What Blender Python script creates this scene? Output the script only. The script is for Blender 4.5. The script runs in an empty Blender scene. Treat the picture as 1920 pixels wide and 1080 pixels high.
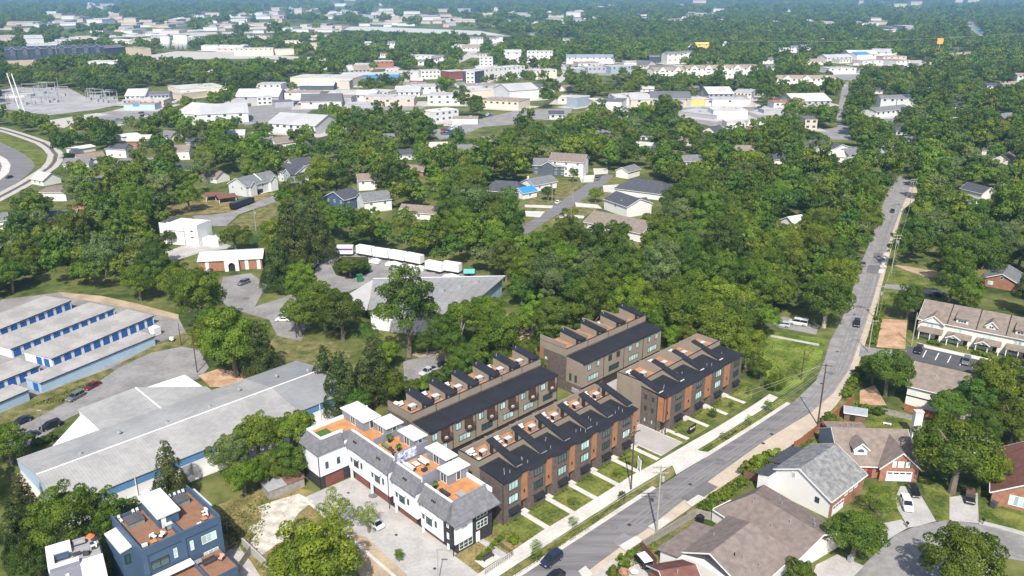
import bpy, bmesh, math, random
import numpy as np
from mathutils import Vector, Matrix

random.seed(7)
rng = np.random.default_rng(7)
PI = math.pi
R = math.radians
SC = bpy.context.scene
COL = SC.collection

# ------------------------------------------------------------------ camera, light, exposure
CAM_H = 95.0
FPX = 1530.0                      # focal length in photo pixels (1920 wide)
PITCH = math.atan(552.0 / FPX)    # downward tilt of the drone camera
cam = bpy.data.objects.new('camera', bpy.data.cameras.new('camera'))
COL.objects.link(cam)
cam.location = (0, 0, CAM_H)
cam.rotation_euler = (PI / 2 - PITCH, 0, 0)
cam.data.sensor_width = 36.0
cam.data.lens = FPX / 1920 * 36
cam.data.clip_start = 1.0
cam.data.clip_end = 60000
SC.camera = cam

SUN_EL, SUN_AZ = R(48), R(182)    # sun behind the camera, shadows fall away from it
world = bpy.data.worlds.new('World')
SC.world = world
world.use_nodes = True
_n = world.node_tree.nodes
_bg = _n['Background']
_sky = _n.new('ShaderNodeTexSky')
_sky.sky_type = 'NISHITA'
_sky.sun_disc = False
_sky.sun_elevation = SUN_EL
_sky.sun_rotation = SUN_AZ
_sky.dust_density = 2.0
_sky.air_density = 0.8
world.node_tree.links.new(_sky.outputs[0], _bg.inputs[0])
_bg.inputs[1].default_value = 0.148
sun = bpy.data.objects.new('sun', bpy.data.lights.new('sun', 'SUN'))
COL.objects.link(sun)
sun.data.energy = 4.8
sun.data.angle = R(0.6)
sun.data.color = (1.0, 0.955, 0.885)
sun.location = (0, -300, 400)
_d = Vector((math.sin(SUN_AZ) * math.cos(SUN_EL), math.cos(SUN_AZ) * math.cos(SUN_EL), math.sin(SUN_EL)))
sun.rotation_euler = _d.to_track_quat('Z', 'Y').to_euler()
SC.view_settings.view_transform = 'Standard'
SC.view_settings.look = 'None'
SC.view_settings.gamma = 1
SC.view_settings.use_curve_mapping = False
SC.view_settings.exposure = 0.44
SC.render.engine = 'CYCLES'
SC.cycles.max_bounces = 5
SC.cycles.diffuse_bounces = 2
SC.cycles.glossy_bounces = 2
SC.cycles.transmission_bounces = 3
SC.cycles.transparent_max_bounces = 4
SC.cycles.volume_bounces = 0
SC.cycles.volume_step_rate = 8

# ------------------------------------------------------------------ surveying: photo pixel -> metres on the ground
S_, C_ = math.sin(PITCH), math.cos(PITCH)
def at(px, py, z=0.0):
    u, v = (px - 960) / FPX, (py - 540) / FPX
    t = (CAM_H - z) / (S_ + v * C_)
    return Vector((u * t, (C_ - v * S_) * t, z))
def ground_poly(pts, z=0.0):
    return [at(p[0], p[1], z) for p in pts]
def ht(px, pyb, pyt):
    """height in metres of a vertical edge that stands at (px,pyb) and ends at row pyt"""
    b = at(px, pyb)
    lo, hi = 0.0, 80.0
    for _ in range(40):
        m = (lo + hi) / 2
        dz = m - CAM_H
        dep = b.y * C_ - dz * S_
        if 540 - FPX * (b.y * S_ + dz * C_) / dep > pyt: lo = m
        else: hi = m
    return lo

# ------------------------------------------------------------------ materials
MATS = {}
def mat(name, col, rough=0.8, var=0.12, scale=0.6, metal=0.0, spec=0.3, col2=None, stretch=None, kind=None, bump=0.0, rnd=0.0):
    """diffuse-ish material: base colour broken up by two sizes of noise in object space"""
    if name in MATS: return MATS[name]
    m = bpy.data.materials.new(name)
    m.use_nodes = True
    nt = m.node_tree
    N, L = nt.nodes, nt.links
    b = N['Principled BSDF']
    b.inputs['Roughness'].default_value = rough
    b.inputs['Metallic'].default_value = metal
    b.inputs['Specular IOR Level'].default_value = spec
    tc = N.new('ShaderNodeTexCoord')
    src = tc.outputs['Object']
    if stretch:
        mp = N.new('ShaderNodeMapping')
        mp.inputs['Scale'].default_value = stretch[:3]
        if len(stretch) > 3: mp.inputs['Rotation'].default_value = (0, 0, stretch[3])
        L.new(src, mp.inputs[0]); src = mp.outputs[0]
    n1 = N.new('ShaderNodeTexNoise'); n1.inputs['Scale'].default_value = scale; n1.inputs['Detail'].default_value = 4
    n2 = N.new('ShaderNodeTexNoise'); n2.inputs['Scale'].default_value = scale * 7; n2.inputs['Detail'].default_value = 2
    L.new(src, n1.inputs[0]); L.new(src, n2.inputs[0])
    ad = N.new('ShaderNodeMath'); ad.operation = 'MULTIPLY_ADD'
    L.new(n2.outputs[0], ad.inputs[0]); ad.inputs[1].default_value = 0.6; L.new(n1.outputs[0], ad.inputs[2])
    rp = N.new('ShaderNodeValToRGB')
    c = Vector(col)
    c2 = Vector(col2) if col2 else c
    rp.color_ramp.elements[0].position = 0.62
    rp.color_ramp.elements[1].position = 0.98
    rp.color_ramp.elements[0].color = (*(c * (1 - var)), 1)
    rp.color_ramp.elements[1].color = (*(c2 * (1 + var)), 1)
    L.new(ad.outputs[0], rp.inputs[0])
    out = rp.outputs[0]
    if rnd:
        oi = N.new('ShaderNodeObjectInfo')
        hs = N.new('ShaderNodeHueSaturation')
        mr = N.new('ShaderNodeMapRange')
        mr.inputs[3].default_value = 1 - rnd; mr.inputs[4].default_value = 1 + rnd
        L.new(oi.outputs['Random'], mr.inputs[0]); L.new(mr.outputs[0], hs.inputs['Value']); L.new(out, hs.inputs['Color'])
        out = hs.outputs[0]
    L.new(out, b.inputs['Base Color'])
    if bump:
        bp = N.new('ShaderNodeBump'); bp.inputs['Strength'].default_value = bump; bp.inputs['Distance'].default_value = 0.1
        L.new(n2.outputs[0], bp.inputs['Height']); L.new(bp.outputs[0], b.inputs['Normal'])
    MATS[name] = m
    return m
def lined(name, col, period, axis=0, depth=0.25, **kw):
    """mat() with fine parallel seams (standing-seam roofing, siding, decking)"""
    if name in MATS: return MATS[name]
    m = mat(name, col, **kw)
    nt = m.node_tree; N, L = nt.nodes, nt.links
    b = N['Principled BSDF']
    old = b.inputs['Base Color'].links[0].from_socket
    tc = N.new('ShaderNodeTexCoord'); sx = N.new('ShaderNodeSeparateXYZ'); L.new(tc.outputs['Object'], sx.inputs[0])
    md = N.new('ShaderNodeMath'); md.operation = 'PINGPONG'; md.inputs[1].default_value = period / 2
    L.new(sx.outputs[axis], md.inputs[0])
    rp = N.new('ShaderNodeMapRange'); rp.inputs[1].default_value = 0; rp.inputs[2].default_value = period * 0.12
    rp.inputs[3].default_value = 1 - depth; rp.inputs[4].default_value = 1
    L.new(md.outputs[0], rp.inputs[0])
    mx = N.new('ShaderNodeMix'); mx.data_type = 'RGBA'; mx.blend_type = 'MULTIPLY'; mx.inputs[0].default_value = 1
    L.new(old, mx.inputs[6]); L.new(rp.outputs[0], mx.inputs[7]); L.new(mx.outputs[2], b.inputs['Base Color'])
    return m
def leafmat(name, col, tip, spread=0.16):
    """foliage: colour per clump (attribute), per tree (object random), thin-leaf translucency"""
    m = bpy.data.materials.new(name); m.use_nodes = True
    nt = m.node_tree; N, L = nt.nodes, nt.links
    N.remove(N['Principled BSDF']); out = N['Material Output']
    at_ = N.new('ShaderNodeAttribute'); at_.attribute_name = 'clump'
    mx = N.new('ShaderNodeMix'); mx.data_type = 'RGBA'
    mx.inputs[6].default_value = (*col, 1); mx.inputs[7].default_value = (*tip, 1)
    L.new(at_.outputs['Fac'], mx.inputs[0])
    oi = N.new('ShaderNodeObjectInfo'); hs = N.new('ShaderNodeHueSaturation')
    a = N.new('ShaderNodeMapRange'); a.inputs[3].default_value = 0.472; a.inputs[4].default_value = 0.514
    b = N.new('ShaderNodeMapRange'); b.inputs[3].default_value = 1 - spread * 2; b.inputs[4].default_value = 1 + spread * 2
    wn = N.new('ShaderNodeTexWhiteNoise'); wn.noise_dimensions = '1D'
    L.new(oi.outputs['Random'], wn.inputs['W']); L.new(oi.outputs['Random'], a.inputs[0]); L.new(wn.outputs['Value'], b.inputs[0])
    L.new(a.outputs[0], hs.inputs['Hue']); L.new(b.outputs[0], hs.inputs['Value']); L.new(mx.outputs[2], hs.inputs['Color'])
    hs.inputs['Saturation'].default_value = 1.06
    df = N.new('ShaderNodeBsdfDiffuse'); tr = N.new('ShaderNodeBsdfTranslucent'); ms = N.new('ShaderNodeMixShader')
    gl = N.new('ShaderNodeBsdfGlossy'); gl.inputs['Roughness'].default_value = 0.55; gl.inputs['Color'].default_value = (0.5, 0.55, 0.5, 1)
    m2 = N.new('ShaderNodeMixShader'); m2.inputs[0].default_value = 0.035
    ms.inputs[0].default_value = 0.40
    L.new(hs.outputs[0], df.inputs[0]); L.new(hs.outputs[0], tr.inputs[0])
    L.new(df.outputs[0], ms.inputs[1]); L.new(tr.outputs[0], ms.inputs[2])
    L.new(ms.outputs[0], m2.inputs[1]); L.new(gl.outputs[0], m2.inputs[2]); L.new(m2.outputs[0], out.inputs[0])
    MATS[name] = m
    return m
def glassmat():
    m = bpy.data.materials.new('window_glass'); m.use_nodes = True
    b = m.node_tree.nodes['Principled BSDF']
    b.inputs['Base Color'].default_value = (0.06, 0.10, 0.10, 1); b.inputs['Roughness'].default_value = 0.04
    b.inputs['Specular IOR Level'].default_value = 0.9; b.inputs['Metallic'].default_value = 0.35
    MATS['glass'] = m
    return m
GLASS = glassmat()
def blindglass():
    m = mat('window_blind_glass', (0.42, 0.60, 0.56), 0.15, 0.25, 0.5, spec=0.8, rnd=0.35); return m
BLIND = blindglass()
V3 = lambda a: Vector(a)

# ------------------------------------------------------------------ mesh building
class MB:
    def __init__(s): s.v = []; s.f = []
    def quad(s, *p):
        n = len(s.v); s.v += [tuple(q) for q in p]; s.f.append(tuple(range(n, n + len(p)))); return s
    def box(s, x0, x1, y0, y1, z0, z1):
        n = len(s.v)
        s.v += [(x0, y0, z0), (x1, y0, z0), (x1, y1, z0), (x0, y1, z0), (x0, y0, z1), (x1, y0, z1), (x1, y1, z1), (x0, y1, z1)]
        s.f += [(n, n + 3, n + 2, n + 1), (n + 4, n + 5, n + 6, n + 7), (n, n + 1, n + 5, n + 4), (n + 1, n + 2, n + 6, n + 5), (n + 2, n + 3, n + 7, n + 6), (n + 3, n, n + 4, n + 7)]
        return s
    def prism(s, poly, z0, z1):
        """upright prism over a counter-clockwise outline; z1 may be a list (one height per corner)"""
        k = len(poly); n = len(s.v)
        zt = z1 if isinstance(z1, (list, tuple)) else [z1] * k
        s.v += [(p[0], p[1], z0) for p in poly] + [(p[0], p[1], zt[i]) for i, p in enumerate(poly)]
        s.f.append(tuple(range(n + k - 1, n - 1, -1))); s.f.append(tuple(range(n + k, n + 2 * k)))
        for i in range(k):
            j = (i + 1) % k; s.f.append((n + i, n + j, n + k + j, n + k + i))
        return s
    def extr(s, prof, a, b, axis):
        """profile polygon extruded along an axis from a to b. axis x: profile is (y,z); axis y: profile is (x,z)"""
        k = len(prof); n = len(s.v)
        for t in (a, b):
            s.v += [((t, p[0], p[1]) if axis == 'x' else (p[0], t, p[1])) for p in prof]
        fl = list(range(k))
        s.f.append(tuple(n + i for i in reversed(fl))); s.f.append(tuple(n + k + i for i in fl))
        for i in range(k):
            j = (i + 1) % k; s.f.append((n + i, n + j, n + k + j, n + k + i))
        return s
    def slab(s, p0, p1, p2, p3, th):
        """roof plane with thickness straight down"""
        n = len(s.v); P = [Vector(q) for q in (p0, p1, p2, p3)]
        s.v += [tuple(q) for q in P] + [(q.x, q.y, q.z - th) for q in P]
        s.f += [(n, n + 1, n + 2, n + 3), (n + 7, n + 6, n + 5, n + 4)]
        for i in range(4):
            j = (i + 1) % 4; s.f.append((n + j, n + i, n + 4 + i, n + 4 + j))
        return s
    def tube(s, a, b, r, r2=None, k=6):
        a, b = Vector(a), Vector(b); d = (b - a).normalized(); r2 = r if r2 is None else r2
        u = d.orthogonal().normalized(); w = d.cross(u); n = len(s.v)
        for p, q in ((a, r), (b, r2)):
            for i in range(k):
                t = 2 * PI * i / k; s.v.append(tuple(p + u * (q * math.cos(t)) + w * (q * math.sin(t))))
        for i in range(k):
            j = (i + 1) % k; s.f.append((n + i, n + j, n + k + j, n + k + i))
        s.f.append(tuple(n + i for i in reversed(range(k)))); s.f.append(tuple(n + k + i for i in range(k)))
        return s
    def lathe(s, prof, k=12, o=(0, 0, 0)):
        n = len(s.v); m = len(prof)
        for r, z in prof:
            for i in range(k):
                t = 2 * PI * i / k; s.v.append((o[0] + r * math.cos(t), o[1] + r * math.sin(t), o[2] + z))
        for a in range(m - 1):
            for i in range(k):
                j = (i + 1) % k; s.f.append((n + a * k + i, n + a * k + j, n + (a + 1) * k + j, n + (a + 1) * k + i))
        s.f.append(tuple(n + i for i in reversed(range(k)))); s.f.append(tuple(n + (m - 1) * k + i for i in range(k)))
        return s
    def mesh(s, name, m, smooth=False):
        me = bpy.data.meshes.new(name); me.from_pydata(s.v, [], s.f)
        if m: me.materials.append(m)
        if smooth: me.polygons.foreach_set('use_smooth', [True] * len(me.polygons))
        me.update(); return me
    def build(s, name, m, parent=None, loc=None, smooth=False):
        return add(name, s.mesh(name, m, smooth), parent, loc)
def add(name, me, parent=None, loc=None, rz=0.0):
    o = bpy.data.objects.new(name, me); COL.objects.link(o)
    if parent: o.parent = parent
    if loc is not None: o.location = loc
    if rz: o.rotation_euler = (0, 0, rz)
    return o
def tag(o, label, cat, group=None, kind=None):
    if label: o['label'] = label
    if cat: o['category'] = cat
    if group: o['group'] = group
    if kind: o['kind'] = kind
    return o
def thing(name, label, cat, loc=(0, 0, 0), rz=0.0, group=None, scale=None):
    o = bpy.data.objects.new(name, None); COL.objects.link(o); o.empty_display_size = 0.5
    o.location = loc; o.rotation_euler = (0, 0, rz)
    if scale: o.scale = (scale,) * 3 if isinstance(scale, (int, float)) else scale
    return tag(o, label, cat, group)
def dup(root, loc, rz=0.0, label=None, group=None, scale=None, recolor=None):
    r = root.copy(); COL.objects.link(r); r.location = loc; r.rotation_euler = (0, 0, rz)
    if scale: r.scale = (scale,) * 3 if isinstance(scale, (int, float)) else scale
    if label: r['label'] = label
    if group: r['group'] = group
    for ch in list(root.children):
        c = ch.copy(); COL.objects.link(c); c.parent = r
        for g in list(ch.children):
            d = g.copy(); COL.objects.link(d); d.parent = c
    if recolor:
        for c in r.children:
            nm = c.name.split('.')[0]
            if nm in recolor:
                c.material_slots[0].link = 'OBJECT'; c.material_slots[0].material = recolor[nm]
    return r
def struct(name, pts, m, z, parent=None, label=None):
    """a flat sheet of the setting (road, path, lawn) given by its outline in metres"""
    bm = bmesh.new()
    f = bm.faces.new([bm.verts.new((p[0], p[1], z)) for p in pts])
    bm.normal_update()
    if f.normal.z < 0: f.normal_flip()
    bmesh.ops.triangulate(bm, faces=[f])
    me = bpy.data.meshes.new(name); bm.to_mesh(me); bm.free(); me.materials.append(m)
    o = add(name, me, parent); o['kind'] = 'structure'
    o.location.z = (len(SHEETS) % 70) * 0.00045; SHEETS.append(o)      # no two sheets ever lie in one plane
    if label: o['label'] = label
    return o
SHEETS = []
class Fr:
    """a local frame on the ground: origin + direction of its x axis"""
    def __init__(s, o, ang): s.o = Vector((o[0], o[1], 0)); s.a = R(ang); s.c, s.s = math.cos(s.a), math.sin(s.a)
    def w(s, x, y, z=0.0): return Vector((s.o.x + x * s.c - y * s.s, s.o.y + x * s.s + y * s.c, z))
    def l(s, p): dx, dy = p[0] - s.o.x, p[1] - s.o.y; return (dx * s.c + dy * s.s, -dx * s.s + dy * s.c)
def fr_px(a, b, z=0.0):
    A, B = at(*a, z), at(*b, z)
    return Fr(A, math.degrees(math.atan2(B.y - A.y, B.x - A.x))), (B - A).length

# ------------------------------------------------------------------ sightlines: what the trees may not stand on or hide
KEEP = []          # polygons on the ground; the viewpoint's sightlines down to them stay free
def keep(pts, far=1e9): KEEP.append(([(p[0], p[1]) for p in pts], far))
def gproj(p):
    k = CAM_H / (CAM_H - p[2]); return (p[0] * k, p[1] * k)
def hull(P):
    P = sorted(set((round(a, 3), round(b, 3)) for a, b in P))
    def half(Q):
        h = []
        for p in Q:
            while len(h) > 1 and (h[-1][0] - h[-2][0]) * (p[1] - h[-2][1]) - (h[-1][1] - h[-2][1]) * (p[0] - h[-2][0]) <= 0: h.pop()
            h.append(p)
        return h[:-1]
    return half(P) + half(P[::-1])
FOOT = []          # building footprints
def keep_box(fr, x0, x1, y0, y1, h, low=0.0):
    C = [fr.w(x, y) for x in (x0, x1) for y in (y0, y1)]
    keep(hull([gproj((c.x, c.y, z)) for c in C for z in (low, h)]), max(c.y for c in C) - 1.0)
    m = 1.5
    FOOT.append([tuple(fr.w(x, y)[:2]) for x, y in ((x0 - m, y0 - m), (x1 + m, y0 - m), (x1 + m, y1 + m), (x0 - m, y1 + m))])
# ------------------------------------------------------------------ ground
def terrain(x, y):
    if y < 5200: return 0.0
    k = min(1.0, (y - 5200) / 5000.0)
    h = 55 + 45 * math.sin(x / 1700.0 + 1.3) + 35 * math.sin(x / 760.0 + y / 2100.0) + 25 * math.sin(y / 900.0 + x / 3000.0)
    return max(0.0, h) * k
def grassmat(name, c1, c2, sc=0.12):
    m = mat(name, c1, 0.95, 0.22, sc, col2=c2, spec=0.05, bump=0.4); return m
M_GROUND = grassmat('meadow_grass', (0.048, 0.082, 0.018), (0.125, 0.130, 0.042), 0.045)
M_LAWN = grassmat('lawn_grass', (0.055, 0.092, 0.016), (0.150, 0.155, 0.040), 0.22)
M_DRY = grassmat('dry_grass', (0.13, 0.12, 0.042), (0.23, 0.18, 0.08), 0.3)
M_VERGE = grassmat('verge_grass', (0.075, 0.10, 0.028), (0.18, 0.155, 0.065), 0.35)
M_WOOD = grassmat('woodland_floor', (0.028, 0.045, 0.012), (0.055, 0.060, 0.020), 0.1)
M_ASPH = mat('asphalt', (0.165, 0.158, 0.157), 0.85, 0.20, 0.55, stretch=(0.06, 1.0, 1, R(-44)), spec=0.2)
M_ASPH2 = mat('old_asphalt', (0.225, 0.216, 0.207), 0.9, 0.20, 0.14, spec=0.2)
M_DARKASPH = mat('dark_asphalt', (0.085, 0.085, 0.09), 0.85, 0.15, 0.4, spec=0.2)
M_PATCH = mat('patched_asphalt', (0.140, 0.134, 0.134), 0.85, 0.12, 0.4, spec=0.2)
M_LIGHTASPH = mat('worn_asphalt', (0.200, 0.190, 0.186), 0.9, 0.10, 0.6, stretch=(0.05, 1.0, 1, R(-44)), spec=0.2)
M_CONC = mat('pale_concrete', (0.50, 0.475, 0.43), 0.85, 0.12, 0.25, spec=0.2)
M_CONC2 = mat('driveway_concrete', (0.37, 0.355, 0.335), 0.85, 0.14, 0.22, spec=0.2)
M_COURT = mat('court_concrete', (0.35, 0.325, 0.30), 0.85, 0.08, 0.3, spec=0.2)
M_SAND = mat('sandy_shoulder', (0.43, 0.36, 0.28), 0.95, 0.12, 0.3, spec=0.1)
M_DIRT = mat('red_dirt', (0.36, 0.21, 0.125), 0.95, 0.18, 0.25, col2=(0.42, 0.29, 0.19), spec=0.05)
M_TAN = mat('tan_soil', (0.36, 0.28, 0.19), 0.95, 0.2, 0.2, spec=0.05)
M_GRAVEL = mat('pale_gravel', (0.40, 0.375, 0.34), 0.95, 0.15, 0.5, spec=0.1)
M_PAINT = mat('road_paint', (0.72, 0.72, 0.70), 0.7, 0.1, 2.0)
M_YPAINT = mat('yellow_road_paint', (0.52, 0.40, 0.12), 0.7, 0.15, 2.0)

def make_ground():
    ys = [-400, -100, 60, 120, 200, 300, 450, 650, 1000, 1600, 2500, 3600, 4600, 5200, 5600, 6000] + list(range(6400, 16001, 400)) + [18000, 22000, 30000]
    xs = list(range(-14000, 14001, 500))
    V = [(x * (2.2 if y > 16000 else 1), y, terrain(x, y) - (0.0 if y < 5200 else 0)) for y in ys for x in xs]
    n = len(xs)
    F = [(j * n + i, j * n + i + 1, (j + 1) * n + i + 1, (j + 1) * n + i) for j in range(len(ys) - 1) for i in range(n - 1)]
    me = bpy.data.meshes.new('ground'); me.from_pydata(V, [], F); me.materials.append(M_GROUND); me.update()
    o = add('ground', me); o['kind'] = 'structure'
make_ground()

LAYER = {'lawn': 0.008, 'asph': 0.045, 'conc': 0.085, 'top': 0.165}
def sheet(name, m, layer, pts, k=True, label=None):
    P = ground_poly(pts)
    if k: keep(P)
    return struct(name, P, m, LAYER[layer] if isinstance(layer, str) else layer, label=label)
def fsheet(name, m, layer, fr, pts, k=True):
    P = [fr.w(x, y) for x, y in pts]
    if k: keep(P)
    return struct(name, P, m, LAYER[layer] if isinstance(layer, str) else layer)
def strip(name, m, z, P, w, k=True, label=None):
    """a band of width w (metres) along a line of ground points"""
    P = [Vector((p[0], p[1], 0)) for p in P]; Lf, Rt = [], []
    for i, p in enumerate(P):
        d = (P[min(i + 1, len(P) - 1)] - P[max(i - 1, 0)]).normalized(); nrm = Vector((-d.y, d.x, 0)) * (w / 2)
        Lf.append(p + nrm); Rt.append(p - nrm)
    V = [(q.x, q.y, z) for q in Lf + Rt]; n = len(P)
    me = bpy.data.meshes.new(name); me.from_pydata(V, [], [(n + i, n + i + 1, i + 1, i) for i in range(n - 1)]); me.materials.append(m); me.update()
    o = add(name, me); o['kind'] = 'structure'; o.location.z = (len(SHEETS) % 70) * 0.00045; SHEETS.append(o)
    if label: o['label'] = label
    if k: keep([tuple(q) for q in Lf + Rt[::-1]])
    return o

# main street --------------------------------------------------------------
RL = [(940, 1105), (978, 1080), (1100, 1001), (1230, 916), (1320, 860), (1404, 808), (1490, 752), (1530, 714), (1546, 676), (1556, 640), (1578, 600), (1597, 550), (1612, 500), (1635, 445), (1650, 400), (1660, 370), (1672, 346), (1688, 330)]
RR = [(1709, 338), (1704, 360), (1688, 395), (1666, 455), (1650, 520), (1630, 585), (1612, 640), (1594, 690), (1562, 738), (1520, 774), (1434, 826), (1332, 900), (1282, 938), (1216, 990), (1160, 1028), (1090, 1080), (1050, 1110)]
sheet('road', M_ASPH, 'asph', RL + RR)
sheet('worn_road', mat('pale_worn_asphalt', (0.225, 0.215, 0.207), 0.88, 0.22, 0.4, spec=0.2), 0.07, RL[6:] + RR[:10])
SH = [(1122, 1110), (1174, 1036), (1240, 991), (1307, 944), (1390, 888), (1476, 841), (1526, 802), (1568, 760), (1600, 714), (1614, 671), (1622, 646), (1642, 580), (1673, 460), (1693, 393), (1722, 370), (1716, 340)]
sheet('road_shoulder', M_SAND, 0.010, [(1000, 1110)] + [(x - 26, y - 4) for x, y in RR[::-1][1:]] + SH[::-1])
for q in ([(1160.6, 1024.4), (1192.5, 1005.5), (1205, 1014.7), (1174, 1035.6)], [(1214.7, 988), (1246.7, 970), (1258, 977), (1231, 998)],
          [(1285.5, 944), (1309, 928.6), (1324, 935), (1297, 951)], [(1084, 1072), (1098, 1062), (1112, 1078), (1096, 1088)],
          [(1657.6, 473.5), (1668.7, 474.4), (1665, 486), (1654, 485)], [(1653, 489), (1664, 490), (1660, 503), (1650, 502)], [(1649, 505), (1659, 506), (1655, 514), (1646, 512)]):
    sheet('concrete_slab', M_CONC, 'top', q)
for q in ([(1322, 902), (1346, 914), (1300, 946), (1276, 934)], [(1148, 1014), (1170, 1000), (1186, 1010), (1160, 1028)],
          [(1628, 497), (1652, 499), (1646, 514), (1624, 511)], [(1640, 474), (1656, 476), (1652, 482), (1637, 481)]):
    sheet('asphalt_patch', M_PATCH if q[0][0] != 1148 else M_LIGHTASPH, 0.125, q)
_L = [at(*p) for p in RL[1:16]]; _R = [at(*p) for p in RR[::-1][1:16]]
def _along(Q, s):
    d = [0.0]
    for a, b in zip(Q[:-1], Q[1:]): d.append(d[-1] + (b - a).length)
    t = s * d[-1]
    for i in range(len(Q) - 1):
        if t <= d[i + 1] or i == len(Q) - 2: return Q[i].lerp(Q[i + 1], (t - d[i]) / (d[i + 1] - d[i]))
for fr_, w_ in ((.46, .45), (.60, .3), (.72, .5), (.9, .35)):
    strip('worn_track', M_LIGHTASPH, 0.090, [_along(_L, s / 40).lerp(_along(_R, s / 40), fr_ + .02 * math.sin(s)) for s in range(2, 34)], w_, False)
# kerb with concrete gutter on the townhouse side
def kerb(pts, w=0.9, name='kerb'):
    P = [at(*p) for p in pts]; mb = MB()
    for i in range(len(P) - 1):
        d = (P[i + 1] - P[i]).normalized(); nrm = Vector((-d.y, d.x, 0))
        a0, b0 = P[i], P[i + 1]
        for o0, o1, z in ((0.0, w - 0.18, 0.10), (w - 0.18, w, 0.20)):
            A, B, C2, D = a0 + nrm * o0, b0 + nrm * o0, b0 + nrm * o1, a0 + nrm * o1
            mb.prism([A[:2], B[:2], C2[:2], D[:2]], 0.0, z)
    o = mb.build(name, M_CONC); o['kind'] = 'structure'; return o
kerb(RL[0:4]); kerb([(1322, 859), (1404, 808), (1482, 757)])
SL = [(850, 1108), (887, 1083), (951, 1040), (1018, 995), (1062, 969), (1107, 941), (1147, 916), (1183, 892.5), (1229, 868), (1297, 828), (1340, 804), (1376, 782), (1412, 760), (1443, 739)]
SRR = [(1459, 746), (1432, 767), (1308, 844), (1262, 872), (1168, 930), (1073, 991), (932, 1083), (900, 1108)]
sheet('sidewalk', M_CONC, 'conc', SL + SRR)
sheet('driveway_apron', M_CONC, 0.125, [(1246, 859), (1287, 834), (1312, 846), (1331, 849), (1320, 860), (1268, 891), (1262, 876)])
sheet('grass_verge', M_VERGE, 'lawn', [(905, 1104), (932, 1083), (1073, 991), (1168, 930), (1262, 873), (1268, 888), (1230, 914), (1100, 999), (960, 1090), (940, 1104)])
sheet('grass_verge', M_LAWN, 'lawn', [(1308, 844), (1432, 767), (1459, 746), (1486, 752), (1404, 806), (1331, 849)])
sheet('grass_verge', M_VERGE, 'lawn', [(1174, 1038), (1240, 993), (1307, 946), (1390, 890), (1476, 843), (1526, 804), (1568, 762), (1604, 712), (1618, 716), (1590, 760), (1535, 820), (1440, 885), (1330, 960), (1215, 1045), (1130, 1105), (1120, 1100)], False)

TOWN = Fr(at(943, 906, 9.3), 44.6)          # frame of the townhouse rows: x along the street, y away from it
fsheet('lawn', M_LAWN, 'lawn', TOWN, [(-6, -7.2), (-6, 1), (42, 1), (42, -7.0)])
fsheet('lawn', M_LAWN, 'lawn', TOWN, [(49, -7.0), (49, 6), (86, 8), (88, -2), (80, -6.5)])
fsheet('alley', M_COURT, 'asph', TOWN, [(-1, 12.4), (-1, 24), (86, 25), (86, 13), (49.8, 13), (49.8, -6.6), (41.6, -6.6), (41.6, 12.4)])
for k in range(6):
    x = 4.75 + k * 6.92
    fsheet('front_walk', M_CONC, 'conc', TOWN, [(x, -6.9), (x + 1.25, -6.9), (x + 1.25, 0.7), (x, 0.7)])
for k in range(4):
    x = 51.3 + k * 8.2
    fsheet('front_walk', M_CONC, 'conc', TOWN, [(x, -6.6), (x + 1.25, -6.6), (x + 1.25, 0.7), (x, 0.7)])
fsheet('court_edge', M_CONC, 'conc', TOWN, [(41.6, -6.4), (42.0, -6.4), (42.0, 4), (41.6, 4)], False)
fsheet('court_edge', M_CONC, 'conc', TOWN, [(49.4, -6.4), (49.8, -6.4), (49.8, 6), (49.4, 6)], False)
WHITE = Fr(at(655, 897), -47.0)              # frame of the white townhouses: x towards the street, y along it
fsheet('driveway', M_CONC2, 'asph', WHITE, [(-0.2, -10.5), (0, 1.1), (34.15, 1.1), (34.2, 0.2), (44, 0.2), (47, -11), (30, -11)])
fsheet('driveway_edge', M_CONC, 'conc', WHITE, [(0, -10.9), (0, -10.3), (47, -10.7), (47, -11.3)], False)
fsheet('front_garden', M_DRY, 'lawn', WHITE, [(34.2, 0.2), (34.2, 11), (42.5, 12), (43, 0.2)])
fsheet('grass_strip', M_DRY, 'lawn', WHITE, [(0, -14.5), (0, -10.9), (47, -11.3), (47, -14)], False)
fsheet('garden_path', M_CONC2, 'conc', WHITE, [(34.2, 6.0), (34.2, 7.2), (41, 7.4), (41, 6.0)], False)

# back lot of the blue house -------------------------------------------------
sheet('dry_yard', M_DRY, 'lawn', [(400, 950), (520, 905), (600, 925), (640, 970), (560, 1000), (500, 1080), (440, 1110), (420, 1040)])
sheet('stony_patch', mat('broken_concrete', (0.47, 0.43, 0.37), 0.95, 0.3, 0.6, spec=0.1), 'asph', [(484, 950), (520, 938), (560, 926), (588, 940), (560, 962), (545, 985), (548, 1010), (520, 1020), (490, 1042), (470, 1020), (478, 1003), (466, 990), (490, 975)])
sheet('gravel_yard', M_GRAVEL, 'asph', [(420, 1040), (445, 1020), (475, 1060), (500, 1100), (410, 1110), (424, 1065)])
sheet('dirt_track', M_TAN, 'asph', [(640, 990), (690, 1010), (770, 1085), (770, 1110), (690, 1110), (665, 1060)], False)

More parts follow.
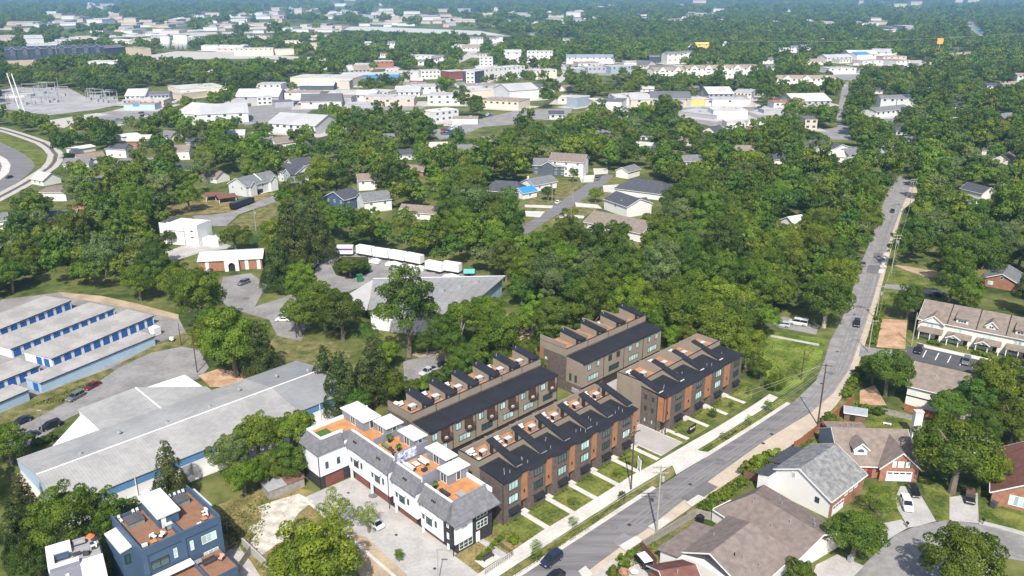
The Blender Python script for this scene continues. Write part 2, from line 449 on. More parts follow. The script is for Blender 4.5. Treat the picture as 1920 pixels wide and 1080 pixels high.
# warehouse and storage side --------------------------------------------------
sheet('storage_yard', M_ASPH2, 'asph', [(-60, 575), (0, 562), (120, 548), (250, 572), (335, 597), (348, 622), (300, 642), (210, 690), (60, 745), (-60, 790)])
sheet('grass_bank', M_VERGE, 'lawn', [(-60, 800), (60, 745), (210, 690), (300, 642), (348, 622), (366, 640), (340, 655), (284, 665), (231, 690), (188, 720), (130, 760), (60, 790), (-60, 840)])
sheet('warehouse_lot', M_ASPH2, 0.125, [(340, 651), (372, 655), (392, 690), (372, 712), (255, 730), (150, 775), (120, 790), (95, 812), (60, 835), (10, 850), (-60, 870), (-60, 840), (60, 790), (130, 752), (188, 714), (231, 686), (284, 662)])
sheet('dirt_patch', M_DIRT, 0.125, [(372, 705), (410, 692), (450, 700), (470, 712), (440, 726), (395, 727)])
sheet('rock_cut', M_TAN, 'asph', [(110, 548), (190, 555), (250, 568), (335, 590), (335, 600), (250, 580), (190, 568), (120, 556)])
sheet('dry_slope', M_VERGE, 'lawn', [(520, 625), (620, 640), (660, 660), (640, 700), (600, 720), (545, 680), (470, 690), (500, 650)])
sheet('loading_lane', M_CONC, 'asph', [(100, 960), (200, 945), (300, 905), (400, 862), (480, 825), (610, 770), (640, 790), (470, 860), (330, 915), (250, 950), (150, 985)], False)
sheet('gravel_yard', M_TAN, 'asph', [(20, 895), (45, 880), (75, 930), (60, 950), (25, 925)])
# church and depot -------------------------------------------------------------
sheet('church_drive', M_ASPH2, 'asph', [(418, 520), (470, 512), (500, 535), (478, 575), (520, 562), (545, 552), (560, 560), (520, 592), (560, 606), (575, 612), (565, 640), (520, 630), (505, 600), (470, 590), (430, 577), (408, 560)])
sheet('depot_drive', M_ASPH2, 'asph', [(592, 482), (606, 468), (640, 462), (700, 478), (800, 498), (870, 515), (945, 518), (800, 525), (700, 530), (650, 548), (605, 545), (590, 520)])
sheet('shrub_island', M_WOOD, 0.125, [(622, 500), (640, 482), (690, 482), (694, 512), (660, 524), (630, 516)], False)
sheet('white_track', M_CONC2, 'asph', [(296, 478), (340, 462), (420, 457), (442, 464), (380, 473), (318, 492)])
sheet('parking_court', M_ASPH2, 'asph', [(756, 678), (800, 668), (848, 672), (850, 690), (780, 712), (758, 715)])
sheet('dirt_patch', M_TAN, 'lawn', [(770, 665), (830, 655), (850, 668), (790, 672)])
# left streets -----------------------------------------------------------------
sheet('street', M_ASPH2, 'asph', [(360, 405), (400, 402), (436, 398), (470, 382), (516, 366), (518, 378), (478, 392), (448, 402), (424, 424), (380, 424)])
sheet('lawn', M_DRY, 'lawn', [(310, 375), (380, 365), (440, 372), (500, 362), (520, 362), (440, 398), (370, 402), (312, 405)])
sheet('lawn', M_VERGE, 'lawn', [(430, 422), (450, 404), (516, 380), (530, 400), (480, 425), (440, 440)])
sheet('driveway', M_CONC, 0.125, [(474, 356), (512, 345), (520, 356), (490, 364)])
HW = [(-90, 240), (0, 266), (24, 278), (46, 289), (62, 303), (66, 312), (56, 324), (28, 346), (0, 363), (-90, 410)]
sheet('highway', M_ASPH, 'asph', HW)
sheet('median_concrete', M_CONC, 'conc', [(-80, 272), (0, 292), (13, 299), (20, 309), (17, 324), (0, 338), (-80, 380), (-80, 360), (0, 324), (4, 312), (0, 303), (-80, 290)])
sheet('verge', M_LAWN, 'lawn', [(0, 254), (30, 262), (60, 278), (88, 292), (92, 305), (78, 316), (66, 312), (62, 303), (46, 289), (24, 278), (0, 266)])
RAIL = [(-70, 228), (0, 242), (28, 250), (55, 259), (80, 268), (95, 278), (105, 290), (102, 303), (93, 314), (74, 327), (46, 345), (18, 360), (-20, 380)]
strip('railway_bed', M_GRAVEL, 0.085, [at(*p) for p in RAIL], 9.0)
strip('railway_ties', mat('railway_timber', (0.10, 0.085, 0.075), 0.9, 0.25, 1.5), 0.10, [at(*p) for p in RAIL], 2.4, False)
for s in (-0.75, 0.75):
    P = [at(*p) for p in RAIL]; Q = []
    for i, p in enumerate(P):
        d = (P[min(i + 1, len(P) - 1)] - P[max(i - 1, 0)]).normalized(); Q.append(p + Vector((-d.y, d.x, 0)) * s)
    strip('rail', mat('rail_steel', (0.30, 0.28, 0.26), 0.5, 0.1, 1, metal=0.5), 0.22, Q, 0.16, False)
# middle street with its drives ---------------------------------------------------
sheet('street', M_ASPH, 'asph', [(972, 440), (977, 427), (1021, 397), (1078, 360), (1097, 347), (1121, 334), (1138, 326), (1150, 330), (1138, 342), (1104, 367), (1071, 388), (1020, 418), (990, 438)])
sheet('lawn', M_VERGE, 'lawn', [(960, 430), (975, 395), (985, 375), (1040, 345), (1100, 338), (1110, 334), (1078, 360), (977, 427)])
sheet('lawn', M_VERGE, 'lawn', [(1020, 420), (1071, 388), (1104, 367), (1130, 352), (1150, 360), (1120, 392), (1090, 412), (1050, 425)])
for q in ([(984, 384), (1038, 386), (1034, 391), (984, 389)], [(984, 396), (1022, 397), (1012, 408), (984, 406)], [(1078, 380), (1120, 384), (1130, 392), (1080, 388)],
          [(1046, 402), (1096, 405), (1094, 410), (1050, 409)], [(1086, 330), (1116, 328), (1112, 342), (1090, 343)], [(1112, 316), (1140, 316), (1140, 326), (1114, 328)], [(1130, 348), (1160, 346), (1150, 362), (1132, 360)]):
    sheet('driveway', M_CONC, 0.125, q)
def disc(name, m, px, py, r, z=0.128):
    p = at(px, py); return struct(name, [(p.x + r * math.cos(i * PI / 6), p.y + r * math.sin(i * PI / 6)) for i in range(12)], m, z)
M_IRON = mat('cast_iron', (.05, .045, .042), .8, .2, 2)
for x, y in ((1294, 909), (1431, 832), (1447, 815), (1180, 985), (1602, 590), (1570, 660), (1540, 720)): disc('manhole_cover', M_IRON, x, y, .42)
for x, y in ((653, 925), (743, 1004), (815, 1067), (1268, 812)): disc('drain_cover', M_IRON, x, y, .3)
M_OIL = mat('oil_stain', (.145, .139, .138), .8, .25, 1.0)
for x, y, r in [(1252, 932, 1.0), (1348, 866, 1.3), (1446, 806, .9), (1556, 700, 1.1), (1610, 575, 1.2), (1152, 990, .8), (700, 930, 1.0), (220, 690, 1.5), (300, 690, 1.6), (110, 785, 1.2), (460, 560, 1.3)]: disc('oil_stain', M_OIL, x, y, r, .12)
# right of the street ---------------------------------------------------------------
sheet('dirt_lot', M_DIRT, 'asph', [(1654, 598), (1701, 601), (1697, 655), (1643, 651)])
sheet('dirt_lot', M_DIRT, 'asph', [(1612, 733), (1640, 722), (1662, 760), (1612, 760)])
sheet('driveway', M_ASPH2, 'asph', [(1614, 648), (1650, 655), (1712, 658), (1706, 672), (1632, 672), (1610, 668)])
sheet('parking_lot', M_DARKASPH, 'asph', [(1700, 650), (1735, 652), (1855, 680), (1920, 694), (1910, 712), (1850, 705), (1780, 690), (1700, 672)])
sheet('townhome_walk', M_CONC, 'conc', [(1718, 642), (1740, 648), (1858, 674), (1920, 688), (1920, 692), (1856, 680), (1735, 653)])
for k in range(6):
    a = Vector((1736.9, 657.5)).lerp(Vector((1829.4, 678)), k / 4)
    strip('parking_line', M_PAINT, 0.10, [at(a.x, a.y), at(a.x - 6.8, a.y + 13)], 0.22, False)
sheet('lawn', M_LAWN, 'lawn', [(1668, 504), (1760, 524), (1780, 545), (1700, 537), (1660, 533)])
sheet('driveway', M_ASPH2, 'asph', [(1660, 533), (1690, 535), (1770, 546), (1762, 556), (1720, 548), (1657, 541)])
sheet('lawn', M_LAWN, 'lawn', [(1657, 542), (1692, 546), (1700, 575), (1646, 590)])
sheet('dirt_drive', M_TAN, 0.125, [(1674, 497), (1700, 500), (1780, 514), (1770, 523), (1736, 520), (1700, 508)])
M_PLOT = grassmat('bright_lawn', (0.070, 0.120, 0.016), (0.150, 0.190, 0.036), 0.15)
sheet('lawn', M_PLOT, 'lawn', [(1440, 622), (1550, 635), (1540, 672), (1505, 716), (1470, 740), (1440, 735), (1425, 690), (1430, 640)])
sheet('footpath', M_GRAVEL, 'asph', [(1445, 628), (1536, 645), (1536, 649), (1445, 632)])
sheet('driveway', M_ASPH2, 'asph', [(1430, 598), (1470, 594), (1535, 612), (1530, 628), (1470, 616), (1430, 608)])
# cul-de-sac -------------------------------------------------------------------------
sheet('cul_de_sac', M_ASPH2, 'asph', [(1575, 1110), (1597, 1080), (1640, 1040), (1680, 1003), (1717, 987), (1773, 976), (1830, 982), (1873, 990), (1960, 1018), (1960, 1065), (1920, 1053), (1877, 1046), (1840, 1110)])
sheet('driveway', M_CONC2, 'conc', [(1688, 912), (1718, 915), (1755, 978), (1717, 988), (1703, 990), (1683, 955), (1679, 935)])
sheet('driveway', M_CONC2, 'conc', [(1780, 933), (1833, 925), (1835, 982), (1780, 977)])
sheet('sidewalk', M_CONC2, 'conc', [(1836, 976), (1900, 992), (1960, 1010), (1960, 1018), (1873, 992), (1836, 984)])
sheet('driveway', M_CONC2, 'conc', [(1640, 985), (1690, 975), (1703, 990), (1680, 1003), (1655, 1020)])
sheet('driveway', M_CONC2, 'conc', [(1530, 1060), (1570, 1040), (1620, 1062), (1590, 1092), (1550, 1110), (1520, 1090)])
sheet('lawn', M_LAWN, 'lawn', [(1600, 950), (1680, 900), (1705, 990), (1650, 1000), (1610, 985)], False)
sheet('lawn', M_LAWN, 'lawn', [(1722, 890), (1785, 920), (1780, 976), (1756, 978)], False)
sheet('lawn', M_LAWN, 'lawn', [(1836, 920), (1890, 920), (1960, 950), (1960, 1008), (1900, 990), (1836, 975)])
sheet('lawn', M_LAWN, 'lawn', [(1600, 775), (1640, 765), (1720, 780), (1720, 800), (1560, 805), (1520, 830)])
sheet('lawn', M_LAWN, 'lawn', [(1470, 862), (1530, 818), (1590, 770), (1612, 780), (1560, 812), (1500, 860)])
# ------------------------------------------------------------------ building kit
M_BRICK = lined('brown_brick', (0.122, 0.097, 0.085), 0.24, 2, 0.2, rough=0.9, var=0.2, scale=1.2, spec=0.1)
M_TANS = lined('tan_siding', (0.250, 0.207, 0.160), 0.22, 2, 0.12, rough=0.8, var=0.07, scale=0.4)
M_ORANGE = lined('cedar_panel', (0.31, 0.150, 0.075), 0.3, 2, 0.15, rough=0.7, var=0.12, scale=0.7)
M_DARKROOF = lined('dark_metal_roof', (0.021, 0.022, 0.026), 0.45, 0, 0.35, rough=0.55, var=0.2, scale=0.3, spec=0.3)
M_BLACK = mat('black_trim', (0.018, 0.018, 0.02), 0.5, 0.15, 1)
M_DECK = lined('orange_decking', (0.46, 0.215, 0.085), 0.28, 0, 0.25, rough=0.75, var=0.16, scale=0.8)
M_DECKR = lined('red_brown_decking', (0.37, 0.185, 0.095), 0.28, 0, 0.25, rough=0.75, var=0.2, scale=0.6)
M_DECKB = lined('brown_decking', (0.235, 0.125, 0.075), 0.28, 0, 0.25, rough=0.75, var=0.14, scale=0.8)
M_WHITE = mat('white_paint', (0.68, 0.68, 0.67), 0.6, 0.04, 0.3)
M_WHITEP = lined('white_panel', (0.70, 0.71, 0.74), 0.2, 2, 0.08, rough=0.55, var=0.04, scale=0.3)
M_WROOF = mat('white_roof_membrane', (0.60, 0.59, 0.555), 0.7, 0.06, 0.35)
M_OFFWH = lined('cream_siding', (0.70, 0.67, 0.60), 0.25, 2, 0.1, rough=0.75, var=0.05, scale=0.3)
M_MANS = lined('gray_shingle', (0.155, 0.155, 0.165), 0.5, 2, 0.15, rough=0.95, var=0.18, scale=1.3, spec=0.1)
M_NAVY = lined('blue_siding', (0.058, 0.098, 0.160), 0.3, 2, 0.12, rough=0.6, var=0.10, scale=0.3)
M_GARAGE = lined('red_brown_garage_door', (0.17, 0.062, 0.045), 0.55, 2, 0.3, rough=0.5, var=0.12, scale=0.7)
M_BLKBRICK = lined('black_brick', (0.035, 0.034, 0.038), 0.24, 2, 0.2, rough=0.85, var=0.25, scale=1.4)
M_STEEL = mat('galvanised_steel', (0.42, 0.43, 0.44), 0.4, 0.1, 1.5, metal=0.5)
M_GREYM = mat('gray_metal', (0.30, 0.30, 0.31), 0.5, 0.1, 1.5)
M_TURF = mat('green_turf', (0.055, 0.125, 0.025), 0.95, 0.15, 2.0)
M_DOORD = mat('dark_door', (0.03, 0.025, 0.022), 0.5, 0.1, 1)
M_WFRAME = mat('white_window_frame', (0.72, 0.72, 0.70), 0.5, 0.04, 1)
M_BFRAME = mat('black_window_frame', (0.02, 0.02, 0.022), 0.45, 0.1, 1)
WIN = {}
def win(root, x, y, z, w, h, face=0, n=2, frame=None, glass=None, name='window', trans=0):
    """a window with its panes: a frame mesh and one mesh per pane, standing proud of the wall"""
    frame = frame or M_BFRAME; glass = glass or GLASS
    k = (round(w, 2), round(h, 2), n, frame.name, trans)
    if k not in WIN:
        t = min(0.09, w * 0.08); mb = MB()
        mb.box(-w / 2, w / 2, -0.07, 0.05, 0, t).box(-w / 2, w / 2, -0.07, 0.05, h - t, h)
        for i in range(n + 1):
            c = -w / 2 + t / 2 + (w - t) * i / n; mb.box(c - t / 2, c + t / 2, -0.07, 0.05, t, h - t)
        if trans: mb.box(-w / 2 + t, w / 2 - t, -0.05, 0.05, h * 0.5 - t / 3, h * 0.5 + t / 3)
        pw = (w - t) / n - t
        WIN[k] = (mb.mesh('window_frame', frame), {}, pw, t)
    fm, pm, pw, t = WIN[k]
    if glass.name not in pm:
        pm[glass.name] = MB().box(-pw / 2, pw / 2, -0.03, 0.02, t, h - t).mesh('pane', glass)
    f = add(name, fm, root, (x, y, z), R(face))
    for i in range(n):
        add('pane', pm[glass.name], f, (-w / 2 + t + pw / 2 + i * (pw + t), 0, 0))
    return f
def part(root, name, m, mb, smooth=False): return mb.build(name, m, root, smooth=smooth)
def rail_run(mb, pts, h=1.0, r=0.03, step=1.2):
    for a, b in zip(pts[:-1], pts[1:]):
        a, b = Vector(a), Vector(b); L = (b - a).length; n = max(1, int(L / step))
        up = Vector((0, 0, h))
        mb.tube(a + up, b + up, r, k=4); mb.tube(a + up * 0.5, b + up * 0.5, r * 0.6, k=4)
        for i in range(n + 1):
            p = a.lerp(b, i / n); mb.tube(p, p + up, r * 0.8, k=4)
ORD = ['first', 'second', 'third', 'fourth', 'fifth', 'sixth', 'seventh', 'eighth', 'ninth', 'tenth', 'eleventh', 'twelfth']

# ------------------------------------------------------------------ rooftop furniture (each a thing of its own)
M_CUSH = mat('white_cushion', (0.72, 0.70, 0.66), 0.9, 0.06, 2)
M_WICK = mat('dark_wicker', (0.05, 0.045, 0.04), 0.8, 0.2, 4)
def sofa(label, fr, x, y, z, rz, w=2.0, cm=None, group=None):
    p = fr.w(x, y, z); t = thing('sofa', label, 'sofa', p, fr.a + R(rz), group)
    part(t, 'base', M_WICK, MB().box(-w / 2, w / 2, -0.4, 0.4, 0, 0.3))
    part(t, 'seat_cushion', cm or M_CUSH, MB().box(-w / 2 + 0.1, w / 2 - 0.1, -0.42, 0.2, 0.302, 0.48))
    part(t, 'backrest', cm or M_CUSH, MB().box(-w / 2, w / 2, 0.22, 0.45, 0.302, 0.85))
    for s in (-1, 1): part(t, 'armrest', M_WICK, MB().box(s * w / 2 - 0.06, s * w / 2 + 0.06, -0.4, 0.2, 0.302, 0.62))
    return t
def armchair(label, fr, x, y, z, rz, cm=None, group=None):
    t = sofa(label, fr, x, y, z, rz, 0.9, cm, group); t.name = 'armchair'; t['category'] = 'armchair'; return t
def table(label, fr, x, y, z, w=1.1, d=0.7, m=None, h=0.45):
    t = thing('table', label, 'table', fr.w(x, y, z), fr.a)
    part(t, 'tabletop', m or M_WICK, MB().box(-w / 2, w / 2, -d / 2, d / 2, h - 0.06, h))
    for sx in (-1, 1):
        for sy in (-1, 1): part(t, 'leg', M_BLACK, MB().tube((sx * (w / 2 - .08), sy * (d / 2 - .08), 0), (sx * (w / 2 - .08), sy * (d / 2 - .08), h - .06), 0.035, k=5))
    return t
def cabinet(label, fr, x, y, z, w=1.5, d=1.1, group=None):
    """dark-sided bar cabinet with a white overhanging top"""
    t = thing('bar_cabinet', label, 'bar cabinet', fr.w(x, y, z), fr.a, group)
    part(t, 'body', M_BLACK, MB().box(-w / 2, w / 2, -d / 2, d / 2, 0, 1.0))
    part(t, 'top', mat('cabinet_top', (0.50, 0.49, 0.47), .6, .08, 1), MB().box(-w / 2 - .1, w / 2 + .1, -d / 2 - .1, d / 2 + .1, 1.002, 1.12))
    part(t, 'door', M_GREYM, MB().box(-w / 2 + .1, w / 2 - .1, -d / 2 - .03, -d / 2 - .001, .15, .9))
    return t
def planter(label, fr, x, y, z, s=0.5, m=None):
    t = thing('potted_plant', label, 'plant', fr.w(x, y, z), fr.a)
    part(t, 'pot', m or M_BLACK, MB().lathe([(s * .35, 0), (s * .5, s), (s * .44, s)], 10))
    a = MB()
    for i in range(60):
        d = Vector((random.gauss(0, 1), random.gauss(0, 1), abs(random.gauss(0.6, 0.7)))).normalized() * random.uniform(.3, .9) * s * 1.1
        c = Vector((0, 0, s * 1.15)) + d; u = d.orthogonal().normalized() * s * .3; w = d.cross(u).normalized() * s * .22
        a.quad(c - u, c - w, c + u, c + w)
    part(t, 'leaves', M_TURF, a)
    return t
def umbrella(label, fr, x, y, z, m, r=1.3, h=2.3):
    t = thing('patio_umbrella', label, 'umbrella', fr.w(x, y, z), fr.a)
    part(t, 'pole', M_GREYM, MB().tube((0, 0, 0), (0, 0, h), 0.03, k=6))
    part(t, 'canopy', m, MB().lathe([(r, h - .55), (r * .5, h - .2), (.03, h), (.02, h - .03), (r * .97, h - .6)], 8))
    part(t, 'base', M_BLACK, MB().lathe([(.28, 0), (.28, .08)], 10))
    return t

# ------------------------------------------------------------------ the two street-facing brown rows
def street_row(label, fr0, x_off, y_off, n, U, D, cedar_first, place):
    L = n * U
    fr = Fr(fr0.w(x_off, y_off), math.degrees(fr0.a))
    t = thing('townhouse_row', label, 'townhouse row', fr.w(0, 0), fr.a)
    keep_box(fr, 0, L, -0.5, D, 10.5)
    ZE, ZB, ZD, ZP = 9.2, 9.75, 9.55, 11.0
    br, tn, od, rf = MB(), MB(), MB(), MB()
    YF, YM = 6.4, 7.0                                   # where the front roof meets the terrace wall
    # main body: brick sides and front, tan rear half
    br.prism([(0.0, 0.95), (L, 0.95), (L, YF), (0, YF)], 0, [ZE - .35, ZE - .35, ZB - .2, ZB - .2])
    tn.box(0, L, YF, D, 0, ZD - .03)
    part(t, 'deck', M_DECKR, MB().box(0.2, L - .2, YM + .0, D - .2, ZD - .028, ZD))
    # parapets round the terrace
    part(t, 'parapet', M_TANS, MB().box(0, L, YM - .35, YM - .1, ZD - .028, ZP).box(0, .2, YM - .1, D, ZD - .028, ZP).box(L - .2, L, YM - .1, D, ZD - .028, ZP).box(.2, L - .2, D - .2, D, ZD - .028, ZP - .1))
    part(t, 'coping', M_BLACK, MB().box(-.04, L + .04, YM - .38, YM - .07, ZP + .002, ZP + .06).box(-.04, .24, YM - .05, D + .04, ZP + .002, ZP + .06).box(L - .24, L + .04, YM - .05, D + .04, ZP + .002, ZP + .06))
    for k in range(1, n):
        x = k * U; part(t, 'deck_divider', M_TANS, MB().extr([(YM - .08, ZD + .002), (D - .2, ZD + .002), (D - .2, ZP + .35), (10.4, ZP + 1.0), (YM - .08, ZP + .25)], x - .1, x + .1, 'x'))
    part(t, 'brick_wall', M_BRICK, br); part(t, 'wall', M_TANS, tn)
    for k in range(n):
        a, b = k * U, (k + 1) * U
        c0, c1 = (a, a + .31 * U) if cedar_first else (b - .31 * U, b)
        b0, b1 = (a + .31 * U, b) if cedar_first else (a, b - .31 * U)
        # brick bay
        part(t, 'brick_bay', M_BRICK, MB().box(b0 + .002, b1 - .002, 0, .948, 0, ZE - .36))
        # cedar panel, hung over the entrance
        part(t, 'cedar_panel', M_ORANGE, MB().box(c0 + .05, c1 - .05, .25 if not cedar_first else -.15, .946, 2.9, ZE - .36))
        part(t, 'door', M_DOORD, MB().box(c0 + .5, c0 + 1.5, .86, .945, .15, 2.3))
        part(t, 'doorstep', M_CONC, MB().box(c0 + .25, c1 - .25, -.5, .84, 0, .3))
        part(t, 'wall_lamp', M_BLACK, MB().box((c0 + c1) / 2 - .1, (c0 + c1) / 2 + .1, .07 if not cedar_first else -.33, .24 if not cedar_first else -.16, 4.6, 5.2))
        # windows
        cx = (b0 + b1) / 2 + .3
        dark = (k * 7 + n) % 3
        win(t, cx, 0, 6.75, 2.5, 1.75, 0, 3, M_BFRAME, BLIND if dark == 0 else GLASS)
        win(t, cx, 0, 3.85, 2.5, 1.75, 0, 3, M_BFRAME, GLASS if dark == 1 else BLIND)
        win(t, cx, 0, 0.95, 2.3, 1.2, 0, 2, M_BFRAME, GLASS)
        part(t, 'awning', M_BLACK, MB().slab((cx - 1.4, 0, 2.75), (cx - 1.4, -1.0, 2.3), (cx + 1.4, -1.0, 2.3), (cx + 1.4, 0, 2.75), .08))
        # front roof, stepped out over the bay
        part(t, 'roof', M_DARKROOF, MB().slab((b0, -.3, ZE), (b1, -.3, ZE), (b1, YM - .4, ZB), (b0, YM - .4, ZB), .16))
        part(t, 'roof', M_DARKROOF, MB().slab((c0, .05 if not cedar_first else -.4, ZE + .02), (c1, .05 if not cedar_first else -.4, ZE + .02), (c1, YM - .4, ZB + .01), (c0, YM - .4, ZB + .01), .16))
        for q in range(3):
            part(t, 'roof_vent', M_STEEL, MB().tube((a + 1 + random.uniform(0, U * .55), random.uniform(1.2, 5), ZE + .1), (a + 1 + random.uniform(0, U * .55), 3, ZE + .75), .07, k=6) if False else (lambda X, Y: MB().tube((X, Y, ZE + .1), (X, Y, ZE + .85), .08, k=6))(a + 1 + random.uniform(0, U * .5), random.uniform(1.2, 5.2)))
        # stair penthouse: a long fin whose roof falls towards the street
        f0, f1 = (a + .12, a + 1.75) if cedar_first else (b - 1.75, b - .12)
        y0, y1, z0, z1 = 1.7, 10.1, ZE + .75, 12.15
        part(t, 'penthouse', M_TANS, MB().extr([(y0 + .3, ZE - .1), (y1 - .25, ZE - .1), (y1 - .25, z1 - .2), (y0 + .3, z0 - .05)], f0 + .15, f1 - .15, 'x'))
        part(t, 'penthouse_roof', M_DARKROOF, MB().slab((f0 - .1, y0, z0 + .06), (f1 + .1, y0, z0 + .06), (f1 + .1, y1, z1 + .06), (f0 - .1, y1, z1 + .06), .22))
        part(t, 'gutter', M_WHITE if cedar_first else M_STEEL, MB().box(f0 + .05, f1 - .05, y0 - .14, y0 - .02, z0 - .3, z0 - .12))
        part(t, 'penthouse_door', M_DOORD, MB().box(f1 - .14 if cedar_first else f0 + .1, f1 - .1 if cedar_first else f0 + .14, 8.2, 9.2, ZD + .002, ZD + 2))
        # terrace things
        g = ORD[k]
        tx = f1 + 2.3 if cedar_first else f0 - 2.3
        cabinet(f'white-topped bar cabinet on the {g} deck from the left, {place}', fr, tx + .9, 9.6, ZD + .002, 1.25, .9)
        if not (cedar_first and k == 3):
            sofa(f'white sofa on the {g} deck from the left, {place}', fr, tx - .5, D - 1.0, ZD + .002, 0, 1.9)
        if k in (0, 1, 3, 5) and not cedar_first:
            table(f'low white table by the sofa on the {g} roof deck of the {place}', fr, tx - .6, D - 2.2, ZD + .002, 1.0, .7, M_WHITE)
            armchair(f'white armchair on the {g} roof deck of the {place}', fr, tx - 1.2, 8.6, ZD + .002, 150)
        if k in (0, 2) and not cedar_first:
            armchair(f'second white armchair at the rail of the {g} roof deck of the {place}', fr, tx - 1.5, D - 1.9, ZD + .002, 90)
        # rear: garage doors and back windows
        part(t, 'garage_door', M_DOORD, MB().box(a + 1.0, b - 1.2, D + .001, D + .06, .05, 2.5))
        win(t, a + U / 2, D, 6.6, 2.2, 1.6, 180, 2, M_BFRAME, BLIND); win(t, a + U / 2, D, 3.6, 2.6, 1.6, 180, 3, M_BFRAME, GLASS)
    for y in ((3.0,) if not cedar_first else (3.0, 5.0)):
        for z in (1.2, 4.2, 7.0): 
            if cedar_first: win(t, 0, y, z, .6, 1.1, -90, 1, M_BFRAME, BLIND if z < 3 else GLASS)
    if cedar_first:
        part(t, 'cedar_panel', M_ORANGE, MB().box(-.08, -.002, -.15, 1.6, 2.9, ZE - .36))
        part(t, 'downspout', M_BLACK, MB().tube((-.12, 1.7, 0), (-.12, 1.7, 9), .06, k=5))
    part(t, 'downspout', M_BLACK, MB().tube((-.08, -.08, 0), (-.08, -.08, ZE - .2), .07, k=5))
    return t, fr
ROW1, FR1 = street_row('long brown brick townhouse row of six with cedar panels beside the white townhouses', TOWN, 0, 0, 6, 6.92, 12.6, False, 'front brown row')
ROW4, FR4 = street_row('short brown brick townhouse row of four past the concrete court', TOWN, 49.8, -.9, 4, 8.4, 13.6, True, 'right brown row')

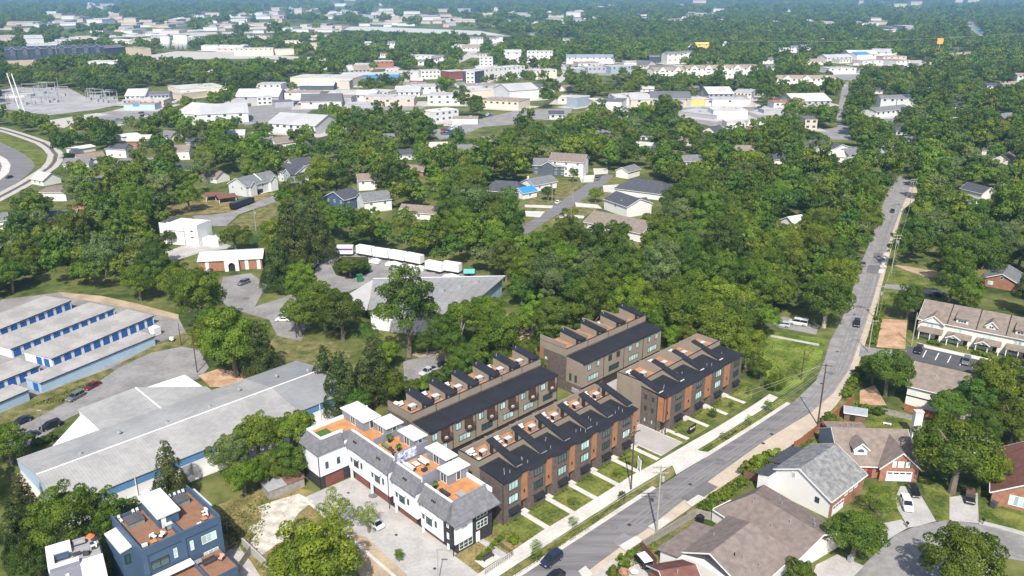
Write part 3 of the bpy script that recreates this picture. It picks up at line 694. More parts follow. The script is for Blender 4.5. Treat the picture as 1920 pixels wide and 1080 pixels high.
# ------------------------------------------------------------------ the two rear brown rows (they face the alley)
def alley_row(label, fr0, x_off, y_off, n, U, D, balc, place):
    L = n * U
    fr = Fr(fr0.w(x_off, y_off), math.degrees(fr0.a))
    t = thing('townhouse_row', label, 'townhouse row', fr.w(0, 0), fr.a)
    keep_box(fr, 0, L, 0, D, 11.0, 4.0)
    ZE, ZB, ZD, ZP = 9.2, 9.6, 9.9, 11.45
    YF = 5.4
    part(t, 'wall', M_TANS, MB().prism([(0, 0), (L, 0), (L, YF), (0, YF)], 2.75, [ZE - .1, ZE - .1, ZB - .1, ZB - .1]))
    part(t, 'garage_wall', M_BRICK, MB().box(0, L, .6, YF, 0, 2.748))
    part(t, 'rear_wall', M_BRICK, MB().box(0, L, YF + .001, D, 0, ZD - .03))
    part(t, 'deck', M_DECKR, MB().box(.2, L - .2, YF + .5, D - .2, ZD - .028, ZD))
    part(t, 'parapet', M_TANS, MB().box(-.01, L + .01, YF + .1, YF + .35, ZB - .3, ZP).box(-.01, .2, YF + .36, D - (0 if not balc else 0), ZD - .5, ZP).box(L - .2, L + .01, YF + .36, D, ZD - .5, ZP))
    part(t, 'coping', M_BLACK, MB().box(-.04, L + .04, YF + .07, YF + .38, ZP + .002, ZP + .07).box(-.04, .24, YF + .39, D, ZP + .002, ZP + .07))
    for k in range(n):
        a, b = k * U, (k + 1) * U
        part(t, 'roof', M_DARKROOF, MB().slab((a + .015, -.35, ZE), (b - .015, -.35, ZE), (b - .015, YF + .08, ZB), (a + .015, YF + .08, ZB), .18))
        part(t, 'downspout', M_BLACK, MB().tube((b - .08, -.06, .3), (b - .08, -.06, ZE - .15), .07, k=5))
        part(t, 'downspout', M_BLACK, MB().tube((b, YF + .03, ZB), (b, YF + .03, ZP), .06, k=5))
        part(t, 'garage_door', M_DOORD, MB().box(a + .8, b - .8, .52, .598, .05, 2.4))
        gl = [BLIND, BLIND, GLASS][(k + n) % 3]
        if balc:
            win(t, a + U * .24, 0, 6.75, 1.5, 1.7, 0, 2, M_BFRAME, BLIND, trans=0)
            part(t, 'balcony', mat('balcony_brown', (0.075, 0.04, 0.028), .8, .15, 1), MB().box(a + U * .5, a + U * .88, -.02, -.005, 6.3, 8.6).box(a + U * .5, a + U * .88, -.9, -.03, 6.2, 6.3))
            mb = MB(); rail_run(mb, [(a + U * .5, -.05, 6.3), (a + U * .5, -.88, 6.3), (a + U * .88, -.88, 6.3), (a + U * .88, -.05, 6.3)], .95, .03, .3)
            part(t, 'balcony_railing', M_BLACK, mb)
            part(t, 'balcony_chair', M_CUSH, MB().box(a + U * .62, a + U * .72, -.6, -.2, 6.302, 6.75))
        else:
            for q in (.3, .7): win(t, a + U * q, 0, 6.75, 1.35, 1.6, 0, 2, M_BFRAME, gl)
        win(t, a + U * .5, 0, 3.7, 3.3 if balc else 4.1, 1.55, 0, 3 if balc else 4, M_BFRAME, gl)
        # penthouse with a flat dark roof
        x0, x1 = (b - 2.15, b - .1)
        part(t, 'penthouse', M_TANS, MB().extr([(YF + .9, ZD - .02), (13.2, ZD - .02), (13.2, 12.4), (YF + .9, 11.7)], x0, x1, 'x'))
        part(t, 'penthouse_roof', M_DARKROOF, MB().slab((x0 - .2, YF + .6, 11.85), (x1 + .2, YF + .6, 11.85), (x1 + .2, 13.5, 12.65), (x0 - .2, 13.5, 12.65), .22))
        part(t, 'penthouse_door', M_DOORD, MB().box(x0 - .04, x0 - .002, YF + 1.3, YF + 2.2, ZD + .002, ZD + 1.9))
        if k < n: part(t, 'deck_divider', M_TANS, MB().box(a + .0, a + .2, YF + .36, D, ZD + .002, ZP + (1.3 if not balc else .1)))
        g = ORD[k]
        if balc:
            cabinet(f'white-topped bar cabinet on the {g} deck from the left, {place}', fr, x0 - 1.3, 9.5, ZD + .002)
            if k in (0, 1, 2, 4): sofa(f'pale sofa at the back of the {g} roof deck of the {place}', fr, x0 - 2.2, D - 1.4, ZD + .002, 0, 2.0)
            if k == 0: umbrella('white patio umbrella on the left end roof deck of the rear left brown row', fr, 1.2, D - 1.4, ZD + .002, M_WHITE, .8, 1.6)
        elif k in (2, ):
            sofa(f'white sofa on the {g} roof deck of the {place}', fr, x0 - 2.4, D - 2.5, ZD + .002, 0, 2.6)
        part(t, 'roof_vent', M_STEEL, MB().tube((x0 + .6, 12.6, 12.3), (x0 + .6, 12.6, 13.1), .1, k=6))
    if not balc:
        part(t, 'cedar_panel', M_ORANGE, MB().box(-.08, -.002, D - 1.3, D, .5, ZD - .1))
        for y in (2.2, 4.0): win(t, 0, y, 3.4, .7, 1.9, -90, 1, M_BFRAME, GLASS)
        for z in (2.5, 6.5): win(t, 0, D - 2.2, z, .7, .7, -90, 1, M_WFRAME, BLIND)
        part(t, 'gas_meters', M_GREYM, MB().box(-.35, -.05, 1.0, 3.2, .6, 1.8))
    return t, fr
ROW2, FR2 = alley_row('rear left brown townhouse row with six balconies and dark sloping roofs', TOWN, 1.9, 24.2, 6, 6.6, 14.0, True, 'rear left brown row')
ROW3, FR3 = alley_row('rear right brown townhouse row of four under the woodland edge', TOWN, 50.2, 23.6, 4, 8.2, 14.6, False, 'rear right brown row')
# ------------------------------------------------------------------ white townhouses with orange roof decks
def white_townhouses():
    fr = WHITE
    t = thing('white_townhouses', 'white townhouses with gray mansard roofs and orange roof decks along the concrete driveway', 'townhouses', fr.w(0, 0), fr.a)
    keep_box(fr, -7, 34.5, -0.5, 9.4, 11.0); keep_box(fr, -7, -.3, -6.6, 0, 10.5)
    ZG, ZE, ZD = 2.8, 8.3, 10.4
    DP = 9.4
    gm = mat('gray_siding', (0.20, 0.205, 0.235), .7, .06, .4)
    # three stepped sections along the drive: white upper floors over a set-back black base, gray mansard, roof deck
    secs = [(0.4, 14.9, 0.0), (16.1, 23.7, -.55), (24.9, 34.3, -1.1)]
    part(t, 'ground_floor', M_BLKBRICK, MB().box(.2, 34.2, .9, DP, 0, 1.6).box(-7, -.5, -6.4, DP, 0, ZG - .002).box(-.498, .198, 1.2, DP, 0, ZG - .002))
    for i, (a, b, dz) in enumerate(secs):
        bw = b if i < 2 else 31.6
        zg, ze, zd = ZG + dz, ZE + dz, ZD + dz
        part(t, 'base_wall', M_BLKBRICK, MB().box(a, b - .1, .9, DP - .03, 1.602, zg - .002))
        part(t, 'wall', M_WHITEP, MB().box(a, bw, .0, DP - .02, zg, ze))
        part(t, 'mansard_roof', M_MANS, MB().slab((a - .3, -.5, ze - .15), (b + .1, -.5, ze - .15), (b + .1 - (0 if i < 2 else 1.6), 1.25, zd + .75), (a, 1.25, zd + .75), .22))
        part(t, 'upper_wall', gm, MB().box(a, b - (0 if i < 2 else 1.7), 1.15, DP, ze + .002, zd - .03))
        part(t, 'side_cheek', gm, MB().extr([(-.4, ze - .1), (1.15, ze - .1), (1.15, zd + .6)], b - .02 - (0 if i < 2 else 1.6), b + .05 - (0 if i < 2 else 1.6), 'x'))
        part(t, 'deck', M_DECK, MB().box(a + .15, b - .15 - (0 if i < 2 else 1.7), 1.55, DP - .25, zd - .028, zd))
        part(t, 'parapet', M_WHITE, MB().box(a - .1, b + .05 - (0 if i < 2 else 1.65), 1.16, 1.52, zd - .02, zd + .85))
        part(t, 'back_parapet', M_WHITE, MB().box(a, b, DP - .24, DP, zd - .02, zd + .9))
        for x in (a + 1, (a + bw) / 2, bw - 1.2): part(t, 'bracket', M_BLACK, MB().box(x, x + .25, -.4, -.02, ze - .6, ze - .2))
        part(t, 'deck_divider', gm, MB().box(b - (.0 if i < 2 else 1.7), b + (.4 if i < 2 else -1.5), 1.5, DP, ze - .6, zd + (1.5 if i < 2 else .9)))
        if i < 2:
            part(t, 'recess_wall', gm, MB().box(b + .01, secs[i + 1][0] - .01, 1.4, DP, 1.602, ze - .62)); part(t, 'recess_balcony', M_DECKB, MB().box(b + .01, secs[i + 1][0] - .01, .5, 1.38, ze - 1.5, ze - 1.3))
    part(t, 'deck_divider', gm, MB().box(7.5, 7.75, 1.7, DP, ZD + .002, ZD + 1.5))
    # garage doors, with windows over them
    for a, b, dz in ((1.0, 6.2, 0), (8.4, 13.6, 0), (16.8, 22.2, -.55), (25.4, 30.4, -1.1)):
        part(t, 'garage_door', M_GARAGE, MB().box(a, b, .82, .898, .02, 2.3 + dz))
        part(t, 'post', M_WHITE, MB().box(a - .5, a - .25, .1, .6, 0, ZG + dz - .004))
    for a, dz in ((3.0, 0), (10.6, 0), (18.8, -.55), (27.2, -1.1)):
        part(t, 'canopy', M_WHITE, MB().slab((a - 1.7, -.02, 6.85 + dz), (a - 1.7, -.6, 6.55 + dz), (a + 1.7, -.6, 6.55 + dz), (a + 1.7, -.02, 6.85 + dz), .12))
        win(t, a + .2, 0, 4.2 + dz, 1.7, 2.1, 0, 2, M_BFRAME, GLASS)
        win(t, a - 1.5, 0, 4.7 + dz, .55, 1.3, 0, 1, M_BFRAME, GLASS); win(t, a + 2.2, 0, 4.7 + dz, .55, 1.3, 0, 1, M_BFRAME, GLASS)
    # wing at the back of the drive
    part(t, 'wall', M_WHITEP, MB().box(-7, -.5, -6.4, DP, ZG, ZE))
    part(t, 'garage_door', M_GARAGE, MB().box(-.498, -.43, -5.2, -1.0, .05, 2.35))
    part(t, 'mansard_roof', M_MANS, MB().slab((-7.3, -6.85, ZE - .1), (-.1, -6.85, ZE - .1), (-1.3, -5.2, ZD + .6), (-6.2, -5.2, ZD + .6), .2).slab((-.1, -6.85, ZE - .1), (-.1, -.45, ZE - .1), (-1.3, -.45, ZD + .6), (-1.3, -5.2, ZD + .6), .2)
         .slab((-7.3, 4, ZE - .1), (-7.3, -6.85, ZE - .1), (-6.2, -5.2, ZD + .6), (-6.2, 4, ZD + .6), .2))
    part(t, 'upper_wall', gm, MB().box(-6.4, -1.25, -5.1, DP, ZE + .002, ZD - .03).box(-1.248, .398, 1.5, DP, ZG, ZD - .03))
    part(t, 'deck', M_DECK, MB().box(-6.1, -1.5, -4.9, DP - .2, ZD - .028, ZD).box(-1.48, .38, 1.8, DP - .2, ZD - .028, ZD))
    part(t, 'parapet', M_WHITE, MB().box(-6.5, -1.2, -5.3, -4.92, ZD - .02, ZD + .75).box(-1.45, -1.15, -4.9, .0, ZD - .02, ZD + .75).box(-6.5, -6.12, -4.9, DP, ZD - .02, ZD + .75))
    part(t, 'deck_lawn', M_TURF, MB().box(-5.0, -2.4, -4.6, -1.6, ZD + .003, ZD + .04))
    for y, z in ((-4.6, 4.2), (-1.9, 4.2)): win(t, -.5, y, z, .7, 1.5, 90, 1, M_BFRAME, GLASS)
    # penthouses with white roofs
    def pent(x0, x1, y0, y1, h=2.5, z=0.0):
        h -= .35
        z += ZD
        part(t, 'penthouse', gm, MB().box(x0 + .3, x1 - .3, y0 + .3, y1 - .3, z + .004, z + h))
        part(t, 'penthouse_roof', M_WROOF, MB().box(x0, x1, y0, y1, z + h + .002, z + h + .25))
        win(t, (x0 + x1) / 2, y0 + .3, z + .1, 1.7, 2.1, 0, 2, M_WFRAME, GLASS)
        win(t, x1 - .3, (y0 + y1) / 2, z + .2, 1.0, 1.9, 90, 1, M_WFRAME, GLASS)
    pent(-6.8, 2.0, 3.0, 7.4); pent(2.1, 6.9, 5.2, 9.6, 2.2)
    pent(9.2, 14.8, 6.3, 9.7); pent(17.4, 23.9, 6.9, 9.9, 2.5, -.55); pent(24.2, 27.6, 4.5, 9.9, 2.6, -1.1)
    # street front: black brick with a white panel, hipped eave
    part(t, 'brick_front', M_BLKBRICK, MB().box(31.602, 34.2, .02, DP - .02, 1.702, 7.2))
    part(t, 'white_panel', M_WHITEP, MB().box(34.202, 34.5, .35, 4.4, 2.3, 6.9))
    part(t, 'street_roof', M_MANS, MB().slab((32.7, -.5, 7.05), (35.5, -.5, 7.05), (32.7, 1.25, 10.05), (32.68, 1.2, 10.05), .2).slab((35.5, -.5, 7.05), (35.5, DP + 1.0, 7.05), (32.7, DP - .3, 10.0), (32.7, 1.25, 10.05), .22))
    part(t, 'eave', M_MANS, MB().box(31.5, 34.9, DP + .01, DP + 1.0, 6.8, 7.0))
    part(t, 'house_number', M_GREYM, MB().box(34.502, 34.55, 1.9, 3.2, 5.0, 5.5))
    for z, y, w in ((5.1, 6.9, 2.6), (2.9, 6.9, 2.6), (.5, 3.0, 3.2)): win(t, 34.2, y, z, w, 1.6, 90, 3, M_WFRAME, GLASS, trans=1)
    for z in (.7, 3.0, 5.4): win(t, 32.9, .02, z, .6, 1.3, 0, 1, M_WFRAME, BLIND)
    part(t, 'door', M_WHITE, MB().box(34.202, 34.3, 5.4, 6.3, .2, 2.4))
    part(t, 'downspout', M_BLACK, MB().tube((34.35, -.05, 0), (34.35, -.05, 6.9), .07, k=5).tube((14.6, -.1, 0), (14.6, -.1, ZE - .2), .07, k=5).tube((-.35, -6.5, 0), (-.35, -6.5, ZE - .2), .07, k=5))
    mb = MB(); rail_run(mb, [(32.5, 6.5, ZD - 1.1), (32.5, DP, ZD - 1.1)], 1.0, .03, .5); part(t, 'deck_railing', M_STEEL, mb)
    # roof vents: the little triplets on the mansard slopes
    for x in (2.2, 10.5, 19.2, 28.0):
        mv = MB()
        for q in range(3): mv.box(x + q * .45, x + q * .45 + .2, .2, .5, ZE + 1.1 + (0 if x < 15 else -.55 if x < 24 else -1.1), ZE + 1.5 + (0 if x < 15 else -.55 if x < 24 else -1.1))
        part(t, 'vent', M_BLACK, mv)
    # murals: flat painted panels on the dividing walls
    mm = mat('blue_mural_paint', (0.10, 0.14, 0.34), .7, .5, 1.1, col2=(0.62, 0.66, 0.80))
    o = part(t, 'mural_panel', mm, MB().box(15.302, 15.36, 1.9, 6.4, ZD - .55, ZD + 1.4)); o['label'] = 'pale blue painted mural on the deck dividing wall'
    # furniture
    z = ZD + .003
    sofa('dark sofa beside the plants on the white townhouse deck nearest the street', fr, 29.0, 2.6, z - 1.1, 180, 2.2, M_WICK)
    planter('potted plant at the left rail of the white townhouse deck nearest the street', fr, 26.4, 2.4, z - 1.1, .8)
    table('gray round-edged table on the white townhouse deck nearest the street', fr, 31.4, 4.4, z - 1.1, 1.6, 1.4, M_GREYM)
    sofa('white sectional sofa along the mural on the third white townhouse deck', fr, 18.2, 2.6, z - 0.55, 180, 3.2)
    sofa('white sofa across the table on the third white townhouse deck', fr, 18.6, 5.6, z - 0.55, 0, 2.8)
    table('white slatted table on the third white townhouse deck', fr, 18.4, 4.0, z - 0.55, 1.6, 1.0, M_CUSH)
    armchair('dark armchair at the end of the third white townhouse deck', fr, 21.0, 4.0, z - 0.55, -90, M_WICK)
    sofa('green cushioned sofa on the middle white townhouse deck', fr, 9.8, 3.2, z, 180, 2.4, mat('olive_cushion', (0.16, 0.19, 0.09), .9, .2, 2))
    planter('round leafy plant on the middle white townhouse deck', fr, 8.6, 4.8, z, .9)
    planter('leafy plant by the mural wall of the middle white townhouse deck', fr, 12.6, 4.2, z, .8)
    table('low dark table on the middle white townhouse deck', fr, 11.6, 3.0, z, 1.2, .8)
    armchair('dark armchair at the front rail of the middle white townhouse deck', fr, 13.6, 2.6, z, 180, M_WICK)
    t2 = thing('iron_fence', 'black iron railing round the front garden of the white townhouses', 'fence', fr.w(0, 0), fr.a)
    mb = MB(); rail_run(mb, [(42, .8, 0), (41.6, 7.8, 0), (37.5, 8.0, 0)], 1.1, .035, .45); part(t2, 'railing', M_BLACK, mb)
    t3 = thing('garden_bench', 'dark slatted bench on the pad before the white townhouse', 'bench', fr.w(39.0, 4.2, .03), fr.a + PI / 2)
    part(t3, 'seat', M_WICK, MB().box(-1.2, 1.2, -.3, .3, .4, .46)); part(t3, 'backrest', M_WICK, MB().box(-1.2, 1.2, .3, .36, .46, .95))
    for s in (-1, 1): part(t3, 'leg', M_BLACK, MB().box(s * 1.05 - .05, s * 1.05 + .05, -.28, .3, 0, .398))
    t4 = thing('bench_pad', 'pale concrete pad under the dark bench', 'concrete pad', fr.w(39.0, 4.2), fr.a); part(t4, 'slab', M_CONC, MB().box(-1.2, 1.4, -2.2, 2.0, 0, .03))
white_townhouses()

# ------------------------------------------------------------------ blue modern house with two roof decks
def blue_house():
    fr = Fr(at(264, 1032, 11), 44.6)
    t = thing('blue_house', 'dark blue modern house with two brown roof decks and a white stair roof', 'house', fr.w(0, 0), fr.a)
    keep_box(fr, -1.5, 15, -9, 13, 11)
    W, D, Z = 13.4, 12.9, 9.9
    part(t, 'wall', M_NAVY, MB().box(0, W, 0, D, 0, Z - .03))
    part(t, 'deck', M_DECKB, MB().box(.3, W - .3, .3, D - .3, Z - .028, Z))
    part(t, 'parapet', M_NAVY, MB().box(0, W, 0, .28, Z - .03, 11).box(0, .28, .29, D, Z - .03, 11).box(W - .28, W, .29, D, Z - .03, 11).box(.3, W - .3, D - .28, D, Z - .03, 10.5).box(W / 2 - .3, W / 2 + .3, .3, 5.0, Z + .002, 10.9))
    part(t, 'trim', mat('dark_blue_trim', (0.03, 0.055, 0.095), .6, .1, 1), MB().box(.8, W / 2 - .4, -.06, -.002, 9.35, 9.5).box(W / 2 + .4, W - .6, -.06, -.002, 9.35, 9.5).box(.8, .95, -.06, -.002, 2, 9.34).box(W / 2 + .4, W / 2 + .55, -.06, -.002, 2, 9.34))
    part(t, 'penthouse', M_NAVY, MB().box(5.0, 8.4, 5.0, D - .4, Z + .002, 12.0))
    part(t, 'penthouse_roof', M_WROOF, MB().slab((4.7, 4.7, 12.2), (8.7, 4.7, 12.2), (8.7, D, 12.6), (4.7, D, 12.6), .25))
    part(t, 'side_roof', M_WROOF, MB().slab((-2.0, 4.2, 9.3), (-.05, 4.2, 9.6), (-.05, 11.2, 9.6), (-2.0, 11.2, 9.3), .25)); part(t, 'side_roof', M_WROOF, MB().slab((W + .05, 6, 9.8), (W + 1.2, 6, 9.6), (W + 1.2, 13, 9.6), (W + .05, 13, 9.8), .25))
    part(t, 'side_wing', M_NAVY, MB().box(-1.9, -.002, 4.3, 11.1, 0, 9.0)); part(t, 'side_wing', M_NAVY, MB().box(W + .002, W + 1.1, 6.1, 12.9, 0, 9.3))
    part(t, 'penthouse_door', M_WHITE, MB().box(5.4, 6.2, 4.94, 4.998, Z + .004, Z + 2))
    win(t, 11.0, 0, 6.9, 2.6, 1.6, 0, 3, M_WFRAME, BLIND); win(t, 11.0, 0, 3.6, 2.6, 1.6, 0, 3, M_WFRAME, BLIND)
    win(t, 8.0, 0, 6.8, .6, 1.8, 0, 1, M_WFRAME, BLIND); win(t, 5.2, 0, 6.8, .6, 1.8, 0, 1, M_WFRAME, BLIND)
    win(t, 2.6, 0, 6.3, 3.0, 1.7, 0, 2, M_BFRAME, GLASS); win(t, 12.3, 0, .3, 1.0, 2.1, 0, 1, M_WFRAME, GLASS)
    win(t, -1.0, 4.3, 6.6, .9, 1.7, 0, 1, M_BFRAME, GLASS)
    # porch block in front with white roof edge
    part(t, 'porch', M_NAVY, MB().box(-.5, 12.5, -6.5, -.1, 0, 4.6))
    part(t, 'porch_roof', M_WHITE, MB().box(-.8, 7.2, -2.2, -.5, 5.6, 5.85).box(-.8, .9, -6.5, -2.21, 5.6, 5.85))
    part(t, 'porch_deck', M_DECKB, MB().box(1.0, 12.4, -6.4, -.12, 4.602, 4.66))
    part(t, 'porch_wall', M_NAVY, MB().box(-.5, .6, -6.4, -.7, 4.662, 5.598).box(7.3, 7.6, -6.4, -.7, 4.662, 5.3))
    z = Z + .003
    g = mat('gray_spa_cover', (0.085, 0.085, 0.088), .6, .15, 1.5)
    for x, y, lb in ((2.6, 9.6, 'gray covered hot tub on the left roof deck of the blue house'), (10.6, 9.8, 'gray covered hot tub on the right roof deck of the blue house')):
        h = thing('hot_tub', lb, 'hot tub', fr.w(x, y, z), fr.a)
        part(h, 'tub', mat('gray_spa_side', (0.20, 0.20, 0.20), .7, .1, 1), MB().box(-1.3, 1.3, -1.15, 1.15, 0, .85)); part(h, 'cover', g, MB().prism([(-1.4, -1.25), (0, -1.25), (1.4, -1.25), (1.4, 1.25), (0, 1.25), (-1.4, 1.25)], .852, [1.0, 1.1, 1.0, 1.0, 1.1, 1.0]))
    wh = 0
    for x, y, rz, lb in ((1.2, 2.0, 180, 'white armchair in the left front corner of the blue house roof deck'), (3.2, 3.2, 20, 'white armchair behind the fire pit on the left blue house roof deck'), (4.4, 2.6, -60, 'white armchair right of the fire pit on the left blue house roof deck'),
                     (12.4, 4.0, -80, 'white armchair at the right rail of the right blue house roof deck'), (12.0, 2.9, -100, 'second white armchair nearer the corner of the right blue house roof deck')):
        armchair(lb, fr, x, y, z, rz)
    table('square fire pit table between white armchairs on the left blue house roof deck', fr, 2.7, 1.9, z, 1.0, 1.0, M_DECK, .5)
    table('small fire pit table on the right blue house roof deck', fr, 11.4, 1.9, z, .9, .9, M_DECK, .5)
    table('low white side table at the front rail of the right blue house roof deck', fr, 10.2, 1.3, z, .8, .5, M_WHITE, .45)
    cabinet('steel grill cabinet against the stair wall of the blue house', fr, 6.1, 3.9, z, 1.0, .6)
    for i, (x, y) in enumerate(((1.0, 12.1), (3.4, 12.1), (4.1, 12.1), (9.8, 12.1), (10.7, 12.1), (11.5, 12.1), (12.2, 12.0), (.9, 10.8))):
        a = thing('bar_stool', 'white bar stool along the back parapet of the blue house roof decks', 'stool', fr.w(x, y, z), fr.a, 'white bar stools on the blue house')
        part(a, 'seat', M_WHITE, MB().box(-.2, .2, -.2, .2, .72, .8)); part(a, 'backrest', M_WHITE, MB().box(-.2, .2, .16, .2, .802, 1.1))
        for s in (-1, 1):
            for q in (-1, 1): part(a, 'leg', M_WHITE, MB().tube((s * .16, q * .16, 0), (s * .16, q * .16, .718), .025, k=4))
    z = 4.663
    sofa('black sofa on the lower front deck of the blue house', fr, 9.6, -2.4, z, 0, 2.2, M_WICK)
    armchair('pink cushioned armchair on the lower front deck of the blue house', fr, 11.4, -3.0, z, -60, mat('pink_cushion', (0.55, 0.30, 0.24), .9, .1, 1))
    table('round glass table on the lower front deck of the blue house', fr, 8.1, -1.6, z, 1.1, 1.1, M_STEEL, .7)
    # black patio umbrella in the yard behind
    umbrella('black patio umbrella in the dry yard beside the blue house', fr, 15.8, 9.0, 6.0 - 6.0, M_BLACK, 1.9, 2.6)
    w = thing('garden_wall', 'tan boundary wall running along the right side of the blue house', 'wall', fr.w(18.2, -14), fr.a); part(w, 'wall', M_CONC2, MB().box(0, .3, 0, 18, 0, 1.6))
blue_house()
def white_modern():
    fr = Fr(at(140, 1060, 9), 44.6 - 8)
    fr = Fr(at(91, 1072, 9.4), 32)
    t = thing('white_modern_house', 'white flat-roofed modern house with rooftop terrace at the left bottom', 'house', fr.w(0, 0), fr.a)
    keep_box(fr, -1, 9, -6, 8, 10)
    part(t, 'wall', M_WHITEP, MB().box(0, 7.8, -4, 6.5, 0, 9.0))
    part(t, 'parapet', M_WHITE, MB().box(0, 3.6, 3.8, 6.5, 9.002, 9.9).box(0, 1.0, 0, 3.78, 9.002, 9.9).box(1.02, 4.4, 0, .9, 9.002, 9.9))
    part(t, 'roof', M_WROOF, MB().box(4.42, 7.8, -4, .9, 9.002, 9.12))
    part(t, 'front_wall', gm_ := MATS['gray_siding'], MB().box(.2, 4.4, -.06, -.002, 9.002, 9.7).box(.0, 4.4, -4.0, -.07, 9.002, 9.1))
    part(t, 'deck', M_GREYM, MB().box(1.02, 7.6, .92, 3.78, 9.002, 9.05).box(3.62, 7.6, 3.8, 6.3, 9.002, 9.05))
    part(t, 'railing', M_BLACK, MB().box(7.62, 7.75, .92, 6.4, 9.002, 9.9).box(3.62, 7.6, 6.3, 6.42, 9.052, 9.9))
    part(t, 'skylight', M_WHITE, MB().box(2.2, 2.7, -2.4, -1.9, 9.102, 9.3))
    z = 9.053
    umbrella('orange patio umbrella on the white modern house terrace', fr, 6.6, 4.8, z, mat('orange_canvas', (0.62, 0.13, 0.035), .8, .1, 1), .75, 1.9)
    sofa('gray striped sofa on the white modern house terrace', fr, 4.9, 5.6, z, 0, 1.9, M_GREYM)
    table('dark table on the white modern house terrace', fr, 4.2, 2.6, z, 1.2, .8)
    armchair('white armchair at the terrace edge of the white modern house', fr, 6.8, 3.2, z, -90); armchair('dark armchair on the white modern house terrace', fr, 5.6, 2.0, z, 160, M_WICK)
    sofa('navy sofa in the corner of the white modern house terrace', fr, 2.2, 2.9, z, 0, 2.0, M_NAVY)
white_modern()

# ------------------------------------------------------------------ warehouse with blue band
M_METAL = lined('pale_metal_roof', (0.315, 0.308, 0.292), 0.62, 0, 0.2, rough=0.55, var=0.14, scale=0.12, spec=0.35)
M_METALD = lined('gray_metal_roof', (0.235, 0.236, 0.238), 0.62, 0, 0.18, rough=0.55, var=0.12, scale=0.12, spec=0.35)
M_BLUEB = lined('blue_metal_siding', (0.10, 0.22, 0.40), 0.4, 0, 0.15, rough=0.5, var=0.1, scale=0.4)
M_LBLUE = lined('pale_blue_siding', (0.36, 0.48, 0.60), 0.4, 0, 0.1, rough=0.6, var=0.06, scale=0.4)
def warehouse():
    fr = Fr(at(68, 890, 7.0), 46.3)
    t = thing('warehouse', 'long gray metal-roofed warehouse with a blue band above white walls', 'warehouse', fr.w(0, 0), fr.a)
    keep_box(fr, 0, 67, -11, 13.5, 6); keep_box(fr, 14, 43, 13.5, 27.5, 5)
    Y0, Y1 = -11.3, 13.2
    part(t, 'wall', M_WHITE, MB().box(.2, 51.3, Y0 + .3, Y1 - .3, 0, 3.0))
    part(t, 'wall', M_WHITE, MB().box(51.32, 66, Y0 + .3, Y1 - .3, 0, 3.0))
    part(t, 'blue_band', M_BLUEB, MB().extr([(Y0 + .25, 3.002), (Y1 - .25, 3.002), (Y1 - .25, 4.75), (0, 6.7), (Y0 + .25, 4.75)], .15, 66.0, 'x'))
    gl = part(t, 'gable_band', M_LBLUE, MB().extr([(Y0 + .25, 3.0), (Y1 - .25, 3.0), (Y1 - .25, 4.7), (0, 6.65), (Y0 + .25, 4.7)], .06, .148, 'x'))
    part(t, 'roof', M_METAL, MB().slab((0, Y0, 4.9), (51.4, Y0, 4.9), (51.4, 0, 7.0), (0, 0, 7.0), .14).slab((0, 0.001, 7.0), (51.4, 0.001, 7.0), (51.4, Y1, 4.9), (0, Y1, 4.9), .14))
    part(t, 'roof_section', M_METALD, MB().slab((51.42, Y0, 4.88), (66.2, Y0, 4.88), (66.2, 0, 6.97), (51.42, 0, 6.97), .14).slab((51.42, 0.001, 6.97), (66.2, 0.001, 6.97), (66.2, Y1, 4.88), (51.42, Y1, 4.88), .14))
    part(t, 'ridge_cap', M_WHITE, MB().box(0, 66.2, -.22, .22, 7.02, 7.08))
    # side wing behind, and its pale canopy
    part(t, 'wing_wall', M_WHITE, MB().box(17, 42.4, 13.0, 26.6, 0, 4.7))
    part(t, 'wing_roof', M_METAL, MB().slab((16.6, Y1 + .02, 4.86), (30.2, Y1 + .02, 4.86), (30.2, 27.0, 5.4), (16.6, 25.5, 5.4), .14).slab((30.3, Y1 + .02, 4.86), (42.8, Y1 + .02, 4.86), (42.8, 16, 4.95), (30.3, 27.0, 5.42), .14))
    part(t, 'roof_seam', M_WHITE, MB().slab((30.1, Y1, 4.93), (30.4, Y1, 4.93), (30.4, 26.8, 5.5), (30.1, 26.8, 5.5), .08))
    part(t, 'canopy', M_WHITE, MB().slab((6.6, 13.3, 4.6), (17.0, 13.3, 4.7), (16.7, 22.5, 4.7), (16.2, 23.5, 4.6), .2).box(9.5, 16.4, 13.6, 16.5, 3.0, 4.3))
    for x in (9, 18, 27, 37, 46, 56, 63): part(t, 'roof_vent', M_STEEL, MB().lathe([(.3, 0), (.3, .4), (.5, .45), (.45, .8), (.1, .9)], 10, (x, (2.6 if x % 2 else 5.6), 6.2)))
    for x in (18, 23, 30, 44, 52, 60): part(t, 'loading_door', M_GREYM, MB().box(x, x + 2.6, Y0 + .22, Y0 + .298, .1, 2.8))
    for x in (14, 20, 33.5, 47, 57): part(t, 'pipe', M_WHITE, MB().tube((x, Y0 + .1, 0), (x, Y0 + .1, 4.8), .1, k=6))
    return fr
WARE = warehouse()
def sat_dish(label, px, z=3.4):
    pass

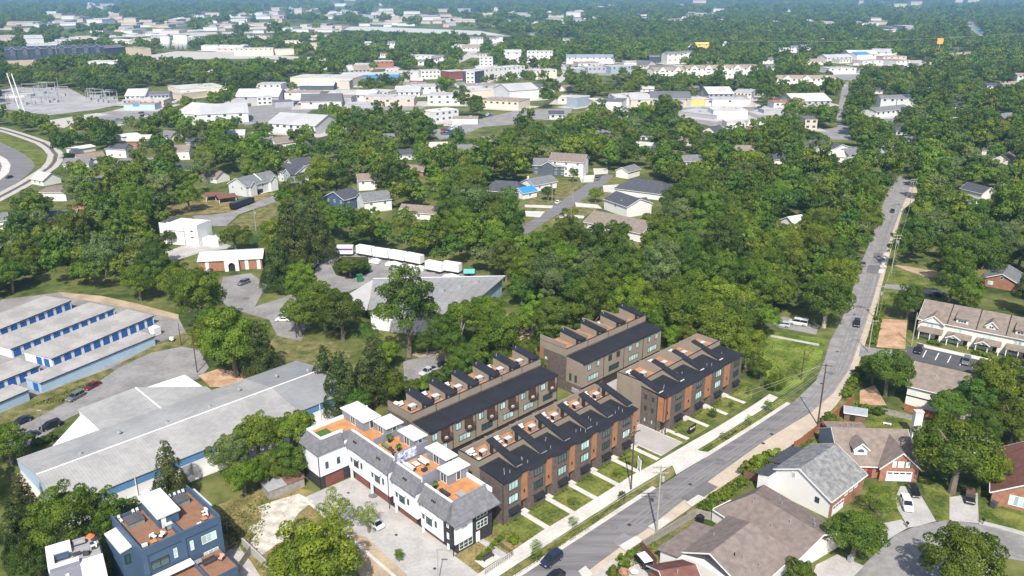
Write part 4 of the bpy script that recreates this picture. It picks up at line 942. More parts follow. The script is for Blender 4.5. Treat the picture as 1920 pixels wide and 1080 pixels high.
# ------------------------------------------------------------------ storage units with blue doors
M_SROOF = mat('gravel_flat_roof', (0.325, 0.31, 0.29), .9, .17, .22)
M_BDOOR = lined('blue_roller_door', (0.022, 0.115, 0.36), .35, 2, .35, rough=.5, var=.12, scale=.6)
DOORM = MB().box(-1.05, 1.05, -.05, -.002, .05, 2.35).mesh('roller_door', M_BDOOR)
def storage(label, a, b, depth, ndoors, hz=3.0, front=M_WHITE, doors=True, end_doors=0):
    fr, L = fr_px(a, b, hz)
    t = thing('storage_building', label, 'storage building', fr.w(0, 0), fr.a, 'storage buildings')
    keep_box(fr, 0, L, 0, depth, hz)
    part(t, 'wall', front, MB().box(0, L, 0, depth, 0, hz - .25))
    part(t, 'roof', M_SROOF, MB().box(-.25, L + .25, -.3, depth + .25, hz - .12, hz))
    part(t, 'fascia', mat('dark_blue_fascia', (0.025, 0.06, 0.15), .5, .1, 1), MB().box(-.2, L + .2, -.24, -.002, hz - .42, hz - .125))
    ndoors = round(L / 3.05) if ndoors else 0
    for i in range(ndoors):
        add('roller_door', DOORM, t, ((i + .5) * L / ndoors, 0, 0))
    for i in range(end_doors): add('roller_door', DOORM, t, (0, 2.2 + i * 3.0, 0), R(-90))
    return t
storage('gray roofed storage building farthest back with blue doors', (-60, 640), (132, 563), 11.0, 17)
storage('gray roofed storage building second from the back with blue doors', (20, 653), (213.5, 577.5), 11.0, 12)
storage('gray roofed storage building third from the back with a white car-side end', (96, 671.5), (287, 591), 11.0, 12, end_doors=2)
storage('gray roofed storage building at the left edge with five blue doors', (-60, 738), (73, 684), 9.0, 9)
storage('narrow storage building with a plain pale blue back wall along the grass bank', (75, 717), (289, 629), 6.0, 0, front=M_LBLUE, end_doors=1)
storage('short narrow storage building with plain pale blue wall at the left edge', (-60, 778), (52, 730), 6.0, 0, front=M_LBLUE)
# ------------------------------------------------------------------ houses with pitched roofs
def shingle(name, col): return mat(name, col, .95, .18, .9, spec=.1, bump=.3)
M_RBROWN = shingle('brown_shingle', (0.185, 0.150, 0.130))
M_RTAUPE = shingle('taupe_shingle', (0.195, 0.158, 0.140))
M_RTAN = shingle('tan_shingle', (0.205, 0.168, 0.140))
M_RGRAY = mat('speckled_gray_shingle', (0.20, 0.20, 0.197), .95, .34, 1.0, spec=.1, bump=.4)
M_RDARK = shingle('charcoal_shingle', (0.070, 0.073, 0.085))
M_RMID = shingle('gray_roof_shingle', (0.155, 0.157, 0.165))
M_RRED = shingle('red_brown_shingle', (0.16, 0.075, 0.06))
M_RBLUE = mat('blue_tarp_roof', (0.035, 0.21, 0.52), .6, .1, .6)
M_RORANGE = mat('orange_roof', (0.45, 0.15, 0.08), .8, .1, .6)
M_BLUEGREY = lined('blue_gray_siding', (0.27, 0.32, 0.36), .25, 2, .1, rough=.75, var=.05, scale=.3)
M_SLATE = lined('dark_slate_siding', (0.075, 0.095, 0.115), .25, 2, .1, rough=.75, var=.08, scale=.3)
M_LGREY = lined('light_gray_siding', (0.52, 0.53, 0.53), .25, 2, .1, rough=.75, var=.05, scale=.3)
M_WSIDE = lined('white_siding', (0.66, 0.65, 0.62), .25, 2, .1, rough=.75, var=.04, scale=.3)
M_RBRICK = lined('red_brick', (0.30, 0.145, 0.095), .22, 2, .15, rough=.9, var=.2, scale=1.2)
M_BEIGE = mat('beige_wall', (0.60, 0.53, 0.42), .8, .06, .2)
M_PINK = mat('pinkish_wall', (0.52, 0.42, 0.36), .8, .06, .2)
M_TANW = mat('tan_block_wall', (0.46, 0.38, 0.28), .85, .1, .3)

def roof_shell(t, x0, x1, yf, yb, yr, zf, zb, zr, wall, roof, ov=.45, hip0=0, hip1=0, zbase=0.0, rake=True):
    """walls and a two-slope roof; the ridge runs along x at yr. hip0/hip1: length of the hipped end"""
    part(t, 'wall', wall, MB().extr([(yf, zbase), (yb, zbase), (yb, zb - .1), (yr, zr - .12), (yf, zf - .1)] if not (hip0 or hip1) else [(yf, zbase), (yb, zbase), (yb, min(zb, zf) - .1), (yf, min(zb, zf) - .1)], x0, x1, 'x'))
    sf = (zr - zf) / (yr - yf); sb = (zr - zb) / (yb - yr)
    F0, B0 = (yf - ov, zf - ov * sf), (yb + ov, zb - ov * sb)
    a, b = x0 - ov, x1 + ov
    m = MB()
    m.slab((a, F0[0], F0[1]), (b, F0[0], F0[1]), (b - (hip1 + ov if hip1 else 0), yr, zr), (a + (hip0 + ov if hip0 else 0), yr, zr), .18)
    m.slab((a + (hip0 + ov if hip0 else 0), yr + .002, zr), (b - (hip1 + ov if hip1 else 0), yr + .002, zr), (b, B0[0], B0[1]), (a, B0[0], B0[1]), .18)
    zl = min(F0[1], B0[1])
    if hip0: m.slab((a, B0[0], B0[1]), (a, F0[0], F0[1]), (a + hip0 + ov, yr, zr), (a + hip0 + ov, yr + .001, zr), .16)
    if hip1: m.slab((b, F0[0], F0[1]), (b, B0[0], B0[1]), (b - hip1 - ov, yr + .001, zr), (b - hip1 - ov, yr, zr), .16)
    part(t, 'roof', roof, m)
    if rake and not (hip0 and hip1):
        r = MB()
        for X, h in ((a, hip0), (b, hip1)):
            if h: continue
            for y0_, z0_, y1_, z1_ in ((F0[0], F0[1], yr, zr), (yr, zr, B0[0], B0[1])):
                r.extr([(y0_, z0_ - .26), (y1_, z1_ - .26), (y1_, z1_ + .02), (y0_, z0_ + .02)], X - (.06 if X == a else -.003), X - (.003 if X == a else -.06), 'x')
        part(t, 'bargeboard', M_WHITE, r)
    part(t, 'gutter', M_WHITE, MB().box(a, b, F0[0] - .14, F0[0] - .01, F0[1] - .2, F0[1] - .02))
def vents(t, pts):
    for x, y, z in pts: part(t, 'roof_vent', M_STEEL, MB().tube((x, y, z - .4), (x, y, z + .4), .12, k=6))
def rhouse(label, a, b, zr, yb, yf, zb, zf, wall, roof, name='house', cat='house', hip0=0, hip1=0, ext=(0, 0), group=None, kb=True):
    """house given by the two ends of its ridge"""
    fr, L = fr_px(a, b, zr); x0, x1 = ext[0], L + ext[1]
    t = thing(name, label, cat, fr.w(0, 0), fr.a, group)
    roof_shell(t, x0, x1, yf, yb, 0, zf, zb, zr, wall, roof, hip0=hip0, hip1=hip1)
    if kb: keep_box(fr, x0, x1, yf, yb, zr)
    return t, fr, L
def ehouse(label, a, b, ze, depth, zr, wall, roof, name='house', cat='house', yr=None, zb=None, hip0=0, hip1=0, nwin=0, rows=1, group=None, wh=1.4, glass=None, frame=None, kb=True, side=0):
    """house given by the two ends of its front eave"""
    fr, L = fr_px(a, b, ze)
    t = thing(name, label, cat, fr.w(0, 0), fr.a, group)
    roof_shell(t, 0, L, 0, depth, depth * .5 if yr is None else yr, ze, zb or ze, zr, wall, roof, hip0=hip0, hip1=hip1)
    if kb: keep_box(fr, 0, L, 0, depth, zr, 1.0)
    for r in range(rows):
        for i in range(nwin): win(t, (i + .5) * L / nwin, 0, ze - 2.2 - r * 2.8, 1.3, wh, 0, 2, frame or M_WFRAME, glass or GLASS)
        for i in range(side): win(t, 0, (i + .5) * depth / side, ze - 2.2 - r * 2.8, 1.1, wh, -90, 2, frame or M_WFRAME, glass or GLASS)
    return t, fr, L
def cross_gable(t, x0, x1, y0, y1, ze, zr, wall, roof, zbase=0.0):
    """a front-facing gable: ridge runs along y from y0 (front) to y1"""
    xm = (x0 + x1) / 2; s = (zr - ze) / (xm - x0); ov = .4
    part(t, 'gable_wall', wall, MB().extr([(x0, zbase), (x1, zbase), (x1, ze - .1), (xm, zr - .12), (x0, ze - .1)], y0, y1, 'y'))
    part(t, 'gable_roof', roof, MB().slab((x0 - ov, y0 - ov, ze - ov * s), (xm, y0 - ov, zr), (xm, y1, zr), (x0 - ov, y1, ze - ov * s), .17).slab((xm + .002, y0 - ov, zr), (x1 + ov, y0 - ov, ze - ov * s), (x1 + ov, y1, ze - ov * s), (xm + .002, y1, zr), .17))
    m = MB()
    for xa, za, xb, zb in ((x0 - ov, ze - ov * s, xm, zr), (xm, zr, x1 + ov, ze - ov * s)):
        m.extr([(xa, za - .28), (xb, zb - .28), (xb, zb + .02), (xa, za + .02)], y0 - ov - .06, y0 - ov - .003, 'y')
    part(t, 'bargeboard', M_WHITE, m)
def garage(t, x, w, m=None, y=0.0, h=2.3):
    part(t, 'garage_door', m or M_WHITE, MB().box(x, x + w, y - .06, y - .002, .05, h))
    for i in range(4): part(t, 'garage_window', GLASS, MB().box(x + .2 + i * (w - .2) / 4, x + .2 + i * (w - .2) / 4 + (w - .2) / 4 - .25, y - .09, y - .062, h - .55, h - .2))

# -- cul-de-sac houses, bottom right
t, fr, L = rhouse('white house with a taupe gable roof by the gray board fence', (1333, 1035), (1406, 979), 6.5, 5.6, -7.6, 3.6, 3.0, M_WSIDE, M_RTAUPE, hip1=2.5, ext=(0, 2.5))
part(t, 'side_wing', M_WSIDE, MB().box(-1.6, 9, 5.4, 9.0, 0, 2.8)); part(t, 'wing_roof', M_RTAUPE, MB().slab((9.6, 9.5, 2.9), (-2.1, 9.5, 2.9), (-2.1, 5.0, 3.75), (9.6, 5.0, 3.75), .16))
vents(t, [(4.5, -3.6, 4.9), (2.6, -5.5, 4.0), (6, -5.9, 3.9), (6.5, 3.6, 4.6)]); part(t, 'roof_pipe', M_BLACK, MB().tube((3.4, -2.5, 5), (3.4, -2.5, 6), .1, k=6))
t, fr, L = rhouse('one-storey cream house with a brown hip roof and white garage wall', (1410, 922), (1541, 1000), 5.5, 6.9, -6.9, 3.0, 3.0, M_OFFWH, M_RBROWN, hip0=3.0, ext=(-2.4, 0))
vents(t, [(2, -2, 5.1), (5, 2.6, 4.7), (8, -4, 4.2), (13, 1.5, 5.2), (11.5, 3.5, 4.5), (3.5, 4, 4.1), (10, -1.5, 5.3)])
part(t, 'side_wing', M_OFFWH, MB().box(-3.2, 0.8, -7.0, -2, 0, 2.7)); win(t, 6.4, -6.9, 1.0, 1.2, 1.2, 0, 2, M_WFRAME, GLASS); win(t, 12, -6.9, 1.1, 1.6, .8, 0, 2, M_WFRAME, BLIND)
part(t, 'garage_door', M_WHITE, MB().box(L + .002, L + .06, -4.6, .2, .05, 2.3))
t, fr, L = rhouse('two-storey white house with a speckled gray shingle roof and brick front', (1501, 877), (1563.6, 834), 8.0, 5.0, -6.8, 5.6, 4.3, M_WSIDE, M_RGRAY, ext=(0, .5))
win(t, 0, -4.2, 2.2, .9, 1.2, -90, 2, M_BFRAME, GLASS); win(t, 0, 1.2, 5.2, .8, 1.2, -90, 1, M_WFRAME, BLIND)
part(t, 'side_wing', M_WSIDE, MB().box(-2.4, 1.5, 5.02, 7.4, 0, 4.4).box(5.5, 13.6, 5.02, 9.3, 0, 2.9)); part(t, 'wing_roof', M_RDARK, MB().slab((2, 7.9, 4.4), (-2.9, 7.9, 4.4), (-2.9, 4.6, 5.5), (2, 4.6, 5.5), .16).slab((14, 9.8, 3.0), (5.0, 9.8, 3.0), (5.0, 4.7, 4.4), (14, 4.7, 4.4), .16))
part(t, 'brick_front', M_RBRICK, MB().box(.0, 13.4, -6.95, -6.802, 0, 4.1).box(13.502, 13.6, -6.9, 4.9, 0, 3.6))
for x in (6, 8, 10): win(t, x, -6.95, 2.6, 1.2, 1.3, 0, 1, M_WFRAME, BLIND)
garage(t, 1, 4.4, y=-6.95, h=2.2)
t, fr, L = rhouse('brick house with two front gables, a half-round dormer window and a white garage', (1580, 801), (1698, 804.4), 7.5, 7.2, -7.6, 3.2, 3.2, M_RBRICK, M_RTAN, ext=(-2, 0))
part(t, 'blue_gable', M_BLUEGREY, MB().extr([(-7.55, 0.1), (7.15, .1), (7.15, 3.1), (0, 7.3), (-7.55, 3.1)], -2.2, -2.06, 'x'))
cross_gable(t, 5.6, 13.3, -8.6, -.4, 3.4, 6.9, M_RBRICK, M_RBROWN)
garage(t, 6.9, 5.2, y=-8.6)
for x, w in ((8.2, .8), (9.5, 1.2), (10.9, .8)): win(t, x, -8.6, 3.3, w, 1.4, 0, 1, M_WFRAME, BLIND)
cross_gable(t, .9, 3.6, -5.7, -2.2, 6.0, 7.2, M_WHITE, M_RBROWN, 4.2)
o = MB(); k = 10
o.v = [(2.25 + .75 * math.cos(PI * i / k), -5.76, 4.9 + .75 * math.sin(PI * i / k)) for i in range(k + 1)]; o.f = [tuple(range(k + 1))]
part(t, 'half_round_window', M_NAVY, o)
part(t, 'front_door', mat('red_door', (0.16, 0.03, 0.03), .5, .1, 1), MB().box(3.4, 4.4, -7.68, -7.602, .1, 2.3)); win(t, 1.2, -7.6, .7, 1.4, 1.5, 0, 2, M_WFRAME, GLASS)
part(t, 'rear_wing', M_RBRICK, MB().box(0, 8, 7.22, 11, 0, 2.8)); part(t, 'wing_roof', M_RTAN, MB().slab((-.4, 7.0, 3.3), (8.4, 7.0, 3.3), (8.4, 11.4, 2.7), (-.4, 11.4, 2.7), .16)); vents(t, [(3, 8.5, 3.3), (4.5, 9.2, 3.2), (5.5, 8.8, 3.2)])
t, fr, L = rhouse('brown roofed brick house cut by the right edge of the picture', (1925, 828), (1930, 905), 6.5, 6, -5.5, 3.0, 3.0, M_RBRICK, M_RRED)
win(t, L, -1.0, .8, 3.2, 2.2, 90, 4, M_WFRAME, BLIND)
t, fr, L = ehouse('gray roofed house half hidden behind the big round tree', (1800, 842), (1857, 846), 3.2, 9, 5.5, M_WSIDE, M_RMID)
ch = thing('white_chimney', 'tall white chimney with a pale cap beside the brick house', 'chimney', at(1714, 819), 0); part(ch, 'shaft', M_WHITE, MB().box(-.9, .9, -.6, .6, 0, 6.4)); part(ch, 'cap', M_CONC, MB().box(-1.0, 1.0, -.7, .7, 6.402, 6.7))
t, fr, L = rhouse('red-roofed brick house cut by the bottom edge of the picture', (1240, 1069), (1300, 1059), 5.5, 4.5, -6, 3, 3, M_RBRICK, M_RRED)
vents(t, [(2.4, -1, 5.6)])
t, fr, L = ehouse('two-storey cream house with a tan roof behind the wooden fence', (1703, 721), (1830, 752), 5.4, 15, 8.6, M_OFFWH, M_RTAN, yr=8.0)
for x, z in ((1.5, 3.2), (5.8, 3.2)): win(t, x, 0, z, 1.3, 1.2, 0, 2, M_WFRAME, BLIND)
part(t, 'trim_board', M_BLACK, MB().box(-.05, 8, -.12, -.002, 2.5, 2.75)); vents(t, [(5, 4.5, 7.2)])
# townhome row on the right
t, fr, L = ehouse('cream townhome row with tan gabled roofs and porches at the right edge', (1724, 596), (1960, 643), 5.6, 17, 8.8, M_OFFWH, M_RTAN, name='townhome_row', cat='townhome row', yr=8.6)
U = 7.4
for k in range(5):
    a = k * U
    part(t, 'party_wall', M_BLACK, MB().slab((a + U - .1, -.3, 5.65), (a + U + .1, -.3, 5.65), (a + U + .1, 8.6, 9.0), (a + U - .1, 8.6, 9.0), .1))
    for i in range(3): win(t, a + 2.6 + i * 1.0, 0, 3.5, .85, 1.1, 0, 1, M_WFRAME, BLIND)
    part(t, 'porch_roof', M_RTAN, MB().slab((a + .6, -2.6, 2.6), (a + U - .6, -2.6, 2.6), (a + U - .6, -.01, 3.4), (a + .6, -.01, 3.4), .16))
    for x in (.9, 3.8, U - .9): part(t, 'porch_post', M_WHITE, MB().box(a + x - .12, a + x + .12, -2.5, -2.26, 0, 2.5))
    part(t, 'door', M_DOORD, MB().box(a + 4.9, a + 5.9, -.06, -.002, .1, 2.2)); win(t, a + 2.5, 0, .8, 2.4, 1.3, 0, 3, M_WFRAME, GLASS)
    if k == 0: cross_gable(t, a + 1.0, a + 6.6, -.5, 5, 5.4, 7.4, M_OFFWH, M_RTAN, 5.0)
    elif k % 2: part(t, 'dormer', M_OFFWH, MB().box(a + 2.0, a + 5.0, 1.2, 4.5, 5.6, 7.5)); part(t, 'dormer_roof', M_RTAN, MB().slab((a + 1.7, .8, 7.45), (a + 5.3, .8, 7.45), (a + 5.3, 5.6, 8.2), (a + 1.7, 5.6, 8.2), .16)); win(t, a + 3.5, 1.2, 6.2, 2.2, .8, 0, 3, M_WFRAME, GLASS)
    else: cross_gable(t, a + 2.2, a + 4.8, 1.2, 5.0, 7.2, 8.4, M_OFFWH, M_RTAN, 5.7); win(t, a + 3.5, 1.2, 6.2, 1.2, .8, 0, 2, M_WFRAME, GLASS)
    if k in (1, 2): cross_gable(t, a + .8, a + 4.0, -2.7, -.3, 2.7, 3.6, M_WHITE, M_RTAN, 2.4)
# small brick house at the right
t, fr, L = rhouse('small brown brick house with a white-trimmed gable among trees at the right edge', (1880, 513), (1892, 497), 5.5, 5.5, -5.5, 3.0, 3.0, M_RBRICK, M_RMID)
win(t, 0, 0, 3.4, .9, 1.0, -90, 1, M_WFRAME, GLASS); win(t, 0, 3, .9, 1.6, 1.3, -90, 2, M_WFRAME, BLIND)
# church-like building, white building
t, fr, L = ehouse('low white-roofed brick chapel with an arched white entrance', (372, 489), (490, 483), 4.2, 12, 5.6, M_RBRICK, M_WROOF, name='chapel', cat='chapel')
part(t, 'portico', M_WHITE, MB().extr([(9.0, 0), (10.3, 0), (10.3, 2.4), (11.1, 3.2), (11.9, 3.2), (12.7, 2.4), (12.7, 0), (14.0, 0), (14.0, 4.4), (12.8, 5.0), (11.5, 5.4), (10.2, 5.0), (9.0, 4.4)], -1.4, -.5, 'y'))
part(t, 'entrance', M_DOORD, MB().box(10.3, 12.7, -.6, -.05, 0, 3.1)); part(t, 'portico_roof', M_WROOF, MB().box(9.2, 13.8, -.49, 2, 4.3, 4.5))
for x in (2.2, 16, 20.2): part(t, 'pilaster', M_WHITE, MB().box(x, x + 1.2, -.1, -.002, 0, 4.1))
fr, L = fr_px((303, 456), (374, 463)); t = thing('white_block', 'bright white two-storey block building left of the chapel', 'building', fr.w(0, 0), fr.a); keep_box(fr, 0, L, 0, 9, 9)
part(t, 'wall', M_WHITE, MB().box(0, L, 0, 9, 0, 8.6).box(4, 12, -.3, -.002, 6.0, 9.2).box(12.2, L, .2, 8, 8.602, 9.0)); part(t, 'roof', M_RDARK, MB().box(.3, 3.8, .3, 8.7, 8.602, 8.7))
for z in (3.4, 6.0): win(t, 15.2, 0, z, 1.2, .5, 0, 1, M_BFRAME, GLASS)
part(t, 'downpipe', M_GREYM, MB().tube((11.8, -.35, 0), (11.8, -.35, 8.5), .08, k=5)); part(t, 'annex', M_WHITE, MB().box(L + .2, L + 7.5, 2, 6, 0, 3.2))
# depot behind the round tree
fr, L = fr_px((690, 578), (850, 594), 5.0); t = thing('depot', 'wide low depot with a pale gray roof behind the round tree', 'depot', fr.w(0, 0), fr.a)
keep(ground_poly([(655, 548), (700, 522), (760, 505), (950, 515), (850, 590), (690, 580)]))
q = [at(*p, 6.5) for p in ((690, 580), (850, 600), (948, 517), (700, 522))]; qa = [fr.l(p) for p in q]
mat('light_gray_roof', (0.25, 0.245, 0.24), .8, .06, .1); part(t, 'roof', lined('seamed_gray_roof', (0.255, 0.25, 0.242), 2.4, 0, .22, rough=.7, var=.14, scale=.1), MB().prism([qa[0], qa[1], qa[2], qa[3]], 6.2, 6.5)); part(t, 'eave_trim', M_WHITE, MB().prism([(qa[3][0], qa[3][1] - .3), (qa[2][0], qa[2][1] - .3), qa[2], qa[3]], 6.502, 6.6))
for i in range(5): c = Vector(qa[0]).lerp(Vector(qa[2]), .25 + .13 * i); part(t, 'roof_unit', M_STEEL, MB().box(c[0] - .8, c[0] + .8, c[1] - .6, c[1] + .6, 6.502, 7.3))
part(t, 'side_wall', M_WHITE, MB().prism([(qa[0][0] + .5, qa[0][1] + .5), (qa[1][0] - .5, qa[1][1] + .5), (qa[1][0] - .5, qa[1][1] + .8), (qa[0][0] + .5, qa[0][1] + .8)], 0, 6.19)); part(t, 'wall', M_LBLUE, MB().prism([(qa[0][0] + 1, qa[0][1] + 1), (qa[1][0] - 1, qa[1][1] + 1), (qa[2][0] - 1, qa[2][1] - 1), (qa[3][0] + 1, qa[3][1] - 1)], 0, 6.18))
q = [fr.l(at(*p, 5.0)) for p in ((655, 549), (698, 523), (701, 528), (688, 580), (668, 575))]
part(t, 'lean_to_roof', mat('bright_gray_roof', (0.42, 0.41, 0.39), .8, .06, .1), MB().prism([q[4], q[3], q[2], q[1], q[0]], 4.5, 4.69))

# -- houses of the middle distance
t, fr, L = ehouse('gray two-storey twin house with white firewall left of the white gabled house', (461, 349), (522, 334), 5.5, 12.6, 8.8, M_LGREY, M_RMID, nwin=3, rows=1, side=2)
part(t, 'firewall', M_WHITE, MB().extr([(-.4, 5.2), (6.3, 9.1), (13, 5.2)], L * .52, L * .52 + .5, 'x')); cross_gable(t, 1.5, 5.5, -1.5, 5, 5.4, 7.4, M_LGREY, M_RMID); cross_gable(t, L - 7, L - 2, -1.5, 5, 5.6, 7.8, M_WHITE, M_RMID); garage(t, 6.5, 4, M_DOORD)
t, fr, L = ehouse('white two-storey house with charcoal roof and blue front gable beside the gray twin house', (520, 319), (553, 326), 5.8, 12, 9, M_WSIDE, M_RDARK, nwin=2, rows=2)
cross_gable(t, L - 6, L, -3, 6, 6, 8.6, M_BLUEGREY, M_RDARK); win(t, L - 3, -3, 4.4, 1.6, 1.4, 0, 2, M_WFRAME, GLASS)
t, fr, L = ehouse('white house with a charcoal roof at the right end of the gabled row', (553, 312), (590, 306), 6, 12, 9, M_WSIDE, M_RDARK, nwin=2, rows=2)
t, fr, L = ehouse('small red-brick house behind the right end of the gabled white row', (600, 306), (628, 306), 3, 9, 5, M_RBRICK, M_RMID)
t, fr, L = ehouse('navy two-storey house with a white front gable and charcoal roof', (645, 374), (678, 365), 5.5, 12.5, 8.5, M_NAVY, M_RDARK, nwin=2, rows=1, side=3)
t, fr, L = ehouse('white two-storey house with a gray roof right of the navy house', (683, 378), (734, 372), 5.5, 11, 8.5, M_WSIDE, M_RMID, nwin=2, rows=1, side=2)
t, fr, L = ehouse('white gabled house with tan roof behind the navy house', (672, 338), (706, 336), 5.5, 9, 8, M_WSIDE, M_RTAN, nwin=2)
t, fr, L = ehouse('cream cottage with a tan roof in front of the pale willow', (748, 395), (822, 401), 3.2, 9, 5.4, M_OFFWH, M_RTAN, nwin=3)
cross_gable(t, 0, 4.5, -1.5, 4, 3.2, 5, M_OFFWH, M_RTAN)
t, fr, L = ehouse('charcoal roofed house left of the blue-tarp roof', (908, 356), (978, 360), 3.2, 13, 7, M_SLATE, M_RDARK, hip0=4, hip1=4)
t, fr, L = ehouse('little white house with a bright blue tarp roof', (981, 362), (1007, 357), 3.2, 7.5, 5.2, M_WSIDE, M_RBLUE, nwin=1)
t, fr, L = ehouse('white house with a gray roof and chimney behind the blue-tarp house', (1001, 347), (1044, 339), 3.6, 10, 6, M_WSIDE, M_RMID, nwin=2)
part(t, 'chimney', M_WHITE, MB().box(.3, 1.1, 5, 5.8, 3, 7.2))
t, fr, L = ehouse('dark slate two-storey house with a gray roof at the end of the middle street', (999, 309), (1061, 311), 5.8, 13, 8.6, M_SLATE, M_RMID, nwin=5, rows=2)
cross_gable(t, 5, 12, -1, 6, 6.0, 8.2, M_SLATE, M_RMID)
t, fr, L = ehouse('tall white house with a brown roof behind the dark slate house', (1030, 300), (1094, 304), 8.5, 12, 11.8, M_WSIDE, M_RBROWN, nwin=3, rows=3)
t, fr, L = ehouse('wide white house with charcoal hip roofs right of the middle street', (1133, 372), (1176, 387), 5.2, 14, 8, M_WSIDE, M_RDARK, nwin=1)
t, fr, L = ehouse('charcoal roofed house directly behind the wide white house', (1152, 352), (1246, 364), 3.4, 17, 7.6, M_WSIDE, M_RDARK, hip0=6, hip1=5)
t, fr, L = ehouse('dark roofed lean-to house at the right of the wide white house', (1178, 389), (1222, 384), 4, 11, 6.4, M_WSIDE, M_RDARK)
t, fr, L = ehouse('brown roofed white house in front of the wide charcoal-roofed house', (1096, 415), (1203, 437), 4, 15, 7.2, M_WSIDE, M_RTAN, yr=8)
t, fr, L = ehouse('small cream house at the wood edge with only its gable showing', (1178, 322), (1200, 316), 4, 8, 6, M_OFFWH, M_RMID)
t, fr, L = ehouse('white barn-like house with a flat gray-brown roof by the railway curve', (75, 360), (122, 360), 4.5, 15, 5.2, M_WHITE, M_RTAUPE)
t, fr, L = ehouse('red brick house with gray roof below the railway curve', (88, 408), (141, 404), 3, 11, 4.6, M_RBRICK, M_RMID)
t, fr, L = ehouse('pale gray house cut by the left edge of the picture', (-40, 418), (13, 412), 4, 12, 6, M_WHITE, M_RMID)
t, fr, L = ehouse('white gabled cottage with gray hip roof left of the forest band', (218, 312), (253, 309), 3.6, 11, 6.6, M_WSIDE, M_RMID, nwin=2, hip0=3)
t, fr, L = ehouse('white cottage with a gray roof right of the gabled cottage', (263, 308), (288, 306), 3.6, 9, 6.2, M_WSIDE, M_RMID)
t, fr, L = ehouse('small blue-gray house behind the pale willow at left', (172, 340), (198, 336), 3.2, 8, 4.6, M_BLUEGREY, M_RMID)
t, fr, L = ehouse('long white shed roof beside the railway trees', (142, 280), (178, 274), 3, 10, 3.8, M_WHITE, M_WROOF)
t, fr, L = ehouse('white flat-roofed shed among the trees above the cottages', (230, 256), (263, 252), 3, 12, 3.6, M_WHITE, M_WROOF)
for i, (p0, p1) in enumerate((((385, 368), (414, 366)), ((410, 372), (443, 368)))):
    fr, L = fr_px(p0, p1, 2.6); t = thing('carport', ['brown roofed carport at the left of the pair', 'brown roofed carport at the right of the pair'][i], 'carport', fr.w(0, 0), fr.a); keep_box(fr, 0, L, 0, 7, 3)
    part(t, 'roof', M_RRED, MB().slab((-.3, -.3, 2.5), (L + .3, -.3, 2.5), (L + .3, 4, 3.5), (-.3, 4, 3.5), .15).slab((-.3, 4.002, 3.5), (L + .3, 4.002, 3.5), (L + .3, 8, 2.5), (-.3, 8, 2.5), .15))
    for x in (.2, L - .2):
        for y in (.2, 7.6): part(t, 'post', M_WHITE, MB().box(x - .1, x + .1, y - .1, y + .1, 0, 2.4))
t, fr, L = ehouse('gray roofed house with white dormer at the right of the main street', (1802, 352), (1842, 362), 3.4, 9, 6, M_WSIDE, M_RDARK)
t, fr, L = ehouse('white roofed garage below the gray house right of the main street', (1812, 380), (1830, 382), 3, 6, 3.6, M_WSIDE, M_WROOF)
t, fr, L = ehouse('charcoal roofed house with a white gable far up the main street', (1508, 272), (1556, 282), 4, 20, 7, M_WSIDE, M_RDARK); cross_gable(t, L - 9, L, -3, 5, 4, 7.2, M_WHITE, M_RDARK)
t, fr, L = ehouse('white wooden house glimpsed among the central trees', (1488, 418), (1512, 414), 3, 7, 5, M_WHITE, M_WROOF)
t, fr, L = ehouse('gray roofed shack hidden at the left of the central wood', (1284, 302), (1320, 300), 3.4, 9, 6, M_LGREY, M_RMID)

